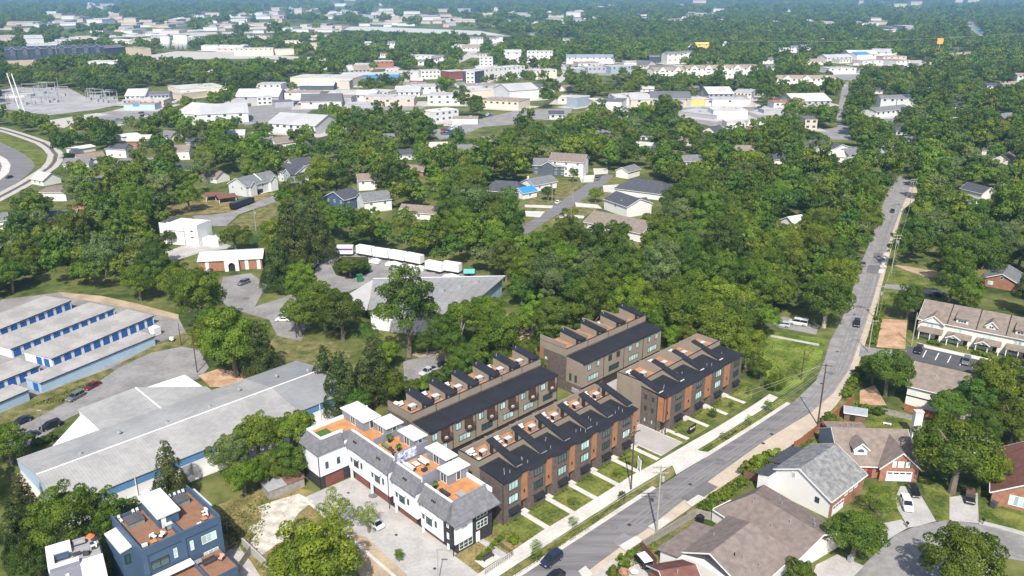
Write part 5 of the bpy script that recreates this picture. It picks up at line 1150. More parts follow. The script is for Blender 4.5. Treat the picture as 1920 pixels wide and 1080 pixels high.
# ------------------------------------------------------------------ commercial blocks and far houses
M_RGREYF = mat('gray_flat_roof', (0.36, 0.36, 0.36), .8, .08, .08)
M_RLITE = mat('pale_flat_roof', (0.43, 0.42, 0.395), .8, .14, .08)
M_RDKF = mat('dark_flat_roof', (0.115, 0.115, 0.125), .8, .1, .08)
M_RTANF = mat('tan_brown_roof', (0.27, 0.21, 0.165), .9, .1, .1)
M_MAROON = mat('maroon_wall', (0.20, 0.055, 0.05), .8, .1, .2)
M_SKYB = mat('bright_blue_wall', (0.06, 0.22, 0.42), .6, .08, .2)
M_YEL = mat('yellow_wall', (0.62, 0.45, 0.14), .8, .06, .2)
M_NAVYD = mat('dark_navy_wall', (0.045, 0.055, 0.085), .7, .12, .3)
M_GRW = mat('gray_wall', (0.33, 0.33, 0.36), .8, .08, .2)
FARN = 0
def far(label, a, b, top, depth, wall, roof, style='flat', nwin=0, rows=1, cat='building', group=None, name='building', gables=0, zr=None, lot=True):
    """block given by the foot of its front wall (two photo pixels) and the row of its eave"""
    fr, L = fr_px(a, b); h = max(2.5, ht(a[0], a[1], top))
    t = thing(name, label, cat, fr.w(0, 0), fr.a, group)
    keep_box(fr, 0, L, 0, depth, h, h * .35)
    if lot: struct('paved_lot', [fr.w(-L * .12 - 4, -9), fr.w(L * 1.12 + 4, -9), fr.w(L * 1.12 + 4, depth + 4), fr.w(-L * .12 - 4, depth + 4)], M_ASPH2 if FARN % 2 else M_GRAVEL, 0.004 + (len(FOOT) % 23) * 0.0006)
    if style == 'flat':
        part(t, 'wall', wall, MB().box(0, L, 0, depth, 0, h - .3)); part(t, 'roof', roof, MB().box(-.15, L + .15, -.15, depth + .15, h - .298, h))
        for i in range(min(4, int(L * depth / 250))): 
            x, y = random.uniform(.15, .85) * L, random.uniform(.2, .8) * depth
            part(t, 'roof_unit', M_STEEL, MB().box(x - 1, x + 1, y - .8, y + .8, h + .002, h + 1.2))
    else:
        z = zr or h + depth * .16
        roof_shell(t, 0, L, 0, depth, depth / 2, h, h, z, wall, roof, ov=.5, rake=False)
    for g in range(gables):
        c = (g + .5) * L / gables; gw = min(9, L / gables * .55)
        cross_gable(t, c - gw / 2, c + gw / 2, -1.5, depth * .4, h, h + gw * .42, wall, roof)
        for r in range(max(1, rows)): win(t, c, -1.5, h - 2.4 - r * 3.0, gw * .5, 1.5, 0, 2, M_WFRAME, GLASS)
    for r in range(rows):
        for i in range(nwin): win(t, (i + .5) * L / nwin, 0, h - 2.6 - r * (h / max(1, rows)), min(2.2, L / nwin * .55), 1.6, 0, 1, M_BFRAME, GLASS)
    return t, fr, L, h
M_FWHITE = mat('weathered_white_wall', (0.56, 0.555, 0.54), .8, .08, .2)
W, G_, B_ = M_FWHITE, M_RGREYF, M_BEIGE
far('long dark navy apartment block with gabled bays', (14, 114), (196, 107), 93, 22, M_NAVYD, M_NAVYD, 'gable', 24, 3, 'apartments', gables=8)
far('dark gray end block right of the long navy apartments', (198, 107), (236, 104), 90, 22, M_NAVYD, M_RDKF, 'gable', 5, 2, 'apartments')
far('tan windowless block right of the navy apartments', (238, 108), (266, 111), 88, 16, M_TANW, M_RTANF)
t, fr, L, h = far('white office with dark window bands below the navy apartments', (167, 134), (221, 134), 115, 22, W, M_RLITE, cat='office')
for z in (1.5, 4.6, 7.6): part(t, 'window_band', M_NAVYD, MB().box(.5, L - .5, -.1, -.002, z, z + 1.4))
far('small gray-roofed house above the yellow truck yard', (186, 235), (211, 236), 227, 12, M_LGREY, M_RMID, 'gable')
t, fr, L, h = far('brown-roofed shop strip with a blue front', (233, 206), (291, 206), 195, 18, M_LBLUE, M_RTANF, cat='shops')
part(t, 'sign_band', M_SKYB, MB().box(L * .3, L * .5, -.15, -.002, h - 2, h - .5))
far('long brick and white hall at the far left', (-20, 80), (32, 78), 68, 30, M_PINK, M_RLITE)
far('gray roofed hall right of the far brick hall', (50, 82), (83, 81), 72, 35, M_LGREY, G_, 'gable')
far('white windowed warehouse behind the navy apartments', (58, 93), (110, 91), 83, 30, W, M_RLITE)
far('white block in the far gravel yard', (378, 95), (409, 95), 85, 20, W, M_RLITE)
far('yellowish plant hall with dark doors', (440, 105), (513, 104), 91, 25, M_BEIGE, G_, 'flat', 8)
far('beige low hall right of the yellowish plant', (515, 103), (552, 102), 93, 22, B_, M_RLITE)
far('tan tall block among far trees', (582, 92), (600, 92), 80, 14, M_TANW, M_RTANF)
far('big beige box store with a pale roof', (340, 183), (427, 177), 168, 45, B_, M_RLITE)
far('low gray annex left of the beige box store', (322, 184), (341, 186), 174, 30, M_TANW, G_)
far('gray roofed hall with two small windows', (481, 170), (527, 170), 158, 25, W, G_, 'flat', 4)
far('very long beige warehouse with a pale roof', (545, 160), (662, 162), 145, 40, B_, M_RLITE)
far('white canopy building before the long beige warehouse', (562, 169), (626, 169), 160, 18, M_SLATE, M_RLITE, 'gable')
far('white two-storey house by the parking area', (483, 197), (511, 196), 182, 14, W, M_RLITE, 'flat', 3, 2)
far('gray flat shed right of the white house by the parking area', (516, 202), (551, 200), 191, 14, M_GRW, M_RDKF)
far('white and gray warehouse with wide sloping roof at left centre', (379, 233), (467, 229), 214, 34, W, G_, 'gable', 3)
far('pale blue hall joined to the white and gray warehouse', (331, 222), (380, 226), 211, 38, W, M_RLITE, 'gable', 2)
far('pale gray warehouse with a row of small windows above the woods', (503, 247), (592, 253), 230, 34, M_LGREY, G_, 'gable', 7)
far('bright blue walled hall with a white roof', (640, 153), (748, 152), 140, 30, M_SKYB, M_RLITE)
far('pinkish block at the left of the tan courtyard building', (636, 172), (656, 172), 152, 20, M_PINK, M_RLITE)
far('red brick block on the far slope', (705, 128), (738, 127), 115, 16, M_RBRICK, M_RLITE, 'flat', 4)
far('white flat apartments behind the blue hall', (723, 143), (747, 143), 130, 20, W, M_RLITE, 'flat', 3, 2, 'apartments')
far('white modern apartments with square windows', (790, 148), (826, 147), 133, 18, W, M_RLITE, 'flat', 5, 2, 'apartments')
far('maroon modern apartments beside the white square-windowed ones', (842, 150), (873, 148), 134, 18, M_MAROON, M_RLITE, 'flat', 3, 1, 'apartments')
far('tall gray and white modern apartment corner', (874, 158), (890, 158), 135, 16, W, M_RLITE, 'flat', 2, 3, 'apartments')
far('charcoal modern apartment block beside the tall white corner', (890, 157), (908, 154), 134, 16, M_NAVYD, M_RLITE, 'flat', 3, 3, 'apartments')
far('long white modern apartments at the right end of the row', (909, 152), (984, 144), 130, 18, W, M_RLITE, 'flat', 9, 2, 'apartments')
for x, y, x2, tp, lb in ((784, 122, 803, 115, 'gray-roofed white cottage above the maroon apartments'), (809, 119, 822, 111, 'white cottage with a steep gable above the apartments'), (822, 114, 836, 106, 'white cottage right of the steep gabled one'), (834, 100, 848, 93, 'gray-white house on the far slope'),
                         (882, 82, 894, 71, 'left white house of the pair at the top of the far road'), (895, 82, 906, 71, 'right white house of the pair at the top of the far road'), (918, 82, 932, 72, 'white gabled house right of the far road'), (930, 79, 948, 69, 'large white house at the right of the far road'), (727, 93, 741, 80, 'pale gray tall house among the far trees'), (921, 92, 934, 84, 'blue-gray house below the far road pair')):
    far(lb, (x, y), (x2, y), tp, 14, W, M_RMID, 'gable', 2, 1, 'house', name='house')
far('white apartments with a flat roof right of the cottages', (899, 124), (924, 124), 107, 16, W, M_RLITE, 'flat', 3, 3, 'apartments')
far('tan courtyard building with arched dark doors', (684, 186), (728, 188), 170, 18, M_PINK, M_RLITE, 'flat', 5, 2)
far('low gray flat roof in front of the tan courtyard building', (652, 203), (712, 202), 195, 14, M_GRW, G_)
far('gray roofed workshop with white walls left of the yard', (802, 197), (862, 197), 178, 22, W, G_, 'flat', 4, 2)
far('white two-storey box building by the car yard', (815, 230), (860, 224), 210, 15, W, M_WROOF, 'flat', 4, 2)
far('white garage with a dark roof in the car yard', (848, 233), (896, 233), 222, 14, W, M_RTANF)
far('beige hall behind the gray roofed yard', (875, 184), (931, 179), 172, 20, B_, M_RLITE)
far('long beige warehouse with a tan roof beside the open lot', (905, 202), (972, 206), 187, 26, B_, M_RTANF, 'flat', 6)
far('gray gable-roofed warehouse behind the long beige one', (955, 190), (1010, 186), 170, 30, W, G_, 'gable')
far('narrow gray shed roof at the wood edge', (768, 222), (798, 216), 214, 8, M_GRW, M_RLITE)
far('round-roofed white building on the far rise', (945, 118), (977, 118), 98, 20, W, M_RLITE, 'gable', 2, 2)
far('white four-storey apartments with rooftop boxes', (988, 117), (1036, 117), 96, 18, W, M_RLITE, 'flat', 6, 3, 'apartments')
far('white and red shop at the foot of the far rise', (958, 143), (983, 143), 130, 16, W, M_RLITE, 'flat', 2)
far('beige shop with a red awning line', (1003, 148), (1044, 146), 132, 18, B_, M_RLITE, 'flat', 4)
far('long blue-gray roofed shopping strip', (1062, 119), (1153, 119), 107, 20, W, mat('blue_gray_metal_roof', (0.22, 0.25, 0.30), .5, .08, .1), 'gable', 8, 1, 'shops')
far('white flat canopy in the far car park', (1080, 137), (1110, 135), 129, 18, M_GRW, M_RLITE)
far('blue-gray hall right of the far car park', (1145, 138), (1200, 136), 125, 24, M_BLUEGREY, M_RGREYF, 'flat', 4)
far('dark charcoal house on the far rise', (1217, 118), (1237, 118), 106, 14, M_NAVYD, M_RDKF, 'gable', 2, 1, 'house')
far('white tall house with gray roof at right of the charcoal house', (1250, 120), (1282, 119), 101, 16, W, M_RMID, 'gable', 3, 2, 'house')
far('cream apartments with brown roofs, left half', (1226, 150), (1283, 148), 132, 18, M_OFFWH, M_RTANF, 'gable', 6, 2, 'apartments', gables=2)
far('cream apartments with brown gables, right half', (1286, 149), (1420, 147), 128, 18, M_OFFWH, M_RTANF, 'gable', 14, 2, 'apartments', gables=5)
far('cream apartments with a long brown roof above the industrial yard', (1456, 160), (1566, 160), 147, 18, M_OFFWH, M_RTANF, 'gable', 12, 1, 'apartments', gables=3)
far('gray box hall behind the open lot', (1062, 200), (1081, 202), 182, 18, M_BLUEGREY, G_)
far('white hall with a dark roof in the woods', (1115, 205), (1165, 207), 189, 26, W, M_RDKF)
far('white canopy hall right of the dark-roofed hall', (1168, 192), (1226, 187), 181, 22, M_GRW, M_RLITE)
for x, y, x2, tp, wl, rf, lb in ((1030, 224, 1057, 214, W, M_RDARK, 'white house with a charcoal roof below the open lot'), (1085, 233, 1116, 231, M_WSIDE, M_RORANGE, 'small house with an orange-red roof'), (1160, 234, 1180, 224, M_LGREY, M_RLITE, 'pale shack with a light roof among trees'), (1214, 250, 1245, 243, M_SLATE, M_RDARK, 'dark roofed bungalow in the woods'), (1201, 262, 1222, 256, W, M_RMID, 'white sided bungalow below the dark roofed one'),
                             (1055, 80, 1075, 73, W, M_RMID, 'pale green-roofed house on the far wooded hill'), (1148, 78, 1165, 71, W, M_RMID, 'white far house in trees, left of the charcoal one'), (1185, 80, 1202, 73, M_SLATE, M_RDARK, 'charcoal far house in trees'), (990, 70, 1002, 64, W, M_RMID, 'tiny white far house above the white apartments'),
                             (1280, 111, 1300, 98, W, M_RMID, 'white house below the yellow house'), (1284, 93, 1299, 84, W, M_RMID, 'white gabled house left of the yellow house'), (1304, 95, 1330, 82, M_YEL, M_YEL, 'bright yellow house frame on the far rise'), (1325, 119, 1358, 110, W, M_RMID, 'white row house with many windows above the cream apartments'), (1354, 87, 1367, 80, W, M_RLITE, 'white house alone in the far trees'),
                             (1430, 120, 1450, 111, W, M_RMID, 'white house on the far side street'), (1437, 133, 1462, 125, W, M_RMID, 'white house with dark porch below the side street'), (1460, 101, 1480, 92, W, M_RLITE, 'pale trailer house on the far slope'), (1482, 99, 1497, 88, W, M_RMID, 'white gabled house on the far slope'), (1500, 95, 1523, 86, W, M_RMID, 'pale house at the right of the far slope'),
                             (1650, 200, 1679, 184, M_LGREY, M_RMID, 'tall pale gray house left of the solar house'), (1660, 237, 1682, 230, W, M_RMID, 'white gable house below the long white house'), (1680, 253, 1700, 245, W, M_RDARK, 'white gable house nearest in the far right group'), (1702, 272, 1718, 264, M_LGREY, M_RMID, 'gray roofed house below the far right group'), (1722, 218, 1745, 209, W, M_RMID, 'white gable among trees right of the long white house'),
                             (1850, 168, 1872, 160, W, M_RDARK, 'white house with dark roof at the far right'), (1877, 166, 1912, 157, M_PINK, M_RTANF, 'tan gabled house at the far right'), (1906, 153, 1930, 141, M_LGREY, M_RTANF, 'tall tan house at the far right edge')):
    far(lb, (x, y), (x2, y), tp, 13, wl, rf, 'gable', 2, 1, 'house', name='house', lot=False)
far('white roofed workshop hall with loading door', (1554, 139), (1605, 138), 128, 22, W, G_, 'flat', 4)
far('yellow roofed hall at the back of the industrial yard', (1283, 199), (1331, 197), 187, 20, M_YEL, M_RLITE)
far('wide gray roofed hall at the left of the industrial yard', (1272, 216), (1339, 224), 208, 26, M_GRW, G_)
far('white hall with gray roof at the back of the industrial yard', (1335, 199), (1401, 199), 186, 20, W, G_, 'flat', 1)
far('white cube hall with a pale roof in the industrial yard', (1337, 223), (1401, 223), 207, 20, M_OFFWH, M_RLITE)
far('low white shed before the white cube hall', (1362, 241), (1397, 241), 229, 14, W, M_RLITE)
far('white hall with a red-brown roof', (1450, 205), (1509, 205), 192, 18, W, mat('rust_roof', (0.30, 0.13, 0.08), .8, .15, .2), 'flat', 4)
far('low gray strip before the red-brown roofed hall', (1432, 213), (1499, 212), 206, 12, M_GRW, G_)
far('pinkish gabled shop at the road bend', (1508, 243), (1531, 243), 223, 16, M_PINK, M_RDKF, 'flat', 2, 2)
t, fr, L, h = far('pale gray house with a solar panel roof', (1681, 199), (1713, 198), 184, 14, M_LGREY, M_RMID, 'gable', 2, 1, 'house')
for i in range(3):
    for j in range(4): part(t, 'solar_panel', M_NAVYD, MB().slab((L * .5 + i * 2.1, .3 + j * 1.6, h + .25 + j * .5), (L * .5 + i * 2.1 + 1.9, .3 + j * 1.6, h + .25 + j * .5), (L * .5 + i * 2.1 + 1.9, 1.7 + j * 1.6, h + .69 + j * .5), (L * .5 + i * 2.1, 1.7 + j * 1.6, h + .69 + j * .5), .06))
far('long white two-storey house with a gray roof and small windows', (1641, 221), (1706, 214), 209, 14, W, M_RMID, 'gable', 7, 1)
far('orange canopied filling station', (1600, 122), (1624, 122), 118, 12, W, M_RORANGE)
far('blue roofed workshop beyond the filling station', (1606, 112), (1630, 111), 102, 18, W, M_RBLUE, 'gable')
far('brown flat shop right of the far crossing', (1655, 116), (1699, 115), 106, 16, M_PINK, M_RTANF, 'flat', 4, 1, 'shops')
far('white hall with pale roof near the far left houses', (0, 204), (14, 202), 196, 16, W, M_RLITE)
far('white sheds along the substation', (10, 183), (52, 183), 178, 14, W, M_RLITE)
# silos of the concrete plant
for i, (x, y, tp) in enumerate(((308, 92, 66), (316, 92, 66), (333, 93, 63), (341, 93, 63), (349, 93, 64))):
    p = at(x, y); h = ht(x, y, tp); r = 4.6; keep_box(Fr(p, 0), -r, r, -r, r, h, h * .1)
    t = thing('silo', 'white cylindrical silo of the concrete plant' + (' in the left pair' if i < 2 else ' in the right trio'), 'silo', p, 0, 'left pair of white silos' if i < 2 else 'right trio of white silos')
    part(t, 'tank', M_WHITE, MB().lathe([(r, 0), (r, h - 2)], 14), True); part(t, 'cap', M_STEEL, MB().lathe([(r + .2, h - 1.998), (1.2, h)], 14)); part(t, 'ladder', M_GREYM, MB().box(-.3, .3, -r - .3, -r - .05, 0, h))
# far lots and yards
for q, m in (([(0, 166), (60, 164), (130, 166), (165, 184), (215, 180), (228, 196), (175, 206), (90, 216), (0, 203)], mat('gravel_substation', (0.30, 0.29, 0.29), .9, .2, .05)), ([(165, 216), (225, 205), (292, 206), (312, 216), (250, 223), (182, 223)], M_ASPH2), ([(420, 205), (560, 190), (600, 196), (560, 222), (460, 235)], M_ASPH2),
             ([(330, 96), (440, 98), (560, 106), (640, 112), (640, 116), (480, 110), (270, 112), (275, 104)], M_GRAVEL), ([(805, 245), (850, 238), (905, 222), (965, 208), (1075, 202), (1062, 226), (1000, 224), (965, 233), (905, 238), (860, 256), (825, 262)], M_ASPH2),
             ([(650, 190), (720, 190), (800, 200), (780, 207), (655, 206)], M_ASPH2), ([(1055, 120), (1150, 122), (1200, 128), (1150, 142), (1075, 140), (1066, 132)], M_ASPH2), ([(1048, 118), (1060, 118), (1072, 140), (1046, 158), (1040, 154), (1056, 138)], M_GRAVEL),
             ([(1276, 200), (1500, 205), (1510, 212), (1420, 226), (1405, 240), (1345, 240), (1276, 222)], M_ASPH2), ([(1534, 245), (1570, 238), (1572, 228), (1592, 240), (1596, 262), (1560, 262)], M_ASPH2), ([(1556, 139), (1600, 139), (1624, 120), (1615, 136), (1606, 152), (1580, 150)], M_ASPH2),
             ([(1573, 195), (1580, 160), (1590, 152), (1592, 168), (1584, 190), (1578, 225), (1568, 226)], M_ASPH2), ([(1640, 116), (1740, 112), (1760, 122), (1650, 124)], M_GRAVEL), ([(0, 112), (60, 112), (80, 120), (40, 124), (0, 120)], M_TAN),
             ([(1776, 100), (1830, 96), (1826, 104), (1775, 108)], M_TAN), ([(1806, 42), (1822, 40), (1850, 66), (1842, 70), (1812, 52)], M_ASPH2), ([(880, 82), (905, 82), (890, 105), (862, 118), (856, 114), (876, 100)], M_GRAVEL), ([(960, 68), (800, 62), (640, 56), (500, 54), (300, 62), (250, 60), (500, 50), (700, 50), (900, 58)], M_RLITE),
             ([(110, 70), (300, 62), (520, 58), (520, 61), (300, 67), (112, 74)], M_GRAVEL), ([(235, 168), (330, 160), (345, 166), (262, 178)], M_LAWN), ([(90, 226), (180, 212), (206, 214), (150, 226), (120, 240), (98, 236)], M_GRAVEL)):
    keep(ground_poly(q)); struct('paved_lot', ground_poly(q), m, 0.022 + (len(KEEP) % 17) * 0.0007)
# hundreds of roofs towards the horizon: countable ones near each other are separate blocks
FARB = [MB().box(-.5, .5, -.5, .5, 0, .86).mesh('wall', m) for m in (M_FWHITE, M_TANW, M_PINK, M_GRW)]
FARR = [MB().box(-.51, .51, -.51, .51, .862, 1).mesh('roof', m) for m in (M_RLITE, M_RGREYF, M_RTANF)]
FARC = [(0, 60, 48, 60, 8), (60, 130, 40, 58, 9), (130, 230, 34, 62, 14), (230, 330, 40, 62, 16), (330, 480, 22, 60, 26), (480, 640, 14, 62, 34), (640, 860, 22, 52, 34), (150, 260, 6, 20, 6), (860, 1060, 20, 50, 18), (1060, 1280, 8, 46, 16), (1280, 1500, 12, 46, 12), (1500, 1700, 40, 62, 14), (1600, 1920, 6, 22, 10), (560, 760, 4, 16, 8), (30, 240, 22, 40, 8)]
ZN = ['at the far left edge above the navy apartments', 'behind the far brick hall', 'in the far quarter behind the navy apartments', 'beyond the white silos', 'beyond the yellowish plant hall', 'beyond the far woods right of the plant', 'beyond the long white far road', 'on the far left horizon', 'above the far road pair of houses', 'above the round-roofed rise', 'above the yellow house', 'beyond the filling station', 'on the far right horizon', 'on the middle horizon', 'on the left horizon below the hills']
for zi, (x0, x1, y0, y1, n) in enumerate(FARC):
    for _ in range(n):
        px, py = random.uniform(x0, x1), random.uniform(y0, y1)
        p = at(px, py); k = p.y / FPX
        w = random.uniform(10, 34) * k * (1.0 if py > 25 else .8); d = random.uniform(25, 70); h = random.uniform(4, 5.5) * k if random.random() < .7 else random.uniform(5, 9) * k
        h = min(max(h, 5), 26); w = min(max(w, 18), 150)
        rz = random.choice((-.1, .05, .12, -.2))
        wi = random.choice((0, 1) if random.random() < .75 else (2, 3)); big = 'long' if w > 75 else 'small' if w < 45 else 'mid-sized'
        lb = f"{big} {('white', 'tan', 'pinkish', 'gray')[wi]} far block {ZN[zi]}"
        t = thing('distant_building', lb, 'building', (p.x, p.y, terrain(p.x, p.y)), rz, lb + 's', (w, d, h))
        add('wall', FARB[wi], t); add('roof', random.choice(FARR), t)
        fr = Fr(p, math.degrees(rz)); keep_box(fr, -w / 2, w / 2, -d / 2, d / 2, h, h * .3)

# smaller blocks that pack the industrial quarters
PK = [(640, 1000, 126, 150, 12, 'round the modern apartments'), (1000, 1260, 120, 142, 10, 'round the far shopping car park'), (400, 640, 172, 205, 7, 'round the very long beige warehouse'), (640, 800, 160, 200, 6, 'behind the tan courtyard building'), (1040, 1240, 182, 204, 6, 'beside the white hall in the woods'), (1270, 1500, 184, 200, 6, 'at the back of the industrial yard'), (40, 330, 66, 90, 12, 'behind the navy apartments'), (330, 640, 66, 100, 14, 'round the concrete plant'), (640, 900, 84, 112, 6, 'on the far wooded slope'), (1500, 1700, 104, 124, 7, 'round the far crossing'), (230, 340, 190, 215, 4, 'beside the shop strip'), (860, 1010, 168, 182, 5, 'behind the beige warehouse')]
for x0, x1, y0, y1, n, zn in PK:
    for _ in range(n):
        px, py = random.uniform(x0, x1), random.uniform(y0, y1); k = at(px, py).y / FPX; w = random.uniform(16, 46) / k * (.9 if k < .8 else 1); w = min(w, 90)
        wi = random.choice((0, 0, 0, 1, 2, 3)); ri = random.choice((0, 0, 1, 2, 3)); h = random.uniform(4.5, 8)
        lb = f"{('white', 'beige', 'pinkish', 'gray')[wi]} low block with a {('pale', 'gray', 'dark', 'tan')[ri]} roof {zn}"
        q = at(px + w, py + random.uniform(-1, 1))
        tp = py - h * FPX / (at(px, py).y * 1.05)
        far(lb, (px, py), (px + w, py + random.uniform(-1.5, 1.5)), tp, random.uniform(14, 34), (M_FWHITE, M_BEIGE, M_PINK, M_GRW)[wi], (M_RLITE, M_RGREYF, M_RDKF, M_RTANF)[ri], random.choice(('flat', 'flat', 'gable')), random.randint(2, 6), 1, group=lb.replace('block', 'blocks'))
# roofs glimpsed among the trees of the residential quarters
GL = [(1690, 150), (1740, 180), (1790, 205), (1830, 130), (1880, 235), (1760, 240), (1840, 290), (1890, 310), (1660, 300), (1400, 250), (1340, 262), (1270, 275), (1120, 262), (1180, 283), (1010, 262), (905, 275), (860, 300), (800, 285), (740, 300), (760, 330), (700, 270), (640, 262), (585, 280), (520, 285), (470, 275), (420, 262), (350, 275), (320, 300), (300, 262), (240, 280), (200, 295), (150, 310), (120, 318), (60, 345), (330, 330), (380, 340), (1590, 300), (1540, 310), (1440, 310), (1370, 300), (1700, 130), (1600, 190), (1630, 175), (1420, 178), (1300, 170), (1200, 172), (1130, 165), (1060, 172), (860, 165), (770, 160), (600, 130), (520, 120), (440, 135), (380, 140), (300, 140), (120, 140), (60, 150), (1000, 95), (1100, 92), (1200, 98), (1400, 95), (1540, 80), (1600, 75), (1700, 80), (1800, 85), (640, 100), (560, 88), (500, 100), (760, 105), (680, 85)]
USED = set()
for i, (x, y) in enumerate(GL):
    p = at(x, y); wl, cn = ((M_WSIDE, 'white'), (M_LGREY, 'pale gray'), (M_OFFWH, 'cream'), (M_WSIDE, 'white'), (M_RBRICK, 'brick'))[i % 5]; rf, rn = ((M_RMID, 'gray'), (M_RTAN, 'tan'), (M_RDARK, 'charcoal'), (M_RLITE, 'pale'))[(i * 7) % 4]
    d = min(((o.location.x - p.x) ** 2 + (o.location.y - p.y) ** 2, o['label'], o.location.x) for o in COL.objects if o.get('category') in ('house', 'building', 'apartments', 'shops', 'office') and 4 <= len(o['label'].split()) <= 8 and not o['label'].startswith('small ') and 'among trees' not in o['label'])
    fr = Fr(p, random.choice((-30, 8, 25, 44, -8))); L, D = random.uniform(10, 15), random.uniform(8, 10); h = random.choice((3.2, 3.2, 5.6))
    for cn_, rn_ in ((cn, rn), (cn, 'slate'), ('pale', rn), ('small ' + cn, rn), ('low ' + cn, rn)):
        lb = ' '.join((f'{cn_} house, {rn_} roof, among trees ' + ('right of' if p.x > d[2] else 'left of') + ' the ' + d[1]).split()[:16])
        while lb.split()[-1] in ('a', 'the', 'with', 'and', 'of', 'at', 'on', 'in', 'by', 'behind', 'its', 'beside', 'before', 'small', 'gray', 'white'): lb = ' '.join(lb.split()[:-1])
        if lb not in USED: break
    USED.add(lb)
    t = thing('house', lb, 'house', fr.w(0, 0), fr.a)
    roof_shell(t, 0, L, 0, D, D / 2, h, h, h + D * .3, wl, rf, rake=False); keep_box(fr, 0, L, 0, D, h + 2, h * .8)
    win(t, L * .3, 0, 1.0, 1.4, 1.3, 0, 2, M_WFRAME, GLASS); win(t, L * .7, 0, 1.0, 1.4, 1.3, 0, 2, M_WFRAME, GLASS)
# ------------------------------------------------------------------ vehicles
def paint(name, col): return mat(name, col, .28, .04, 1, spec=.6)
PAINT = {k: paint(k + '_car_paint', c) for k, c in dict(black=(.012, .012, .014), navy=(.018, .025, .05), white=(.75, .75, .76), silver=(.42, .44, .46), maroon=(.12, .012, .02), gray=(.12, .125, .13), red=(.4, .03, .02), blue=(.05, .12, .3), palegray=(.55, .58, .58), brown=(.14, .08, .05)).items()}
M_TYRE = mat('tyre_rubber', (.02, .02, .02), .9, .1, 2)
M_LAMP = mat('lamp_lens', (.7, .7, .68), .2, .05, 1)
M_RLAMP = mat('red_lamp_lens', (.35, .02, .02), .2, .05, 1)
CARS = {}
CARGLASS = mat('dark_car_glass', (.012, .015, .018), .08, .1, 1, spec=.7)
def car_proto(kind):
    if kind in CARS: return CARS[kind]
    L, hw, zb, zr, cab, rf = {'sedan': (4.7, .92, .92, 1.45, (-1.75, 1.15), (-.95, .25)), 'suv': (4.8, .97, 1.08, 1.75, (-2.25, 1.25), (-2.0, .35)), 'van': (5.6, 1.0, 1.25, 2.15, (-2.75, 1.9), (-2.65, 1.05)),
                            'pickup': (5.6, .98, 1.05, 1.8, (-.7, 1.45), (-.5, .6)), 'jeep': (4.3, .95, 1.1, 1.85, (-2.0, .75), (-1.98, .55))}[kind]
    h = L / 2
    mb = MB(); st = [(-h, .8, .45, zb - .12), (-h + .18, .95, .3, zb), (-1.2, 1, .26, zb), (cab[1] - .05, 1, .26, zb), (h - .5, .97, .27, zb - .14 if kind != 'jeep' else zb - .05), (h - .1, .88, .34, zb - .28), (h, .8, .42, zb - .42)]
    ring = lambda s: [(s[0], -hw * s[1] * .93, s[2]), (s[0], -hw * s[1], (s[2] + s[3]) * .55), (s[0], -hw * s[1] * .92, s[3]), (s[0], hw * s[1] * .92, s[3]), (s[0], hw * s[1], (s[2] + s[3]) * .55), (s[0], hw * s[1] * .93, s[2])]
    for s in st: mb.v += ring(s)
    for i in range(len(st) - 1):
        for j in range(6): k = (j + 1) % 6; mb.f.append((i * 6 + j, (i + 1) * 6 + j, (i + 1) * 6 + k, i * 6 + k))
    mb.f.append(tuple(range(5, -1, -1))); n = (len(st) - 1) * 6; mb.f.append(tuple(range(n, n + 6)))
    wb, wr = hw * .9, hw * .74 if kind not in ('van', 'jeep') else hw * .86
    g = MB(); z1 = zr - .1
    g.v = [(cab[0], -wb, zb - .02), (cab[1], -wb, zb - .02), (cab[1], wb, zb - .02), (cab[0], wb, zb - .02), (rf[0], -wr, z1), (rf[1], -wr, z1), (rf[1], wr, z1), (rf[0], wr, z1)]
    g.f = [(0, 1, 5, 4), (1, 2, 6, 5), (2, 3, 7, 6), (3, 0, 4, 7), (4, 5, 6, 7)]
    r = MB(); r.prism([(rf[0] - .12, -wr - .03), (rf[1] + .12, -wr - .03), (rf[1] + .12, wr + .03), (rf[0] - .12, wr + .03)], z1 + .001, z1 + .05); r.prism([(rf[0], -wr + .1), (rf[1], -wr + .1), (rf[1], wr - .1), (rf[0], wr - .1)], z1 + .051, zr)
    pil = MB()
    for f_ in (0, .5, 1):
        xb, xr = cab[0] + (cab[1] - cab[0]) * f_, rf[0] + (rf[1] - rf[0]) * f_
        for s in (-1, 1): pil.tube((xb, s * (wb + .01), zb - .05), (xr, s * (wr + .01), z1), .045, k=4)
    wl = MB(); wl.tube((0, -.11, 0), (0, .11, 0), .34 if kind == 'sedan' else .38, k=14)
    rm = MB(); rm.tube((0, -.115, 0), (0, .115, 0), .2, k=10)
    CARS[kind] = dict(body=mb.mesh('body', PAINT['gray']), glass=g.mesh('glass', CARGLASS), roof=r.mesh('roof', PAINT['gray']), pillars=pil.mesh('pillars', PAINT['gray']), wheel=wl.mesh('wheel', M_TYRE), rim=rm.mesh('rim', M_STEEL), hl=MB().box(-.04, .02, -.17, .17, -.07, .07).mesh('headlight', M_LAMP), tl=MB().box(-.02, .04, -.13, .13, -.1, .1).mesh('taillight', M_RLAMP), L=L, hw=hw, zb=zb,
                      bed=MB().box(-2.6, -.8, -.75, .75, zb + .002, zb + .02).mesh('truck_bed', M_BLACK))
    return CARS[kind]
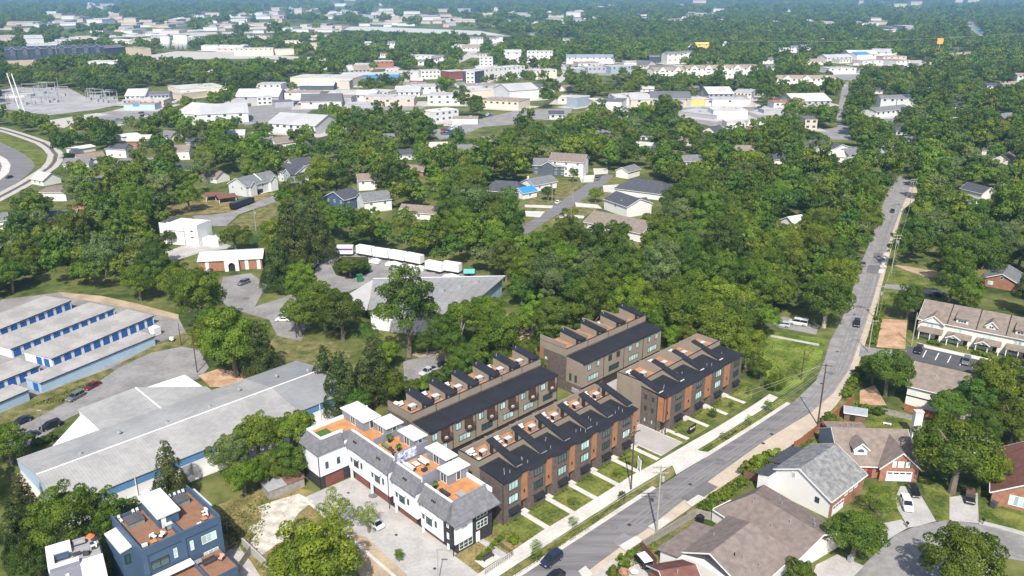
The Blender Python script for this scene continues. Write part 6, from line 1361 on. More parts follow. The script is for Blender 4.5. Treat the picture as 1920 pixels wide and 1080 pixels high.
def car(label, px, py, tx, ty, kind='sedan', col='black', roofcol=None, group=None, simple=False, z=0.04):
    c = car_proto(kind); p, q = at(px, py), at(tx, ty)
    t = thing({'sedan': 'parked_car', 'suv': 'parked_suv', 'van': 'parked_van', 'pickup': 'pickup_truck', 'jeep': 'parked_jeep'}[kind] if kind != 'jeep' else 'offroad_car', label, {'sedan': 'car', 'suv': 'suv', 'van': 'van', 'pickup': 'pickup truck', 'jeep': 'car'}[kind], (p.x, p.y, z), math.atan2(q.y - p.y, q.x - p.x), group)
    def col_(o, m): o.material_slots[0].link = 'OBJECT'; o.material_slots[0].material = m
    o = add('body', c['body'], t); col_(o, PAINT[col])
    add('glass', c['glass'], t); o = add('roof', c['roof'], t); col_(o, PAINT[roofcol or col])
    if not simple:
        o = add('pillars', c['pillars'], t); col_(o, PAINT[col])
        for sx in (-1, 1):
            for sy in (-1, 1):
                w = add('wheel', c['wheel'], t, (sx * c['L'] * .3, sy * (c['hw'] - .1), .34)); add('rim', c['rim'], w)
        for sy in (-1, 1):
            add('headlight', c['hl'], t, (c['L'] / 2 - .06, sy * c['hw'] * .62, c['zb'] - .36)); add('taillight', c['tl'], t, (-c['L'] / 2 + .04, sy * c['hw'] * .66, c['zb'] - .22))
        if kind == 'pickup': add('truck_bed', c['bed'], t)
    keep([gproj(tuple(Vector((p.x + a, p.y + b, 0)))) for a, b in ((-2.2, -2.2), (2.2, -2.2), (2.2, 2.2), (-2.2, 2.2))])
    return t
car('dark navy suv driving along the street past the grass verge', 1034, 1054, 1010, 1072, 'suv', 'navy')
car('dark car behind the navy suv cut by the bottom edge', 1038, 1088, 1014, 1104, 'sedan', 'black')
car('black suv on the road bend below the leaning tree', 1606, 610, 1604, 625, 'suv', 'black')
car('gray car on the street beside the pale concrete slabs', 1618, 498, 1616, 508, 'sedan', 'gray')
car('black car far up the street at the junction', 1673, 398, 1670, 410, 'sedan', 'black')
car('black sedan on the driveway before the white garage', 1712, 924, 1722, 945, 'sedan', 'black')
car('white suv on the driveway beside the black sedan', 1699, 950, 1706, 968, 'suv', 'white')
car('dark brown car under the big round tree', 1817, 938, 1819, 958, 'jeep', 'black', 'brown')
car('white-roofed off-road car inside the gray fence', 1204, 1056, 1190, 1040, 'jeep', 'black', 'white')
car('maroon sedan parked along the grass bank', 174, 727, 150, 740, 'sedan', 'maroon')
car('dark gray suv parked behind the maroon sedan', 142, 748, 120, 760, 'suv', 'gray')
car('navy car farthest left in the warehouse lot', 42, 793, 20, 803, 'sedan', 'navy')
car('black suv in the warehouse lot beside the lamp post', 95, 803, 72, 812, 'suv', 'black')
car('dark car beneath the black suv at the hedge', 54, 822, 30, 832, 'sedan', 'navy')
car('dark gray car on the chapel drive', 457, 533, 447, 537, 'suv', 'gray')
car('white car in front of the pair under the depot trees', 531, 602, 515, 602, 'sedan', 'white')
car('white suv behind the front white car under the depot trees', 541, 594, 556, 598, 'suv', 'white')
car('black car in the shaded parking court', 836, 686, 850, 684, 'sedan', 'black')
car('silver pickup in the shaded parking court', 803, 700, 790, 706, 'pickup', 'silver')
car('pale gray van parked on the wood drive', 1496, 609, 1478, 606, 'van', 'palegray')
car('silver suv in front of the pale gray van', 1465, 612, 1450, 610, 'suv', 'silver')
car('black car behind the silver suv at the wood edge', 1447, 603, 1432, 601, 'sedan', 'black')
car('black car at the left end of the townhome stalls', 1722, 660, 1718, 668, 'suv', 'black')
car('dark gray car in the fourth townhome stall', 1811, 681, 1807, 690, 'suv', 'gray')
car('dark car in the last townhome stall under the tree', 1860, 690, 1856, 700, 'sedan', 'black')
car('dark suv at the top of the middle street', 1120, 337, 1112, 341, 'suv', 'gray')
car('white car parked on the middle street', 1046, 381, 1055, 375, 'sedan', 'white')
car('dark car alone on the curving highway', 18, 334, 5, 338, 'sedan', 'black')
car('silver pickup behind the blue house stair roof', 268, 920, 280, 940, 'pickup', 'silver')
car('black car by the loading lane of the warehouse', 208, 937, 190, 942, 'sedan', 'black')
car('dark car at the loading lane beside the conifer', 292, 907, 306, 900, 'sedan', 'gray')
car('white car under the airy tree at the drive', 702, 985, 690, 976, 'sedan', 'white')
car('dark car on the drive below the brick house at right', 1757, 556, 1770, 557, 'sedan', 'black')
car('dark car on the far road by the white workshop hall', 1606, 146, 1602, 152, 'sedan', 'black')
car('white pickup by the red brick house at left', 28, 424, 40, 424, 'pickup', 'white')
t = car('white camper van beside the small blue-gray house', 199, 332, 199, 340, 'van', 'white')
t = car('white box truck parked by the railway curve', 113, 279, 118, 281, 'van', 'white')
# cars in the far lots: alike from here
cols = ['white', 'black', 'silver', 'gray', 'red', 'blue', 'navy', 'white']
for (x0, x1, y0, y1, n, g, lb) in ((1064, 1110, 122, 133, 26, 'cars in the far shopping car park', 'small car among the many in the far shopping car park'), (828, 868, 236, 254, 22, 'cars in the car yard', 'small car packed into the car yard by the white box building'),
                                 (545, 570, 190, 200, 9, 'cars by the gray flat shed', 'small car parked by the gray flat shed'), (1412, 1430, 198, 210, 8, 'cars in the industrial yard', 'small car parked in the industrial yard'), (862, 880, 188, 196, 8, 'cars by the workshop', 'small car between the workshop and the beige warehouse'),
                                 (262, 300, 212, 222, 6, 'cars in the shop strip lot', 'small car on the shop strip lot'), (150, 200, 229, 238, 8, 'cars along the left lane', 'small car along the lane below the substation'), (1655, 1700, 119, 124, 8, 'cars by the far crossing', 'small car at the far crossing shops'), (905, 940, 214, 220, 5, 'cars at the open lot', 'small car along the open lot before the beige warehouse')):
    for i in range(n):
        px, py = random.uniform(x0, x1), random.uniform(y0, y1)
        car(lb, px, py, px + random.choice((-4, 4)), py + random.uniform(-1, 1), random.choice(('sedan', 'suv')), random.choice(cols), group=g, simple=True)
def boxtruck(label, a, b, w, h, m, name='trailer', cat='trailer', stripe=None, cab=False, z0=1.0):
    fr, L = fr_px(a, b); t = thing(name, label, cat, fr.w(0, 0), fr.a); keep_box(fr, 0, L, 0, w, h)
    part(t, 'box', m, MB().box(0, L, 0, w, z0, h)); part(t, 'chassis', M_BLACK, MB().box(.2, L - .2, .3, w - .3, .6, z0 - .002))
    for x in (1.0, 2.1, L - 2.2, L - 1.1):
        for y in (.05, w - .3): part(t, 'wheel', M_TYRE, MB().tube((x, y, .5), (x, y + .25, .5), .5, k=10))
    if stripe: part(t, 'stripe', stripe, MB().box(.1, L - .1, -.03, -.002, h - 1.5, h - .8))
    if cab: part(t, 'cab', PAINT['black'], MB().box(L + .2, L + 2.6, .1, w - .1, .6, 2.9))
    return t
PURP = mat('purple_stripe', (.16, .05, .22), .5, .05, 1)
boxtruck('white trailer with purple stripes at the left end of the depot row', (631, 481), (662, 481), 2.6, 4.0, M_WHITE, stripe=PURP)
TR = [((668, 479), (697, 484)), ((699, 485), (727, 489)), ((729, 489), (757, 494)), ((759, 494), (788, 500)), ((797, 509), (827, 515)), ((829, 511), (860, 516))]
for i, (a, b) in enumerate(TR):
    boxtruck(['white trailer right beside the purple-striped one', 'second white trailer from the purple-striped one', 'third white trailer from the purple-striped one', 'fourth white trailer from the purple-striped one', 'white trailer nearer the depot roof, left of the last', 'last white trailer at the right end of the depot row'][i], a, b, 2.6, 4.0, M_WHITE)
boxtruck('small white trailer on the left side of the depot drive', (588, 507), (598, 498), 2.2, 2.4, M_WHITE); boxtruck('pale flat trailer farther up the depot drive', (604, 488), (614, 477), 2.2, 2.0, M_STEEL)
boxtruck('teal tarpaulin-covered cart at the end of the trailer row', (869, 518), (890, 518), 2.4, 2.0, mat('teal_tarpaulin', (.16, .5, .46), .7, .1, 1))
boxtruck('long black dump trailer with a cab on the left street', (440, 395), (472, 383), 2.7, 3.4, PAINT['black'], name='dump_truck', cat='truck', cab=True)
boxtruck('yellow box truck in the yard below the substation', (134, 246), (154, 244), 2.6, 3.4, M_YEL, name='box_truck', cat='truck')
boxtruck('white storage container at the end of the narrow storage building', (291, 632), (303, 627), 2.4, 2.6, M_WHITE, name='container', cat='container', z0=.2)
def lumber(label, px, py, m, n):
    t = thing('lumber_pile', label, 'pile', at(px, py), R(20)); mb = MB()
    for i in range(n): mb.box(random.uniform(-4, -1), random.uniform(1, 5), (y := random.uniform(-2.5, 2.5)), y + .35, (z := .1 + .3 * random.randint(0, 3)), z + .2)
    o = part(t, 'planks', m, mb); o['kind'] = 'stuff'
lumber('stack of orange lumber at the building site below the willow', 150, 392, mat('fresh_lumber', (.48, .26, .12), .8, .15, 1), 40)
t = thing('stone_stack', 'peach-coloured stepped pile showing through the trees above the rear rows', 'pile', at(968, 640), R(10)); keep(ground_poly([(938, 570), (990, 560), (1002, 595), (985, 618), (944, 612)]))
M_PEACH = mat('peach_stone', (.42, .31, .235), .9, .25, .8)
for k in range(34):
    z = random.uniform(.2, 5.6); x = random.uniform(-4.0, 2.6) * (1 - z / 14); w = random.uniform(1.2, 2.8)
    part(t, 'block', M_PEACH, MB().box(x, x + w, -1 + z * .35 + random.uniform(-.4, .4), .6 + z * .35, z, z + random.uniform(.2, .45)))
for i, (x, y, w) in enumerate(((703, 494, 4), (738, 500, 6), (766, 506, 7), (786, 508, 4), (846, 524, 6))):
    u = thing('tarpaulin_bundle', ['small white bundle before the first white trailers', 'white bundle before the second white trailer', 'longest white bundle before the third white trailer', 'white bundle before the gap in the trailer row', 'white bundle with a dark base before the last trailer'][i], 'bundle', at(x, y), R(-20))
    part(u, 'cover', M_WHITE, MB().prism([(-w / 2, -1), (0, -1.1), (w / 2, -1), (w / 2, 1), (0, 1.1), (-w / 2, 1)], .3, [1.3, 1.8, 1.4, 1.3, 1.9, 1.2])); part(u, 'pallet', M_BLACK, MB().box(-w / 2, w / 2, -.9, .9, 0, .298))

# ------------------------------------------------------------------ poles and wires
M_POLE = mat('dark_pole_timber', (.075, .05, .04), .9, .2, 1.5); M_POLEG = mat('weathered_pole_timber', (.30, .29, .24), .9, .15, 1.5)
POLES = {}
def pole(key, label, px, pyb, pyt, m=None, arms=1, az=0.0, r=.17, trans=False, lean=0.0, lamp=False):
    p = at(px, pyb); h = ht(px, pyb, pyt); m = m or M_POLE
    t = thing('utility_pole' if arms or trans else 'pole', label, 'utility pole' if arms or trans else 'pole', p, R(az))
    part(t, 'post', m, MB().tube((0, 0, 0), (lean, 0, h), r, r * .7, 8))
    for i in range(arms):
        z = h - .4 - i * 1.1; part(t, 'crossarm', m, MB().box(-1.5 + lean, 1.5 + lean, -.09, .09, z, z + .16))
        for x in (-1.35, -.75, .75, 1.35): part(t, 'insulator', M_STEEL, MB().tube((x + lean, 0, z + .162), (x + lean, 0, z + .4), .06, k=6))
    if trans: part(t, 'transformer', M_GREYM, MB().lathe([(.3, 0), (.32, .05), (.32, .95), (.2, 1.05)], 10, (.5 + lean, 0, h - 3.2)))
    if lamp: part(t, 'lamp_head', M_GREYM, MB().box(-.2, .9, -.15, .15, h, h + .15))
    POLES[key] = (p, h, R(az)); return t
pole('big', 'tall dark brown pole with one crossarm rising beside the street bend', 1533, 796, 683, M_POLE, 1, -20, .2)
pole('near', 'weathered gray utility pole with crossarm standing on the sandy shoulder', 1231, 998, 874, M_POLEG, 2, 0, .2, True)
pole('row', 'brown utility pole with transformer in front of the long brown row', 1183, 918, 808, M_POLE, 1, 30, .18, True)
pole('court', 'thin dark pole by the cedar corner of the right brown row', 1247, 816, 738, M_POLE, 0, 0, .13)
pole('lawn', 'bare dark pole on the lawn before the bright green bush', 1502, 712, 655, M_POLE, 0, 0, .15)
pole('townhome', 'gray utility pole at the left end of the townhome row', 1709, 648, 586, M_POLEG, 0, 0, .17)
pole('drive', 'gray lamp pole on the white townhouse driveway', 822, 1094, 1031, M_GREYM, 0, 0, .1, lamp=True)
pole('r1', 'utility pole with crossarm beside the road hedge', 1642, 598, 535, M_POLEG, 1, 0, .17, True)
pole('r2', 'utility pole with wide crossarm beside the concrete slabs', 1671, 512, 440, M_POLEG, 2, 0, .17, True)
pole('r3', 'utility pole at the far junction of the main street', 1704, 396, 335, M_POLEG, 2, 0, .17)
pole('r0', 'utility pole on the road side above the dirt lot', 1628, 660, 600, M_POLEG, 1, 0, .17)
pole('lot', 'dark pole at the edge of the warehouse lot by the trunks', 370, 699, 630, M_POLE, 0, 0, .16)
pole('fence', 'slim pole on the grass bank beside the storage yard', 340, 647, 606, M_POLE, 0, 0, .13)
pole('left', 'utility pole beside the left street near the dump trailer', 480, 432, 388, M_POLEG, 1, 10, .17, True)
pole('m1', 'gray pole left of the middle street by the round bush', 1035, 379, 340, M_POLEG, 0, 0, .15); pole('m2', 'gray pole before the tall white house', 1093, 345, 303, M_POLEG, 0, 0, .15); pole('m3', 'gray pole on the right kerb of the middle street', 1074, 384, 352, M_POLEG, 0, 0, .13)
pole('c1', 'gray pole in the wood left of the pale willow', 753, 446, 388, M_POLEG, 0, 0, .15); pole('c2', 'gray pole in the wood below the pale willow', 900, 432, 388, M_POLEG, 0, 0, .15)
pole('lamp', 'lamp post in the warehouse lot', 80, 812, 770, M_STEEL, 0, 0, .1, lamp=True)
pole('court2', 'slim dark lamp post by the depot trees', 556, 634, 592, M_POLE, 0, 0, .12, lamp=True)
for i, (xb, yb, yt, ln) in enumerate(((40, 216, 137, -1.5), (49, 218, 138, -1.5))):
    pole('tx%d' % i, ['tall white steel transmission pole, left of the pair', 'tall white steel transmission pole, right of the pair'][i], xb, yb, yt, M_WHITE, 0, 0, .55, lean=-5.0)
for i, (x, yb, yt) in enumerate(((110, 168, 146), (166, 180, 160), (212, 178, 150), (237, 176, 150), (228, 178, 160), (257, 182, 168), (375, 160, 146), (424, 164, 148), (527, 152, 136), (602, 143, 132), (157, 88, 76), (296, 128, 112), (109, 116, 85))):
    pole('s%d' % i, 'slim pale pole standing round the substation and the woods beside it', x, yb, yt, M_STEEL, 0, 0, .35)['group'] = 'pale poles round the substation'
for i, (x, yb, yt) in enumerate(((1752, 116, 88), (1764, 116, 86), (1793, 112, 88), (1873, 102, 66), (1577, 30, 12), (1569, 58, 36), (1735, 112, 94), (936, 168, 158), (1018, 176, 160), (1036, 176, 166), (1165, 184, 168), (1256, 186, 168), (1096, 220, 208), (1010, 226, 204), (895, 172, 160), (1176, 232, 214), (1450, 195, 175), (1458, 112, 95))):
    pole('f%d' % i, 'thin far pole rising over the distant trees', x, yb, yt, M_POLEG, 0, 0, .3)['group'] = 'thin far poles over the trees'
def wire(label, ends, r=.018, sag=.02, m=None, group='overhead wires along the street'):
    t = None; mb = MB()
    for a, b in ends:
        a, b = Vector(a), Vector(b); L = (b - a).length; P = []
        for i in range(11):
            s = i / 10; p = a.lerp(b, s); p.z -= 4 * L * sag * s * (1 - s); P.append(p)
        for p, q in zip(P[:-1], P[1:]): mb.tube(p, q, r, k=3)
    o = mb.build('overhead_wires', m or M_BLACK); tag(o, label, 'overhead wires'); return o
def ptop(k, x=0.0, dz=0.0): p, h, a = POLES[k]; return (p.x + x * math.cos(a), p.y + x * math.sin(a), h - .05 + dz)
M_WIRE = mat('pale_wire', (.42, .40, .33), .6, .1, 1)
off = tuple(ptop('near')[i] - (ptop('big')[i] - ptop('near')[i]) * (1 if i < 2 else 0) for i in range(3))
wire('pale wires between the weathered shoulder pole and the tall dark pole', [(ptop('near', x), ptop('big', x)) for x in (-1.35, -.75, .75, 1.35)], m=M_WIRE)
wire('pale wires from the weathered shoulder pole out past the bottom edge', [(ptop('near', x), (off[0] + x, off[1], off[2])) for x in (-1.35, -.75, .75, 1.35)], m=M_WIRE)
wire('pale guy wires from the shoulder pole down over the grass verge', [(ptop('near', -.3, -1.5), (*at(975, 1052)[:2], 2.2)), (ptop('near', -.3, -2.0), (*at(960, 1066)[:2], 2.0))], .022, .01, M_WIRE)
wire('dark wires from the tall dark pole to the pole above the dirt lot', [(ptop('big', x), ptop('r0', x)) for x in (-1.3, 1.3)], m=M_WIRE)
wire('dark wires between the pole above the dirt lot and the hedge pole', [(ptop('r0', x), ptop('r1', x)) for x in (-1.3, 1.3)], m=M_WIRE)
wire('pale wires between the hedge pole and the concrete slab pole', [(ptop('r1', x), ptop('r2', x)) for x in (-1.3, -.7, 1.3)], .03, m=M_WIRE)
wire('pale wires between the concrete slab pole and the junction pole', [(ptop('r2', x), ptop('r3', x)) for x in (-1.3, -.7, 1.3)], .035, m=M_WIRE)
wire('yellowish guy wires from the tall dark pole down to the lawn edge', [(ptop('big', -.8, -.3), (*at(1375, 765)[:2], 3.5)), (ptop('big', -1.2, -.3), (*at(1388, 768)[:2], 3.0))], .022, .01, M_WIRE)
wire('long pale transmission wires crossing the far right woods', [((at(1500, 150)[0], at(1500, 110)[1], 26), (*at(1873, 102)[:2], 32)), ((*at(1873, 102)[:2], 32), (*at(2000, 100)[:2], 34))], .22, .01, M_WIRE)

# ------------------------------------------------------------------ fences, signs and yard things
def fence(label, pts, h, m, step=2.4, pm=None):
    P = [at(*p) for p in pts]; t = thing('fence', label, 'fence', P[0], 0); o = P[0]
    for a, b in zip(P[:-1], P[1:]):
        d = b - a; L = d.length; n = max(1, round(L / step)); rz = math.atan2(d.y, d.x)
        pn = MB().box(.06, L / n - .06, -.03, .03, .08, h).mesh('fence_panel', m); po = MB().box(-.06, .06, -.06, .06, 0, h + .12).mesh('post', pm or m)
        for i in range(n):
            q = a + d * (i / n) - o; add('fence_panel', pn, t, q, rz); add('post', po, t, q, rz)
    return t
M_FGRAY = lined('gray_board', (.27, .25, .22), .16, 0, .35, rough=.9, var=.2, scale=1.2); M_FRED = lined('red_brown_board', (.30, .12, .055), .16, 0, .3, rough=.9, var=.2, scale=1.0); M_FBR = lined('brown_board', (.17, .095, .06), .16, 0, .3, rough=.9, var=.2, scale=1.0)
fence('weathered gray board fence along the street behind the taupe-roofed house', [(1203, 1030), (1304, 970), (1333, 976)], 1.9, M_FGRAY)
fence('dark brown board fence beside the white-roofed off-road car', [(1203, 1031), (1231, 1064)], 1.9, M_FBR)
fence('dark brown board fence between the bushes and the cream house', [(1394, 896), (1448, 918)], 1.9, M_FBR)
fence('red-brown board fence curving behind the brick house', [(1488, 842), (1512, 828), (1536, 806), (1584, 768), (1600, 752)], 1.9, M_FRED, pm=M_FRED)
fence('orange-brown board fence before the two-storey cream house', [(1695, 770), (1758, 789)], 1.9, M_FRED)
fence('gray picket fence behind the brick house yard', [(1640, 772), (1714, 790)], 1.5, M_FGRAY)
fence('white wall-like fence right of the bright white block', [(378, 455), (425, 446)], 2.2, M_WHITE, 5)
fence('gray fence along the left of the blue house yard', [(470, 1040), (440, 1085)], 1.8, M_FGRAY)
t = thing('garden_shed', 'small brown garden shed with a pale metal roof behind the brick house', 'shed', at(1582, 788), R(-20)); keep_box(Fr(at(1582, 788), -20), 0, 3.4, 0, 5, 3.2)
roof_shell(t, 0, 4.6, 0, 3.4, 1.7, 2.3, 2.3, 3.1, M_FBR, M_STEEL, ov=.25); part(t, 'door', M_DOORD, MB().box(1.2, 2.4, -.05, -.002, .1, 2.1))
t = thing('garden_shed', 'low shed with a gray and rusty roof at the edge of the dry yard', 'shed', at(505, 940), R(40)); keep_box(Fr(at(505, 940), 40), 0, 8, 0, 4, 2.6)
part(t, 'wall', M_FGRAY, MB().box(.2, 7.8, .2, 3.8, 0, 2.1)); part(t, 'roof', M_GREYM, MB().slab((0, 0, 2.2), (4, 0, 2.2), (4, 4, 2.5), (0, 4, 2.5), .1)); part(t, 'rusty_roof', M_FBR, MB().slab((4.02, 0, 2.2), (8, 0, 2.2), (8, 4, 2.5), (4.02, 4, 2.5), .1))
t = thing('lawn_sign', 'black rounded sign with white lettering on the first lawn of the right brown row', 'sign', at(1297, 812), FR4.a)
part(t, 'board', M_BLACK, MB().extr([(-1.3, .5), (-.9, .15), (.9, .15), (1.3, .5), (1.4, 2.0), (-1.4, 2.0)], -.12, .12, 'y')); lt = MB()
for i, w in enumerate((.34, .2, .26, .2, .22, .26, .22)): lt.box(-1.0 + i * .3, -1.0 + i * .3 + w * .8, -.15, -.122, 1.25, 1.25 + (.42 if i == 0 else .3))
part(t, 'lettering', M_WHITE, lt)
t = thing('banner_sign', 'white framed banner with blue lettering at the end of the long brown row', 'sign', at(1198, 884), FR1.a + R(55))
for x in (-.9, .9): part(t, 'post', M_WHITE, MB().box(x - .07, x + .07, -.07, .07, 0, 3.2))
part(t, 'panel', M_WHITE, MB().box(-.82, .82, -.04, .04, .7, 3.0)); lt = MB()
for i, (a, b) in enumerate(((-.5, .5), (-.45, .35), (-.5, .45), (-.4, .5), (-.5, .4), (-.45, .45))): lt.box(a, b, -.07, -.042, .85 + i * .36, 1.08 + i * .36)
part(t, 'lettering', mat('blue_lettering', (.04, .06, .22), .6, .1, 1), lt)
t = thing('tall_sign', 'yellow-orange square sign on a tall pole above the far right woods', 'sign', at(1757, 112), 0); h = ht(1757, 112, 72); part(t, 'pole', M_STEEL, MB().tube((0, 0, 0), (0, 0, h - 8), .5, k=8)); part(t, 'panel', mat('amber_sign_face', (.70, .36, .06), .5, .15, .2), MB().box(-4.5, 4.5, -.5, .5, h - 8, h)); part(t, 'lower_panel', M_WHITE, MB().box(-6, 1, -.4, .4, h * .38, h * .5))
for x, y, tp, w, lb in ((1840, 62, 54, 8, 'teal highway sign gantry at the right of the far motorway'), (1788, 33, 27, 8, 'teal highway sign at the top of the far motorway')):
    t = thing('highway_sign', lb, 'sign', at(x, y), 0); h = ht(x, y, tp); k = at(x, y).y / FPX; part(t, 'panel', mat('teal_sign_face', (.05, .36, .30), .5, .1, .1), MB().box(-w * k, w * k, -.4, .4, h * .35, h)); part(t, 'post', M_STEEL, MB().box(-w * k, -w * k + .8, .42, .9, 0, h))
t = thing('orange_canopy', 'orange-red canopy on a post over the woods below the cream apartments', 'canopy', at(1180, 160), 0); h = ht(1180, 160, 140); part(t, 'post', M_STEEL, MB().tube((0, 0, 0), (0, 0, h - 3), .5, k=8)); part(t, 'canopy', mat('orange_red_canvas', (.50, .09, .03), .7, .1, .3), MB().lathe([(8, h - 4), (4.5, h - 1.5), (.3, h)], 8))
for x, y, lb in ((252, 900, 'white roof antenna drum on the warehouse loading side'),): pass
def mailbox(label, px, py):
    t = thing('mailbox', label, 'mailbox', at(px, py), R(20)); part(t, 'post', M_FBR, MB().box(-.06, .06, -.06, .06, 0, 1.0)); part(t, 'box', M_BLACK, MB().box(-.14, .14, -.28, .28, 1.002, 1.35))
mailbox('black mailbox on the kerb beside the driveway of the brick house', 1700, 990); mailbox('dark mailbox at the end of the right driveway', 1842, 984)
def bin_(label, px, py, m, s=1.0):
    t = thing('wheelie_bin', label, 'bin', at(px, py), R(30)); part(t, 'body', m, MB().prism([(-.35 * s, -.35 * s), (.35 * s, -.35 * s), (.35 * s, .35 * s), (-.35 * s, .35 * s)], .08, 1.0 * s)); part(t, 'lid', m, MB().box(-.4 * s, .4 * s, -.42 * s, .4 * s, 1.0 * s + .002, 1.1 * s))
    for q in (-.3, .3): part(t, 'wheel', M_TYRE, MB().tube((q - .04, .36 * s, .1), (q + .04, .36 * s, .1), .1, k=8))
bin_('black wheelie bin inside the gray board fence corner', 1312, 981, M_BLACK, 1.5); bin_('blue-gray bin at the foot of the tree by the cul-de-sac', 1594, 1054, M_GREYM, 1.1); bin_('green utility box on the lawn at the cul-de-sac', 1862, 952, M_RDARK, 1.3); bin_('dark green dumpster at the shrub island', 675, 528, mat('green_dumpster', (.03, .14, .07), .6, .1, 1), 2.4)
t = thing('fire_pit_set', 'reddish round fire pit in the yard by the white-roofed off-road car', 'fire pit', at(1170, 1076), 0); part(t, 'bowl', M_RBRICK, MB().lathe([(.9, 0), (1.0, .5), (.7, .45), (.6, .2)], 12)); part(t, 'gravel', M_DIRT, MB().lathe([(.55, .2), (.5, .25)], 10))
t = thing('garden_table', 'white round table in the fenced gravel yard', 'table', at(1189, 1078), 0); part(t, 'tabletop', M_WHITE, MB().lathe([(.7, .68), (.7, .74)], 12)); part(t, 'leg', M_WHITE, MB().tube((0, 0, 0), (0, 0, .68), .06, k=6))
fsheet('gravel_yard', M_GRAVEL, 'asph', Fr(at(1160, 1085), 30), [(-3, -3), (8, -3), (9, 3.4), (2, 4.5), (-3, 3)])
t = thing('picnic_bench', 'white garden bench on the lawn behind the brick house', 'bench', at(1663, 797), R(-20)); part(t, 'seat', M_WHITE, MB().box(-.9, .9, -.3, .3, .4, .48))
for q in (-.7, .7): part(t, 'leg', M_WHITE, MB().box(q - .05, q + .05, -.25, .25, 0, .398))
for i, y in enumerate((-1.6, -.5)):
    t = thing('air_conditioner', ['gray air conditioner against the left wall of the right brown row, nearer the street', 'gray air conditioner against the left wall of the right brown row, farther back'][i], 'air conditioner', FR4.w(-.8, 6.5 + i * 1.4), FR4.a); part(t, 'case', M_STEEL, MB().box(-.45, .45, -.45, .45, .1, 1.0)); part(t, 'fan_grille', M_BLACK, MB().lathe([(.36, 1.002), (.36, 1.03)], 12)); part(t, 'pad', M_CONC, MB().box(-.55, .55, -.55, .55, 0, .098))
t = thing('speed_cart', 'small white cart on the warehouse dirt edge', 'cart', at(323, 640), 0); part(t, 'box', M_WHITE, MB().box(-.6, .6, -.4, .4, .3, 1.3))
for s in (-.45, .45): part(t, 'wheel', M_TYRE, MB().tube((s, -.45, .3), (s, .45, .3), .3, k=10))
# transformers and gantries in the substation
for i in range(26):
    px, py = random.uniform(20, 130), random.uniform(168, 198)
    if i > 16: px, py = random.uniform(168, 224), random.uniform(182, 198)
    t = thing('substation_gantry', 'gray steel gantry frame among the substation equipment', 'gantry', at(px, py), random.uniform(-.3, .3), 'substation gantries')
    h = random.uniform(6, 11); w = random.uniform(4, 9); 
    for sx in (-1, 1): part(t, 'post', M_STEEL, MB().box(sx * (w - .2) - .2, sx * (w - .2) + .2, -.2, .2, 0, h))
    part(t, 'foot', M_CONC, MB().box(-w, w, -.4, .4, -.05, .12)); part(t, 'beam', M_STEEL, MB().box(-w, w, -.25, .25, h + .002, h + .5)); part(t, 'switchgear', M_GREYM, MB().box(-w * .4, w * .4, -1.2, 1.2, 0, 2.6))
# ------------------------------------------------------------------ trees
LEAF = {'broad': leafmat('leaf_green', (0.062, 0.122, 0.012), (0.178, 0.250, 0.028)),
        'dark': leafmat('leaf_dark_green', (0.044, 0.096, 0.012), (0.130, 0.200, 0.026)),
        'light': leafmat('leaf_yellow_green', (0.085, 0.148, 0.012), (0.190, 0.268, 0.034)),
        'pine': leafmat('pine_needles', (0.036, 0.066, 0.014), (0.115, 0.150, 0.036), .12),
        'pale': leafmat('leaf_pale_green', (0.080, 0.130, 0.032), (0.200, 0.255, 0.085), .1)}
BARK = mat('bark', (.16, .13, .10), .95, .25, 2); BARKP = mat('pale_bark', (.36, .32, .26), .95, .2, 2)
def leaf_mesh(name, P, Nn, S, clump, m, jitter=.6):
    n = len(P); Nn = Nn + rng.normal(0, jitter, (n, 3)); Nn /= np.linalg.norm(Nn, axis=1)[:, None] + 1e-9
    A = rng.normal(0, 1, (n, 3)); U = np.cross(Nn, A); U /= np.linalg.norm(U, axis=1)[:, None] + 1e-9; W_ = np.cross(Nn, U)
    S = S[:, None]; V = np.empty((n, 4, 3)); V[:, 0] = P - U * S; V[:, 1] = P - W_ * S * .62 + Nn * S * .12; V[:, 2] = P + U * S; V[:, 3] = P + W_ * S * .62 + Nn * S * .12
    me = bpy.data.meshes.new(name); me.vertices.add(n * 4); me.vertices.foreach_set('co', V.reshape(-1).astype(np.float32))
    me.loops.add(n * 4); me.loops.foreach_set('vertex_index', np.arange(n * 4, dtype=np.int32)); me.polygons.add(n)
    me.polygons.foreach_set('loop_start', np.arange(0, n * 4, 4, dtype=np.int32)); me.polygons.foreach_set('loop_total', np.full(n, 4, dtype=np.int32))
    at_ = me.attributes.new('clump', 'FLOAT', 'FACE'); at_.data.foreach_set('value', np.clip(clump, 0, 1).astype(np.float32))
    me.update(); me.validate(); me.materials.append(m); return me
def sph(n): v = rng.normal(0, 1, (n, 3)); return v / np.linalg.norm(v, axis=1)[:, None]
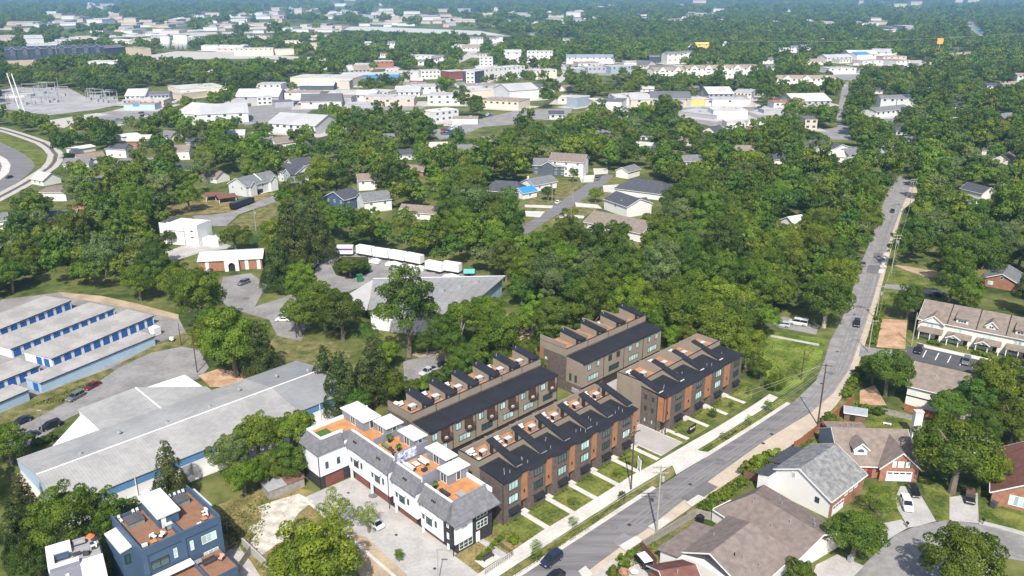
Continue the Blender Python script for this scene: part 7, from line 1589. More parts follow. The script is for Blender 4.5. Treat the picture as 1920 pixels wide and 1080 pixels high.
def crown(name, nl, n, size, form='round', m=None, zc=1.35):
    """crown of radius about 1 centred at height zc: lobes at uneven distances, leaf-sized faces on each lobe's shell"""
    C, Rr = [], []
    if form == 'pine':
        for k in range(nl):
            f = (k + .5) / nl; z = -.95 + 2.0 * f; r = .85 * (1 - f) ** .75 + .08; a = k * 2.4 + rng.uniform(-.5, .5)
            for q in range(3): C.append((r * .62 * math.cos(a + q * 2.1), r * .62 * math.sin(a + q * 2.1), z + rng.uniform(-.05, .05))); Rr.append(r * .5 + .05)
    else:
        d = sph(nl * 4); d = d[d[:, 2] > -.55][:nl]
        for k, v in enumerate(d):
            s = rng.uniform(.42, .92); zs = {'round': .82, 'tall': 1.25, 'flat': .6}[form]
            C.append((v[0] * s, v[1] * s, v[2] * s * zs)); Rr.append((rng.uniform(.14, .28) if s < .75 else rng.uniform(.11, .2)) * (1.25 if nl < 30 else 1))
        C.append((0, 0, .0)); Rr.append(.5)
    C, Rr = np.array(C), np.array(Rr); w = Rr ** 2 / (Rr ** 2).sum(); li = rng.choice(len(C), n * 2, p=w); v = sph(n * 2)
    v[:, 2] = np.where((v[:, 2] < -.2) & (rng.random(n * 2) < .7), -v[:, 2], v[:, 2])
    flat = .45 if form == 'pine' else .85
    rad = Rr[li] * rng.uniform(.72, 1.06, n * 2); off = v * rad[:, None]; off[:, 2] *= flat
    if form == 'pine': off[:, 2] -= .25 * (np.hypot(off[:, 0], off[:, 1])) 
    P = C[li] + off
    inside = np.zeros(n * 2, bool)
    for c, r in zip(C, Rr): inside |= (np.linalg.norm(P - c, axis=1) < r * .66)
    ok = np.where(~inside)[0][:n]; P, v, li = P[ok], v[ok], li[ok]
    cl = rng.uniform(0, 1, len(C))[li] * .78 + rng.uniform(0, .22, len(P))
    P[:, 2] += zc
    out = P - np.array((0, 0, zc)); out /= np.linalg.norm(out, axis=1)[:, None] + 1e-9
    return leaf_mesh(name, P, v * .7 + out * .5, size * rng.uniform(.65, 1.3, len(P)), cl, m)
def trunk(name, m, zc=1.35, pine=False):
    mb = MB()
    if pine: mb.tube((0, 0, 0), (.0, 0, zc + .9), .055, .012, 7)
    else:
        mb.tube((0, 0, 0), (.03, .02, .55), .085, .065, 7); mb.tube((.03, .02, .54), (-.02, .03, 1.2), .065, .04, 7)
        for k in range(5):
            a = k * 1.26 + random.uniform(-.3, .3); z = .55 + k * .12; r = random.uniform(.4, .6)
            mb.tube((.02, .02, z), (r * math.cos(a), r * math.sin(a), z + random.uniform(.45, .75)), .04, .014, 5)
    return mb.mesh(name, m)
HI = {}
for k in range(4): HI['round', k] = crown('crown', 52 + 10 * k, 15000, .029, 'round', LEAF['broad'], 1.12)
for k in range(3): HI['tall', k] = crown('crown', 62, 15000, .029, 'tall', LEAF['broad'], 1.55)
for k in range(2): HI['flat', k] = crown('crown', 54, 12000, .030, 'flat', LEAF['broad'], 1.0)
for k in range(3): HI['pine', k] = crown('crown', 12, 11000, .034, 'pine', LEAF['pine'], 1.3)
for k in range(2): HI['leggy', k] = crown('crown', 40, 9000, .030, 'flat', LEAF['broad'], 1.95)
for k in range(2): HI['airy', k] = crown('crown', 22, 4200, .027, 'round', LEAF['light'], 1.2)
TRK = {'broad': trunk('trunk', BARK), 'pale': trunk('trunk', BARKP), 'tall': trunk('trunk', BARK, 1.7), 'pine': trunk('trunk', BARK, 1.3, True)}
_m = MB()
for sx in (-1, 1):
    _m.tube((.02 * sx, 0, 0), (.16 * sx, .03, 1.1), .05, .038, 6); _m.tube((.16 * sx, .03, 1.09), (.34 * sx, 0, 1.85), .038, .016, 6); _m.tube((.15 * sx, .03, 1.05), (.05 * sx, .2 * sx, 1.8), .028, .012, 5)
TRK['leggy'] = _m.mesh('trunk', BARKP)
ZC = {'round': 1.12, 'tall': 1.55, 'flat': 1.0, 'pine': 1.3, 'airy': 1.2, 'leggy': 1.95}
def tree(label, p, r, form='round', leaf='broad', group=None, zs=1.0, rz=None, name=None, cat='tree', pale=False):
    t = thing(name or {'pine': 'conifer_tree'}.get(form, 'broadleaf_tree'), label, cat, (p[0], p[1], terrain(p[0], p[1])), random.uniform(0, 6.28) if rz is None else rz, group, (r * random.uniform(.93, 1.08), r * random.uniform(.93, 1.08), r * zs))
    ks = [k for k in HI if k[0] == form]
    c = add('crown', HI[random.choice(ks)], t); c.material_slots[0].link = 'OBJECT'; c.material_slots[0].material = LEAF[leaf]
    add('trunk', TRK['leggy' if form == 'leggy' else 'pine' if form == 'pine' else 'tall' if form == 'tall' else 'pale' if pale else 'broad'], t)
    return t
def tree_px(cx, cy, rp, form='round', leaf='broad', label=None, group=None, zs=1.0, **kw):
    """tree whose crown is seen round photo pixel (cx,cy) with a radius of rp pixels"""
    z = 8.0
    for _ in range(12):
        u, v = (cx - 960) / FPX, (cy - 540) / FPX; dep = (CAM_H - z) / (S_ + v * C_); r = rp * dep / FPX; z = r * ZC[form] * zs
    p = at(cx, cy, z); return tree(label, p, r, form, leaf, group, zs, **kw), p, r
BUSHM = [crown('foliage', 14, 2600, .07, 'round', LEAF['broad'], .55) for _ in range(3)]
def bush(label, px, py, r, leaf='broad', group=None, name='bush', zs=1.0, xs=1.0, rz=0.0, cat='bush'):
    t = thing(name, label, cat, at(px, py), rz or random.uniform(0, 6.28), group, (r * xs, r, r * zs))
    c = add('foliage', random.choice(BUSHM), t); c.material_slots[0].link = 'OBJECT'; c.material_slots[0].material = LEAF[leaf]
    return t
HAND = []
def T(*a, **k): HAND.append((a, k))
# trees one can point to ---------------------------------------------------
T(762, 572, 68, 'tall', 'broad', 'big upright green tree standing in front of the depot roof', zs=1.0)
T(640, 590, 48, 'round', 'dark', 'dark tree left of the depot roof with white wall showing through'); T(598, 560, 46, 'round', 'broad', 'green tree above the pair of white cars'); T(560, 590, 40, 'round', 'dark', 'dark tree right behind the pair of white cars'); T(566, 520, 30, 'tall', 'light', 'yellow-green upright tree left of the depot drive')
T(895, 605, 30, 'leggy', 'dark', 'slim pale-trunked tree between the twin-trunked one and the peach pile', pale=True); T(1085, 545, 34, 'leggy', 'broad', 'bare-trunked tree rising above the rear right row', pale=True); T(1122, 428, 15, 'round', 'broad', 'green tree before the brown-roofed white house, on its left'); T(1168, 430, 17, 'round', 'dark', 'dark tree before the middle of the brown-roofed white house'); T(1145, 442, 16, 'round', 'light', 'light tree below the brown-roofed white house'); T(1215, 415, 18, 'round', 'broad', 'green tree at the right end of the brown-roofed white house'); T(850, 606, 36, 'round', 'broad', 'green tree before the right part of the depot roof'); T(1000, 592, 36, 'tall', 'light', 'bright upright tree at the right of the peach pile'); T(938, 632, 24, 'round', 'broad', 'small round tree at the left foot of the peach pile'); T(900, 655, 28, 'round', 'light', 'light green tree right of the parking court'); T(690, 625, 30, 'airy', 'dark', 'thin-crowned tree with the depot wall showing through'); T(866, 590, 40, 'leggy', 'broad', 'broad tree with twin pale trunks above the parking court', pale=True); T(918, 578, 38, 'leggy', 'broad', 'pale-trunked tree left of the peach pile', pale=True); T(905, 640, 26, 'round', 'dark', 'small dark tree under the pale-trunked one')
T(435, 635, 62, 'round', 'broad', 'large broadleaf tree with a bare trunk behind the warehouse', zs=1.15); T(486, 652, 40, 'pine', 'pine', 'conifer with drooping layers right of the large broadleaf tree', zs=1.3); T(398, 600, 30, 'round', 'light', 'light green tree at the left of the large broadleaf tree')
T(372, 555, 46, 'tall', 'broad', 'tall green tree above the end of the storage yard'); T(330, 530, 40, 'round', 'broad', 'round green tree left of the tall one above the storage yard'); T(545, 440, 45, 'pine', 'pine', 'tall pine left of the depot drive', zs=1.4); T(590, 425, 40, 'pine', 'pine', 'tall pine behind the depot trailers', zs=1.4); T(520, 490, 36, 'pine', 'pine', 'pine beside the chapel', zs=1.3)
T(640, 712, 44, 'pine', 'pine', 'conifer directly behind the end of the warehouse roof', zs=1.3); T(700, 690, 46, 'pine', 'pine', 'conifer above the white townhouse roofs', zs=1.3); T(735, 722, 38, 'round', 'broad', 'bushy tree between the conifers and the rear left row'); T(672, 748, 34, 'round', 'dark', 'dark tree touching the white penthouse roof'); T(610, 690, 34, 'pine', 'pine', 'smaller conifer by the dry slope', zs=1.3)
T(316, 880, 40, 'pine', 'pine', 'conifer standing before the blue warehouse band', zs=1.5); T(425, 850, 46, 'round', 'pale', 'pale-tipped tree right of the conifer at the warehouse'); T(480, 815, 50, 'round', 'broad', 'green tree covering the middle of the warehouse band'); T(545, 800, 46, 'round', 'broad', 'green tree left of the white townhouse wing'); T(540, 862, 42, 'round', 'dark', 'dark tree over the low shed roof'); T(455, 888, 44, 'round', 'broad', 'tree right behind the blue house'); T(500, 875, 36, 'round', 'dark', 'dark tree between shed and blue house')
T(590, 1042, 90, 'round', 'broad', 'huge round green tree at the bottom left of the driveway', zs=.95); T(628, 955, 46, 'airy', 'light', 'light leafy tree at the edge of the dry yard'); T(690, 968, 30, 'airy', 'light', 'airy young tree over the driveway kerb'); T(748, 1040, 11, 'tall', 'light', 'sapling standing on the driveway kerb strip')
T(118, 975, 66, 'tall', 'broad', 'tall green tree at the left of the blue house'); T(180, 965, 50, 'tall', 'broad', 'tall green tree close to the blue house wall'); T(12, 830, 44, 'round', 'broad', 'round tree at the left edge by the warehouse gable'); T(30, 990, 44, 'pine', 'pine', 'dark conifer in the left bottom corner', zs=1.4); T(40, 930, 34, 'pine', 'pine', 'thin conifer left of the gravel yard', zs=1.4); T(195, 1040, 40, 'round', 'dark', 'dark tree between the white modern house and the blue house'); T(66, 1050, 46, 'round', 'dark', 'dark tree at the bottom left corner'); T(235, 948, 24, 'flat', 'broad', 'low green tree at the back of the blue house')
# right side
T(1800, 848, 84, 'round', 'broad', 'big round bright green tree between the brick houses', zs=.95); T(1862, 880, 40, 'round', 'broad', 'smaller green tree leaning against the big round one'); T(1605, 1000, 58, 'round', 'dark', 'dense dark round tree at the cul-de-sac kerb', zs=.9); T(1815, 1052, 80, 'round', 'light', 'large light green tree at the bottom right in the cul-de-sac'); T(1645, 935, 40, 'airy', 'light', 'open light green tree on the front lawn beside the brick front', zs=.8)
T(1500, 1072, 34, 'flat', 'light', 'low light green tree at the foot of the cream house garage'); T(1668, 695, 48, 'round', 'dark', 'dark tree at the left of the tan-roofed house'); T(1640, 690, 30, 'round', 'dark', 'smaller dark tree beside the dirt lot corner'); T(1706, 562, 36, 'round', 'dark', 'dark dense tree left of the townhome roof'); T(1825, 480, 60, 'round', 'dark', 'large round dark tree by the small brick house', zs=1.0); T(1855, 690, 30, 'flat', 'light', 'light green low tree before the townhome porches')
T(1880, 720, 60, 'round', 'broad', 'broad tree beside the tan-roofed house at right'); T(1830, 745, 44, 'round', 'dark', 'dark tree covering the corner of the tan-roofed house'); T(1905, 790, 50, 'round', 'broad', 'green tree above the brick house at the right edge'); T(1780, 760, 36, 'round', 'dark', 'dark tree behind the white chimney'); T(1850, 800, 40, 'round', 'dark', 'dark tree behind the big round bright one')
T(1552, 560, 50, 'round', 'broad', 'wide branching tree leaning over the street bend', zs=1.05, pale=True); T(1455, 714, 22, 'round', 'light', 'bright yellow-green bushy tree on the lawn by the right brown row', zs=.9); T(1428, 690, 22, 'round', 'dark', 'dark tree at the right wall of the right brown row'); T(1400, 650, 46, 'round', 'broad', 'green tree rising behind the right brown row'); T(1358, 606, 66, 'round', 'light', 'large light green tree behind the right brown row'); T(1290, 590, 56, 'round', 'broad', 'tall green tree behind the end of the rear right row'); T(1245, 565, 48, 'round', 'light', 'light green tree at the end of the rear right row')
for x, y, r, f_, l_, lb in ((1034, 600, 40, 'tall', 'dark', 'dark upright tree right of the peach pile'), (1058, 592, 42, 'round', 'broad', 'green tree behind the cedar corner of the rear right row'), (1105, 572, 46, 'tall', 'broad', 'tall green tree behind the rear right row, at its left end'), (1150, 562, 42, 'round', 'dark', 'dark tree behind the middle of the rear right row'), (1195, 556, 40, 'round', 'broad', 'green tree behind the right half of the rear right row'),
                             (1030, 640, 24, 'round', 'dark', 'small dark tree between the two rear rows'), (985, 655, 24, 'round', 'broad', 'small green tree behind the right end of the rear left row'), (940, 668, 22, 'round', 'light', 'light green tree behind the rear left row decks'), (835, 630, 40, 'tall', 'broad', 'tall tree above the parking court, left of the twin-trunked one'), (800, 640, 26, 'round', 'dark', 'dark tree at the top left of the parking court'), (1330, 660, 30, 'round', 'dark', 'dark tree touching the back decks of the right brown row'), (1270, 630, 30, 'round', 'broad', 'green tree between the rear right row and right row')):
    T(x, y, r, f_, l_, lb)
# middle distance
T(352, 365, 30, 'round', 'broad', 'round green tree on the lawn left of the carports'); T(60, 385, 42, 'flat', 'dark', 'dark spreading tree by the railway'); T(150, 355, 32, 'round', 'pale', 'pale willow-like tree by the white barn'); T(880, 380, 42, 'round', 'pale', 'pale gray-green willow in the middle'); T(940, 385, 32, 'round', 'pale', 'second pale willow to the right of the first'); T(385, 310, 22, 'tall', 'pale', 'pale slim tree left of the gray twin house'); T(1028, 360, 15, 'round', 'dark', 'round dark tree before the white chimney house'); T(1117, 363, 15, 'round', 'broad', 'neat round tree at the right of the middle street'); T(1075, 325, 11, 'tall', 'broad', 'upright tree before the tall white house'); T(655, 497, 30, 'round', 'dark', 'clipped dark shrub tree on the depot island', zs=.7); T(678, 500, 18, 'round', 'dark', 'smaller dark shrub tree on the depot island', zs=.7)
T(440, 442, 32, 'flat', 'light', 'light green trees over the wall by the white block'); T(320, 440, 17, 'round', 'dark', 'dark tree before the bright white block'); T(1490, 205, 26, 'round', 'broad', 'round tree left of the far road bend')
def in_poly_mask(poly, W_, H_, sc, ox, oy, mask):
    q = np.array(poly); x0, y0 = np.floor(q.min(0)).astype(int); x1, y1 = np.ceil(q.max(0)).astype(int)
    x0, y0 = max(0, x0), max(0, y0); x1, y1 = min(W_ - 1, x1), min(H_ - 1, y1)
    if x1 < x0 or y1 < y0: return
    X, Y = np.meshgrid(np.arange(x0, x1 + 1) + .0, np.arange(y0, y1 + 1) + .0); ins = np.zeros(X.shape, bool); n = len(q)
    for i in range(n):
        (ax, ay), (bx, by) = q[i], q[(i + 1) % n]
        if ay == by: continue
        c = ((ay > Y) != (by > Y)) & (X < (bx - ax) * (Y - ay) / (by - ay) + ax); ins ^= c
    mask[y0:y1 + 1, x0:x1 + 1] |= ins
# ground is charted by bearing and depression from the viewpoint so that near ground is charted finely and far ground coarsely
MW, MH, SCL = 1300, 640, .5
def chart(x, y, z=0.0):
    dz = z - CAM_H; dep = y * C_ - dz * S_; up = y * S_ + dz * C_
    return ((960 + FPX * x / dep) * SCL + 170, (540 - FPX * up / dep) * SCL + 20)
GMASK = np.zeros((MH, MW), bool); SMASK = np.zeros((MH, MW))
for poly, far_y in KEEP:      # each cell: how far off the farthest thing is that must stay in view there
    q = [chart(x, max(y, 70)) for x, y in poly]; one = np.zeros((MH, MW), bool); in_poly_mask(q, MW, MH, SCL, 0, 0, one); SMASK[one] = np.maximum(SMASK[one], far_y)
for poly in FOOT:
    q = [chart(x, max(y, 70)) for x, y in poly]; in_poly_mask(q, MW, MH, SCL, 0, 0, GMASK)
for o in [o for o in COL.objects if o.get('kind') == 'structure' and o.name.split('.')[0] not in ('ground', 'kerb', 'grass_bank', 'grass_strip', 'dry_slope', 'rock_cut')]:
    me = o.data; v = [vv.co for vv in me.vertices]
    for f in me.polygons: in_poly_mask([chart(v[i].x, max(v[i].y, 70)) for i in f.vertices], MW, MH, SCL, 0, 0, GMASK)
def look(mask, x, y, z=0.0):
    a, b = chart(x, y, z); a, b = np.rint(a).astype(int), np.rint(b).astype(int)
    ok = (a >= 0) & (a < MW) & (b >= 0) & (b < MH); out = np.zeros(a.shape, mask.dtype); out[ok] = mask[b[ok], a[ok]]; return out
PTS = []
for y0, y1, sp, ra, rb in ((128, 330, 8.0, 3.8, 7.4), (330, 620, 9.0, 4.4, 8.0), (620, 1000, 10.8, 5.0, 8.2), (1000, 1900, 14, 6, 9.5), (1900, 3600, 22, 9, 14), (3600, 6200, 34, 13, 20), (6200, 9500, 60, 20, 34)):
    ys = np.arange(y0, y1, sp); hw = .78 * y1 + 60; xs = np.arange(-hw, hw, sp)
    X, Y = np.meshgrid(xs, ys); X = X + rng.uniform(-.48, .48, X.shape) * sp; Y = Y + rng.uniform(-.48, .48, Y.shape) * sp
    X, Y = X.ravel(), Y.ravel(); k = np.abs(X) < .70 * Y + 40; X, Y = X[k], Y[k]
    r = rng.uniform(ra, rb, len(X)); PTS.append((X, Y, r))
X = np.concatenate([p[0] for p in PTS]); Y = np.concatenate([p[1] for p in PTS]); RR_ = np.concatenate([p[2] for p in PTS])
hc = RR_ * 1.3; bad = look(GMASK, X, Y)
for dx, dz in ((0, 0), (0, .6), (-.6, 0), (.6, 0), (0, -.75)): bad |= look(SMASK, X + dx * RR_, Y, hc + dz * RR_) > Y
# open ground: meadow noise keeps clearings far off, and the built-up quarters stay thin
gl = np.sin(X / 210 + 1.7) * np.sin(Y / 260 + .6) + .6 * np.sin(X / 90 + Y / 130)
bad |= Y < 118 + .55 * RR_ + 8      # the foreground gardens hold only the trees placed by hand
bad |= (Y > 1200) & (gl > .95) | (rng.random(len(X)) < .06)
X, Y, RR_ = X[~bad], Y[~bad], RR_[~bad]
hand = [tree_px(*a, **k) for a, k in HAND]
HP = np.array([(p.x, p.y, r) for _, p, r in hand])
for hx, hy, hr in HP:
    k = (X - hx) ** 2 + (Y - hy) ** 2 > ((hr + RR_) * .55) ** 2; X, Y, RR_ = X[k], Y[k], RR_[k]
ax, ay = chart(X, Y, RR_); vis = (ax > 150) & (ax < 1150) & (ay > 0) & (ay < 590)
order = np.argsort(-(RR_ / np.hypot(X, Y)) * vis)
NI = 300 - len(hand) - 2
ind, rest = order[:NI], order[NI:]
ZONES = [(0, 340, 380, 600, 'the wood above the storage buildings'), (340, 640, 380, 600, 'the wood round the chapel'), (640, 1000, 380, 700, 'the wood behind the depot trailers'), (1000, 1330, 380, 700, 'the wood behind the rear brown rows'), (1330, 1680, 330, 700, 'the wood left of the main street'), (1680, 2200, 200, 640, 'the wood right of the main street'), (1400, 2200, 640, 1300, 'the gardens round the cul-de-sac'), (-400, 700, 600, 1300, 'the trees round the warehouse'), (700, 1400, 600, 1300, 'the trees edging the brown rows'), (-400, 1000, -50, 380, 'the tree belt among the left houses'), (1000, 2200, -50, 380, 'the tree belt below the far apartments')]
FORM = ['round', 'round', 'tall', 'flat', 'round', 'tall']; LF = ['broad', 'broad', 'broad', 'dark', 'dark', 'light', 'broad', 'light', 'dark', 'light', 'broad', 'pale']
MARK = [(o.location.x, o.location.y, o['label']) for o in COL.objects if o.get('label') and o.get('category') in ('house', 'building', 'carport', 'chapel', 'depot', 'car', 'suv', 'utility pole', 'pole', 'shed', 'trailer', 'storage building', 'van') and 4 <= len(o['label'].split()) <= 12 and not o.get('group')]
MX = np.array([m[:2] for m in MARK])
for i in ind:
    a, b = chart(X[i], Y[i]); px, py = (a - 170) / SCL, (b - 20) / SCL
    zn = next((z[4] for z in ZONES if z[0] <= px < z[1] and z[2] <= py < z[3]), 'the outlying woods')
    lf, fm = random.choice(LF), random.choice(FORM)
    nm = {'broad': 'green', 'dark': 'dark green', 'light': 'yellow-green', 'pale': 'pale green'}[lf] + {'round': ' round tree', 'tall': ' upright tree', 'flat': ' spreading tree'}[fm]
    d = np.hypot(MX[:, 0] - X[i], MX[:, 1] - Y[i]); j = int(d.argmin())
    if d[j] < 32:
        dx, dy = X[i] - MX[j, 0], Y[i] - MX[j, 1]; rel = ('right of' if dx > 0 else 'left of') if abs(dx) > abs(dy) else ('behind' if dy > 0 else 'before')
        lb = f'{nm} {rel} the {MARK[j][2]}'; lb = ' '.join(lb.split()[:16])
        while lb.split()[-1] in ('a', 'the', 'with', 'and', 'of', 'at', 'on', 'in', 'by', 'behind', 'its', 'beside', 'before'): lb = ' '.join(lb.split()[:-1])
    else: lb = f'{nm} among many in {zn}'
    tree(lb, (X[i], Y[i]), RR_[i], fm, lf, lb.replace(' tree', ' trees', 1), random.uniform(.95, 1.2))
# the rest of the woodland: far too many to count, one mass each near and far
def lo(n, size, form, lf, zc):
    o = bpy.data.objects.new('crown', crown('crown', 34, n, size, form, LEAF[lf], zc)); return o
def woodland(name, idx, protos):
    n = len(idx); co = np.zeros((n, 3), np.float32); co[:, 0], co[:, 1] = X[idx], Y[idx]; co[:, 2] = [terrain(a, b) for a, b in zip(X[idx], Y[idx])]
    me = bpy.data.meshes.new(name); me.vertices.add(n); me.vertices.foreach_set('co', co.ravel())
    a = me.attributes.new('size', 'FLOAT_VECTOR', 'POINT'); s = RR_[idx]; sv = np.stack([s, s, s * rng.uniform(.9, 1.25, n)], 1).astype(np.float32); a.data.foreach_set('vector', sv.ravel())
    a = me.attributes.new('turn', 'FLOAT_VECTOR', 'POINT'); tv = np.zeros((n, 3), np.float32); tv[:, 2] = rng.uniform(0, 6.28, n); a.data.foreach_set('vector', tv.ravel())
    a = me.attributes.new('which', 'INT', 'POINT'); a.data.foreach_set('value', rng.integers(0, len(protos), n).astype(np.int32))
    o = add(name, me); o['kind'] = 'stuff'; o['label'] = {'woodland': 'green woodland filling the ground between houses', 'distant_woodland': 'distant green woodland fading into the haze'}[name]; o['category'] = 'woodland'
    ng = bpy.data.node_groups.new(name, 'GeometryNodeTree'); ng.interface.new_socket('Geometry', in_out='INPUT', socket_type='NodeSocketGeometry'); ng.interface.new_socket('Geometry', in_out='OUTPUT', socket_type='NodeSocketGeometry')
    N, L = ng.nodes, ng.links; gi, go = N.new('NodeGroupInput'), N.new('NodeGroupOutput'); ip = N.new('GeometryNodeInstanceOnPoints'); gti = N.new('GeometryNodeGeometryToInstance')
    for p in protos:
        oi = N.new('GeometryNodeObjectInfo'); oi.inputs[0].default_value = p; L.new(oi.outputs['Geometry'], gti.inputs[0])
    def attr(nm, ty):
        q = N.new('GeometryNodeInputNamedAttribute'); q.data_type = ty; q.inputs[0].default_value = nm; return q.outputs[0]
    L.new(gi.outputs[0], ip.inputs['Points']); L.new(gti.outputs[0], ip.inputs['Instance']); ip.inputs['Pick Instance'].default_value = True
    L.new(attr('which', 'INT'), ip.inputs['Instance Index']); L.new(attr('size', 'FLOAT_VECTOR'), ip.inputs['Scale'])
    e2r = N.new('FunctionNodeEulerToRotation'); L.new(attr('turn', 'FLOAT_VECTOR'), e2r.inputs[0]); L.new(e2r.outputs[0], ip.inputs['Rotation']); L.new(ip.outputs[0], go.inputs[0])
    md = o.modifiers.new('trees', 'NODES'); md.node_group = ng
    return o
near = np.array([i for i in rest if Y[i] < 1000]); farr = np.array([i for i in rest if Y[i] >= 1000])
woodland('woodland', near, [lo(2600, .064, 'round', 'broad', 1.35), lo(2600, .064, 'tall', 'broad', 1.7), lo(2600, .064, 'round', 'dark', 1.35), lo(2400, .066, 'flat', 'dark', 1.2), lo(2600, .064, 'round', 'light', 1.35), lo(2600, .064, 'tall', 'dark', 1.7), lo(2400, .066, 'round', 'pale', 1.35), lo(2600, .064, 'round', 'broad', 1.35)])
woodland('distant_woodland', farr, [lo(420, .15, 'round', 'broad', 1.2), lo(420, .15, 'tall', 'dark', 1.4), lo(420, .15, 'round', 'dark', 1.2), lo(400, .16, 'flat', 'broad', 1.1), lo(420, .15, 'round', 'light', 1.2), lo(420, .15, 'round', 'dark', 1.2)])
print('trees', len(hand), len(ind), len(near), len(farr))
# ------------------------------------------------------------------ bushes, hedges and saplings
for i in range(12):
    s = i / 11; bush('clipped green bush in the hedge between road and dirt lot', 1637 - 2 * s + 16 * (1 - s), 645 - 70 * (1 - s) * 1.0, 1.5, 'broad', 'hedge bushes by the dirt lot')
for i in range(9):
    s = i / 8; bush('dark green bush in the hedge along the shoulder below the driveway mouth', 1612 - 26 * s, 700 + 45 * s, 1.7, 'broad', 'hedge bushes below the driveway mouth')
for i, (x, y, r, lf) in enumerate(((1405, 893, 2.6, 'broad'), (1425, 880, 2.8, 'broad'), (1446, 872, 2.8, 'light'), (1462, 866, 2.2, 'broad'), (1440, 888, 2.2, 'dark'))): bush('leafy bush between the shoulder and the white gray-roofed house', x, y, r, lf, 'bushes beside the white gray-roofed house')
for i in range(16): 
    s = i / 15; bush('unclipped green bush along the shoulder behind the cream hip-roofed house', 1318 + 76 * s, 958 - 50 * s + random.uniform(-3, 6), random.uniform(1.0, 1.7), random.choice(('broad', 'light')), 'bushes along the shoulder')
for i, (x, y, r) in enumerate(((1545, 803, 2.4),)): bush('round green bush at the foot of the tall dark pole', x + 8, y - 6, r, 'broad')
for x in (1745, 1752, 1760): bush('low shrub by the first townhome porch', x, 645 + (x - 1745) * .25, 1.0, 'broad', 'shrubs by the first townhome porch')
for x in (1827, 1836, 1845, 1853): bush('low shrub by the third townhome porch', x, 664 + (x - 1827) * .25, 1.0, 'broad', 'shrubs by the third townhome porch')
for y in (590, 603, 616, 629): bush('tall clipped shrub at the left end of the townhome row', 1722, y, 1.6, 'broad', 'shrubs at the left end of the townhomes')
for x, y in ((1606, 884), (1616, 885), (1626, 884)): bush('clipped shrub under the front window of the brick house', x, y, .9, 'broad', 'shrubs at the brick house')
for x, y in ((60, 838), (72, 834), (84, 830)): bush('dark clipped bush in the hedge by the warehouse canopy', x + 10, y - 2, 1.6, 'dark', 'hedge by the warehouse canopy')
for x, y, r in ((1620, 775, 1.8), (1640, 778, 1.6), (1655, 775, 1.4), (1608, 770, 1.6)): bush('leafy bush behind the garden shed', x, y, r, 'broad', 'bushes behind the garden shed')
for x, y, r in ((1170, 1062, 1.4), (1150, 1080, 1.5), (1185, 1045, 1.2), (1165, 1052, 1.1)): bush('green bush at the edge of the gravel yard with the fire pit', x, y, r, 'broad', 'bushes at the gravel yard')
for i, (x, y, r) in enumerate(((880, 700, 2.2), (850, 715, 2.4), (820, 722, 2.6), (795, 735, 2.6), (905, 688, 2.2), (930, 676, 2.4), (960, 664, 2.4), (985, 656, 2.2), (870, 712, 2.0), (770, 742, 2.6), (1005, 645, 2.0), (840, 700, 1.8))): bush('green thicket bush behind the rear left brown row', x, y, r * 1.2, random.choice(('broad', 'dark', 'light')), 'thicket behind the rear left row')
for k in range(6):
    for q in range(4): 
        p = TOWN.w(.6 + k * 6.92 + q * .95, -.6); t = thing('shrub', 'small new shrub in the planting bed along the long brown row', 'shrub', p, random.uniform(0, 6), 'shrubs along the long brown row', .38); c = add('foliage', random.choice(BUSHM), t)
for k in range(4):
    for q in range(4):
        p = FR4.w(3.4 + k * 8.4 + q * 1.1, -.6); t = thing('shrub', 'small new shrub in the planting bed along the right brown row', 'shrub', p, random.uniform(0, 6), 'shrubs along the right brown row', .38); c = add('foliage', random.choice(BUSHM), t)
for i, (x, y, r, lf, lb) in enumerate(((1006, 1052, 1.1, 'light', 'staked sapling on the verge nearest the bottom edge'), (1005, 1036, 1.3, 'broad', 'leafy young tree on the verge by the navy suv'), (1073, 991, 1.3, 'broad', 'leafy young tree on the verge before the second front walk'), (1166, 940, .9, 'dark', 'dark thin sapling on the verge near the brown pole'), (1356, 825, 1.0, 'light', 'first sapling on the right verge'), (1404, 794, 1.1, 'light', 'second sapling on the right verge'), (1438, 772, 1.2, 'light', 'third sapling on the right verge'),
                                     (1073, 948, 1.1, 'light', 'yellow-green sapling on the third lawn of the long row'), (1158, 898, 1.5, 'light', 'taller sapling on the last lawn of the long row'), (1336, 785, 1.1, 'light', 'yellow-green sapling on the second lawn of the right row'), (1371, 765, .9, 'dark', 'reddish small sapling on the third lawn of the right row'), (1403, 741, .9, 'dark', 'reddish small sapling on the fourth lawn of the right row'))):
    tree(lb, at(x, y), r, 'airy' if i % 3 else 'tall', lf, name='young_tree', zs=1.0)
bush('bright shrub in the front garden corner of the long row', 962, 1018, 1.4, 'broad'); 
for i in range(14): bush('low ground shrub inside the iron front garden railing', 898 + i * 3.4, 1052 - i * 3.4 + random.uniform(-2, 2), .7, random.choice(('broad', 'light')), 'shrubs inside the iron railing')
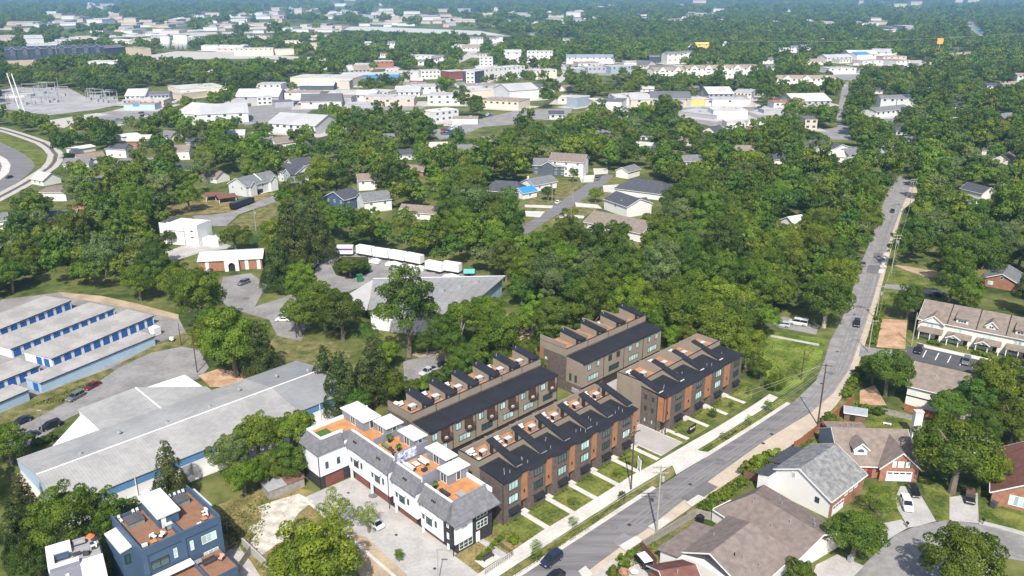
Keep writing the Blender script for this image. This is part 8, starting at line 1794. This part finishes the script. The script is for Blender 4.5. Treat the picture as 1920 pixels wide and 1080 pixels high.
# rough grass tufts and weeds on the banks: uncountable
def tufts(name, polys, n, h, m):
    P, Nn = [], []
    mb = MB()
    for _ in range(n):
        poly = random.choice(polys); a, b, c = random.sample(poly, 3); u, v = random.random(), random.random()
        if u + v > 1: u, v = 1 - u, 1 - v
        q = at(a[0] + (b[0] - a[0]) * u + (c[0] - a[0]) * v, a[1] + (b[1] - a[1]) * u + (c[1] - a[1]) * v); r = random.uniform(.1, .3); t = random.uniform(0, 3.14); dx, dy = r * math.cos(t), r * math.sin(t); hh = h * random.uniform(.5, 1.4)
        mb.quad((q.x - dx, q.y - dy, .0), (q.x + dx, q.y + dy, .0), (q.x + dx * .6 + dy * .3, q.y + dy * .6, hh), (q.x - dx * .7, q.y - dy * .7 + dx * .3, hh * .8))
    o = mb.build(name, m); o['kind'] = 'stuff'; o['label'] = 'rough grass tufts on the road verges and banks'; o['category'] = 'grass'
tufts('grass_tufts', [[(1174, 1038), (1240, 993), (1215, 1045), (1140, 1090)], [(1307, 946), (1390, 890), (1440, 885), (1330, 960)], [(1476, 843), (1526, 804), (1535, 820), (1490, 850)], [(960, 1085), (1073, 995), (1168, 934), (1100, 995)], [(60, 760), (210, 700), (130, 755)], [(1308, 848), (1432, 770), (1404, 800)], [(410, 960), (520, 910), (480, 1040), (430, 1030)], [(1440, 640), (1530, 650), (1500, 710), (1450, 720)]], 9000, .28, grassmat('tuft_grass', (0.07, .11, .02), (.17, .17, .05), .4))
# ------------------------------------------------------------------ the air
hz = MB().box(-16000, 16000, -1200, 19000, -2, 175).mesh('haze', None)
hm = bpy.data.materials.new('haze_air'); hm.use_nodes = True; nt = hm.node_tree; nt.nodes.remove(nt.nodes['Principled BSDF'])
pv = nt.nodes.new('ShaderNodeVolumePrincipled'); pv.inputs['Color'].default_value = (.34, .64, 1.0, 1); pv.inputs['Density'].default_value = 1.0e-4; pv.inputs['Anisotropy'].default_value = .0
nt.links.new(pv.outputs[0], nt.nodes['Material Output'].inputs['Volume']); hz.materials.append(hm)
ho = add('haze', hz); ho['kind'] = 'stuff'; ho['label'] = 'pale blue haze over the far town'
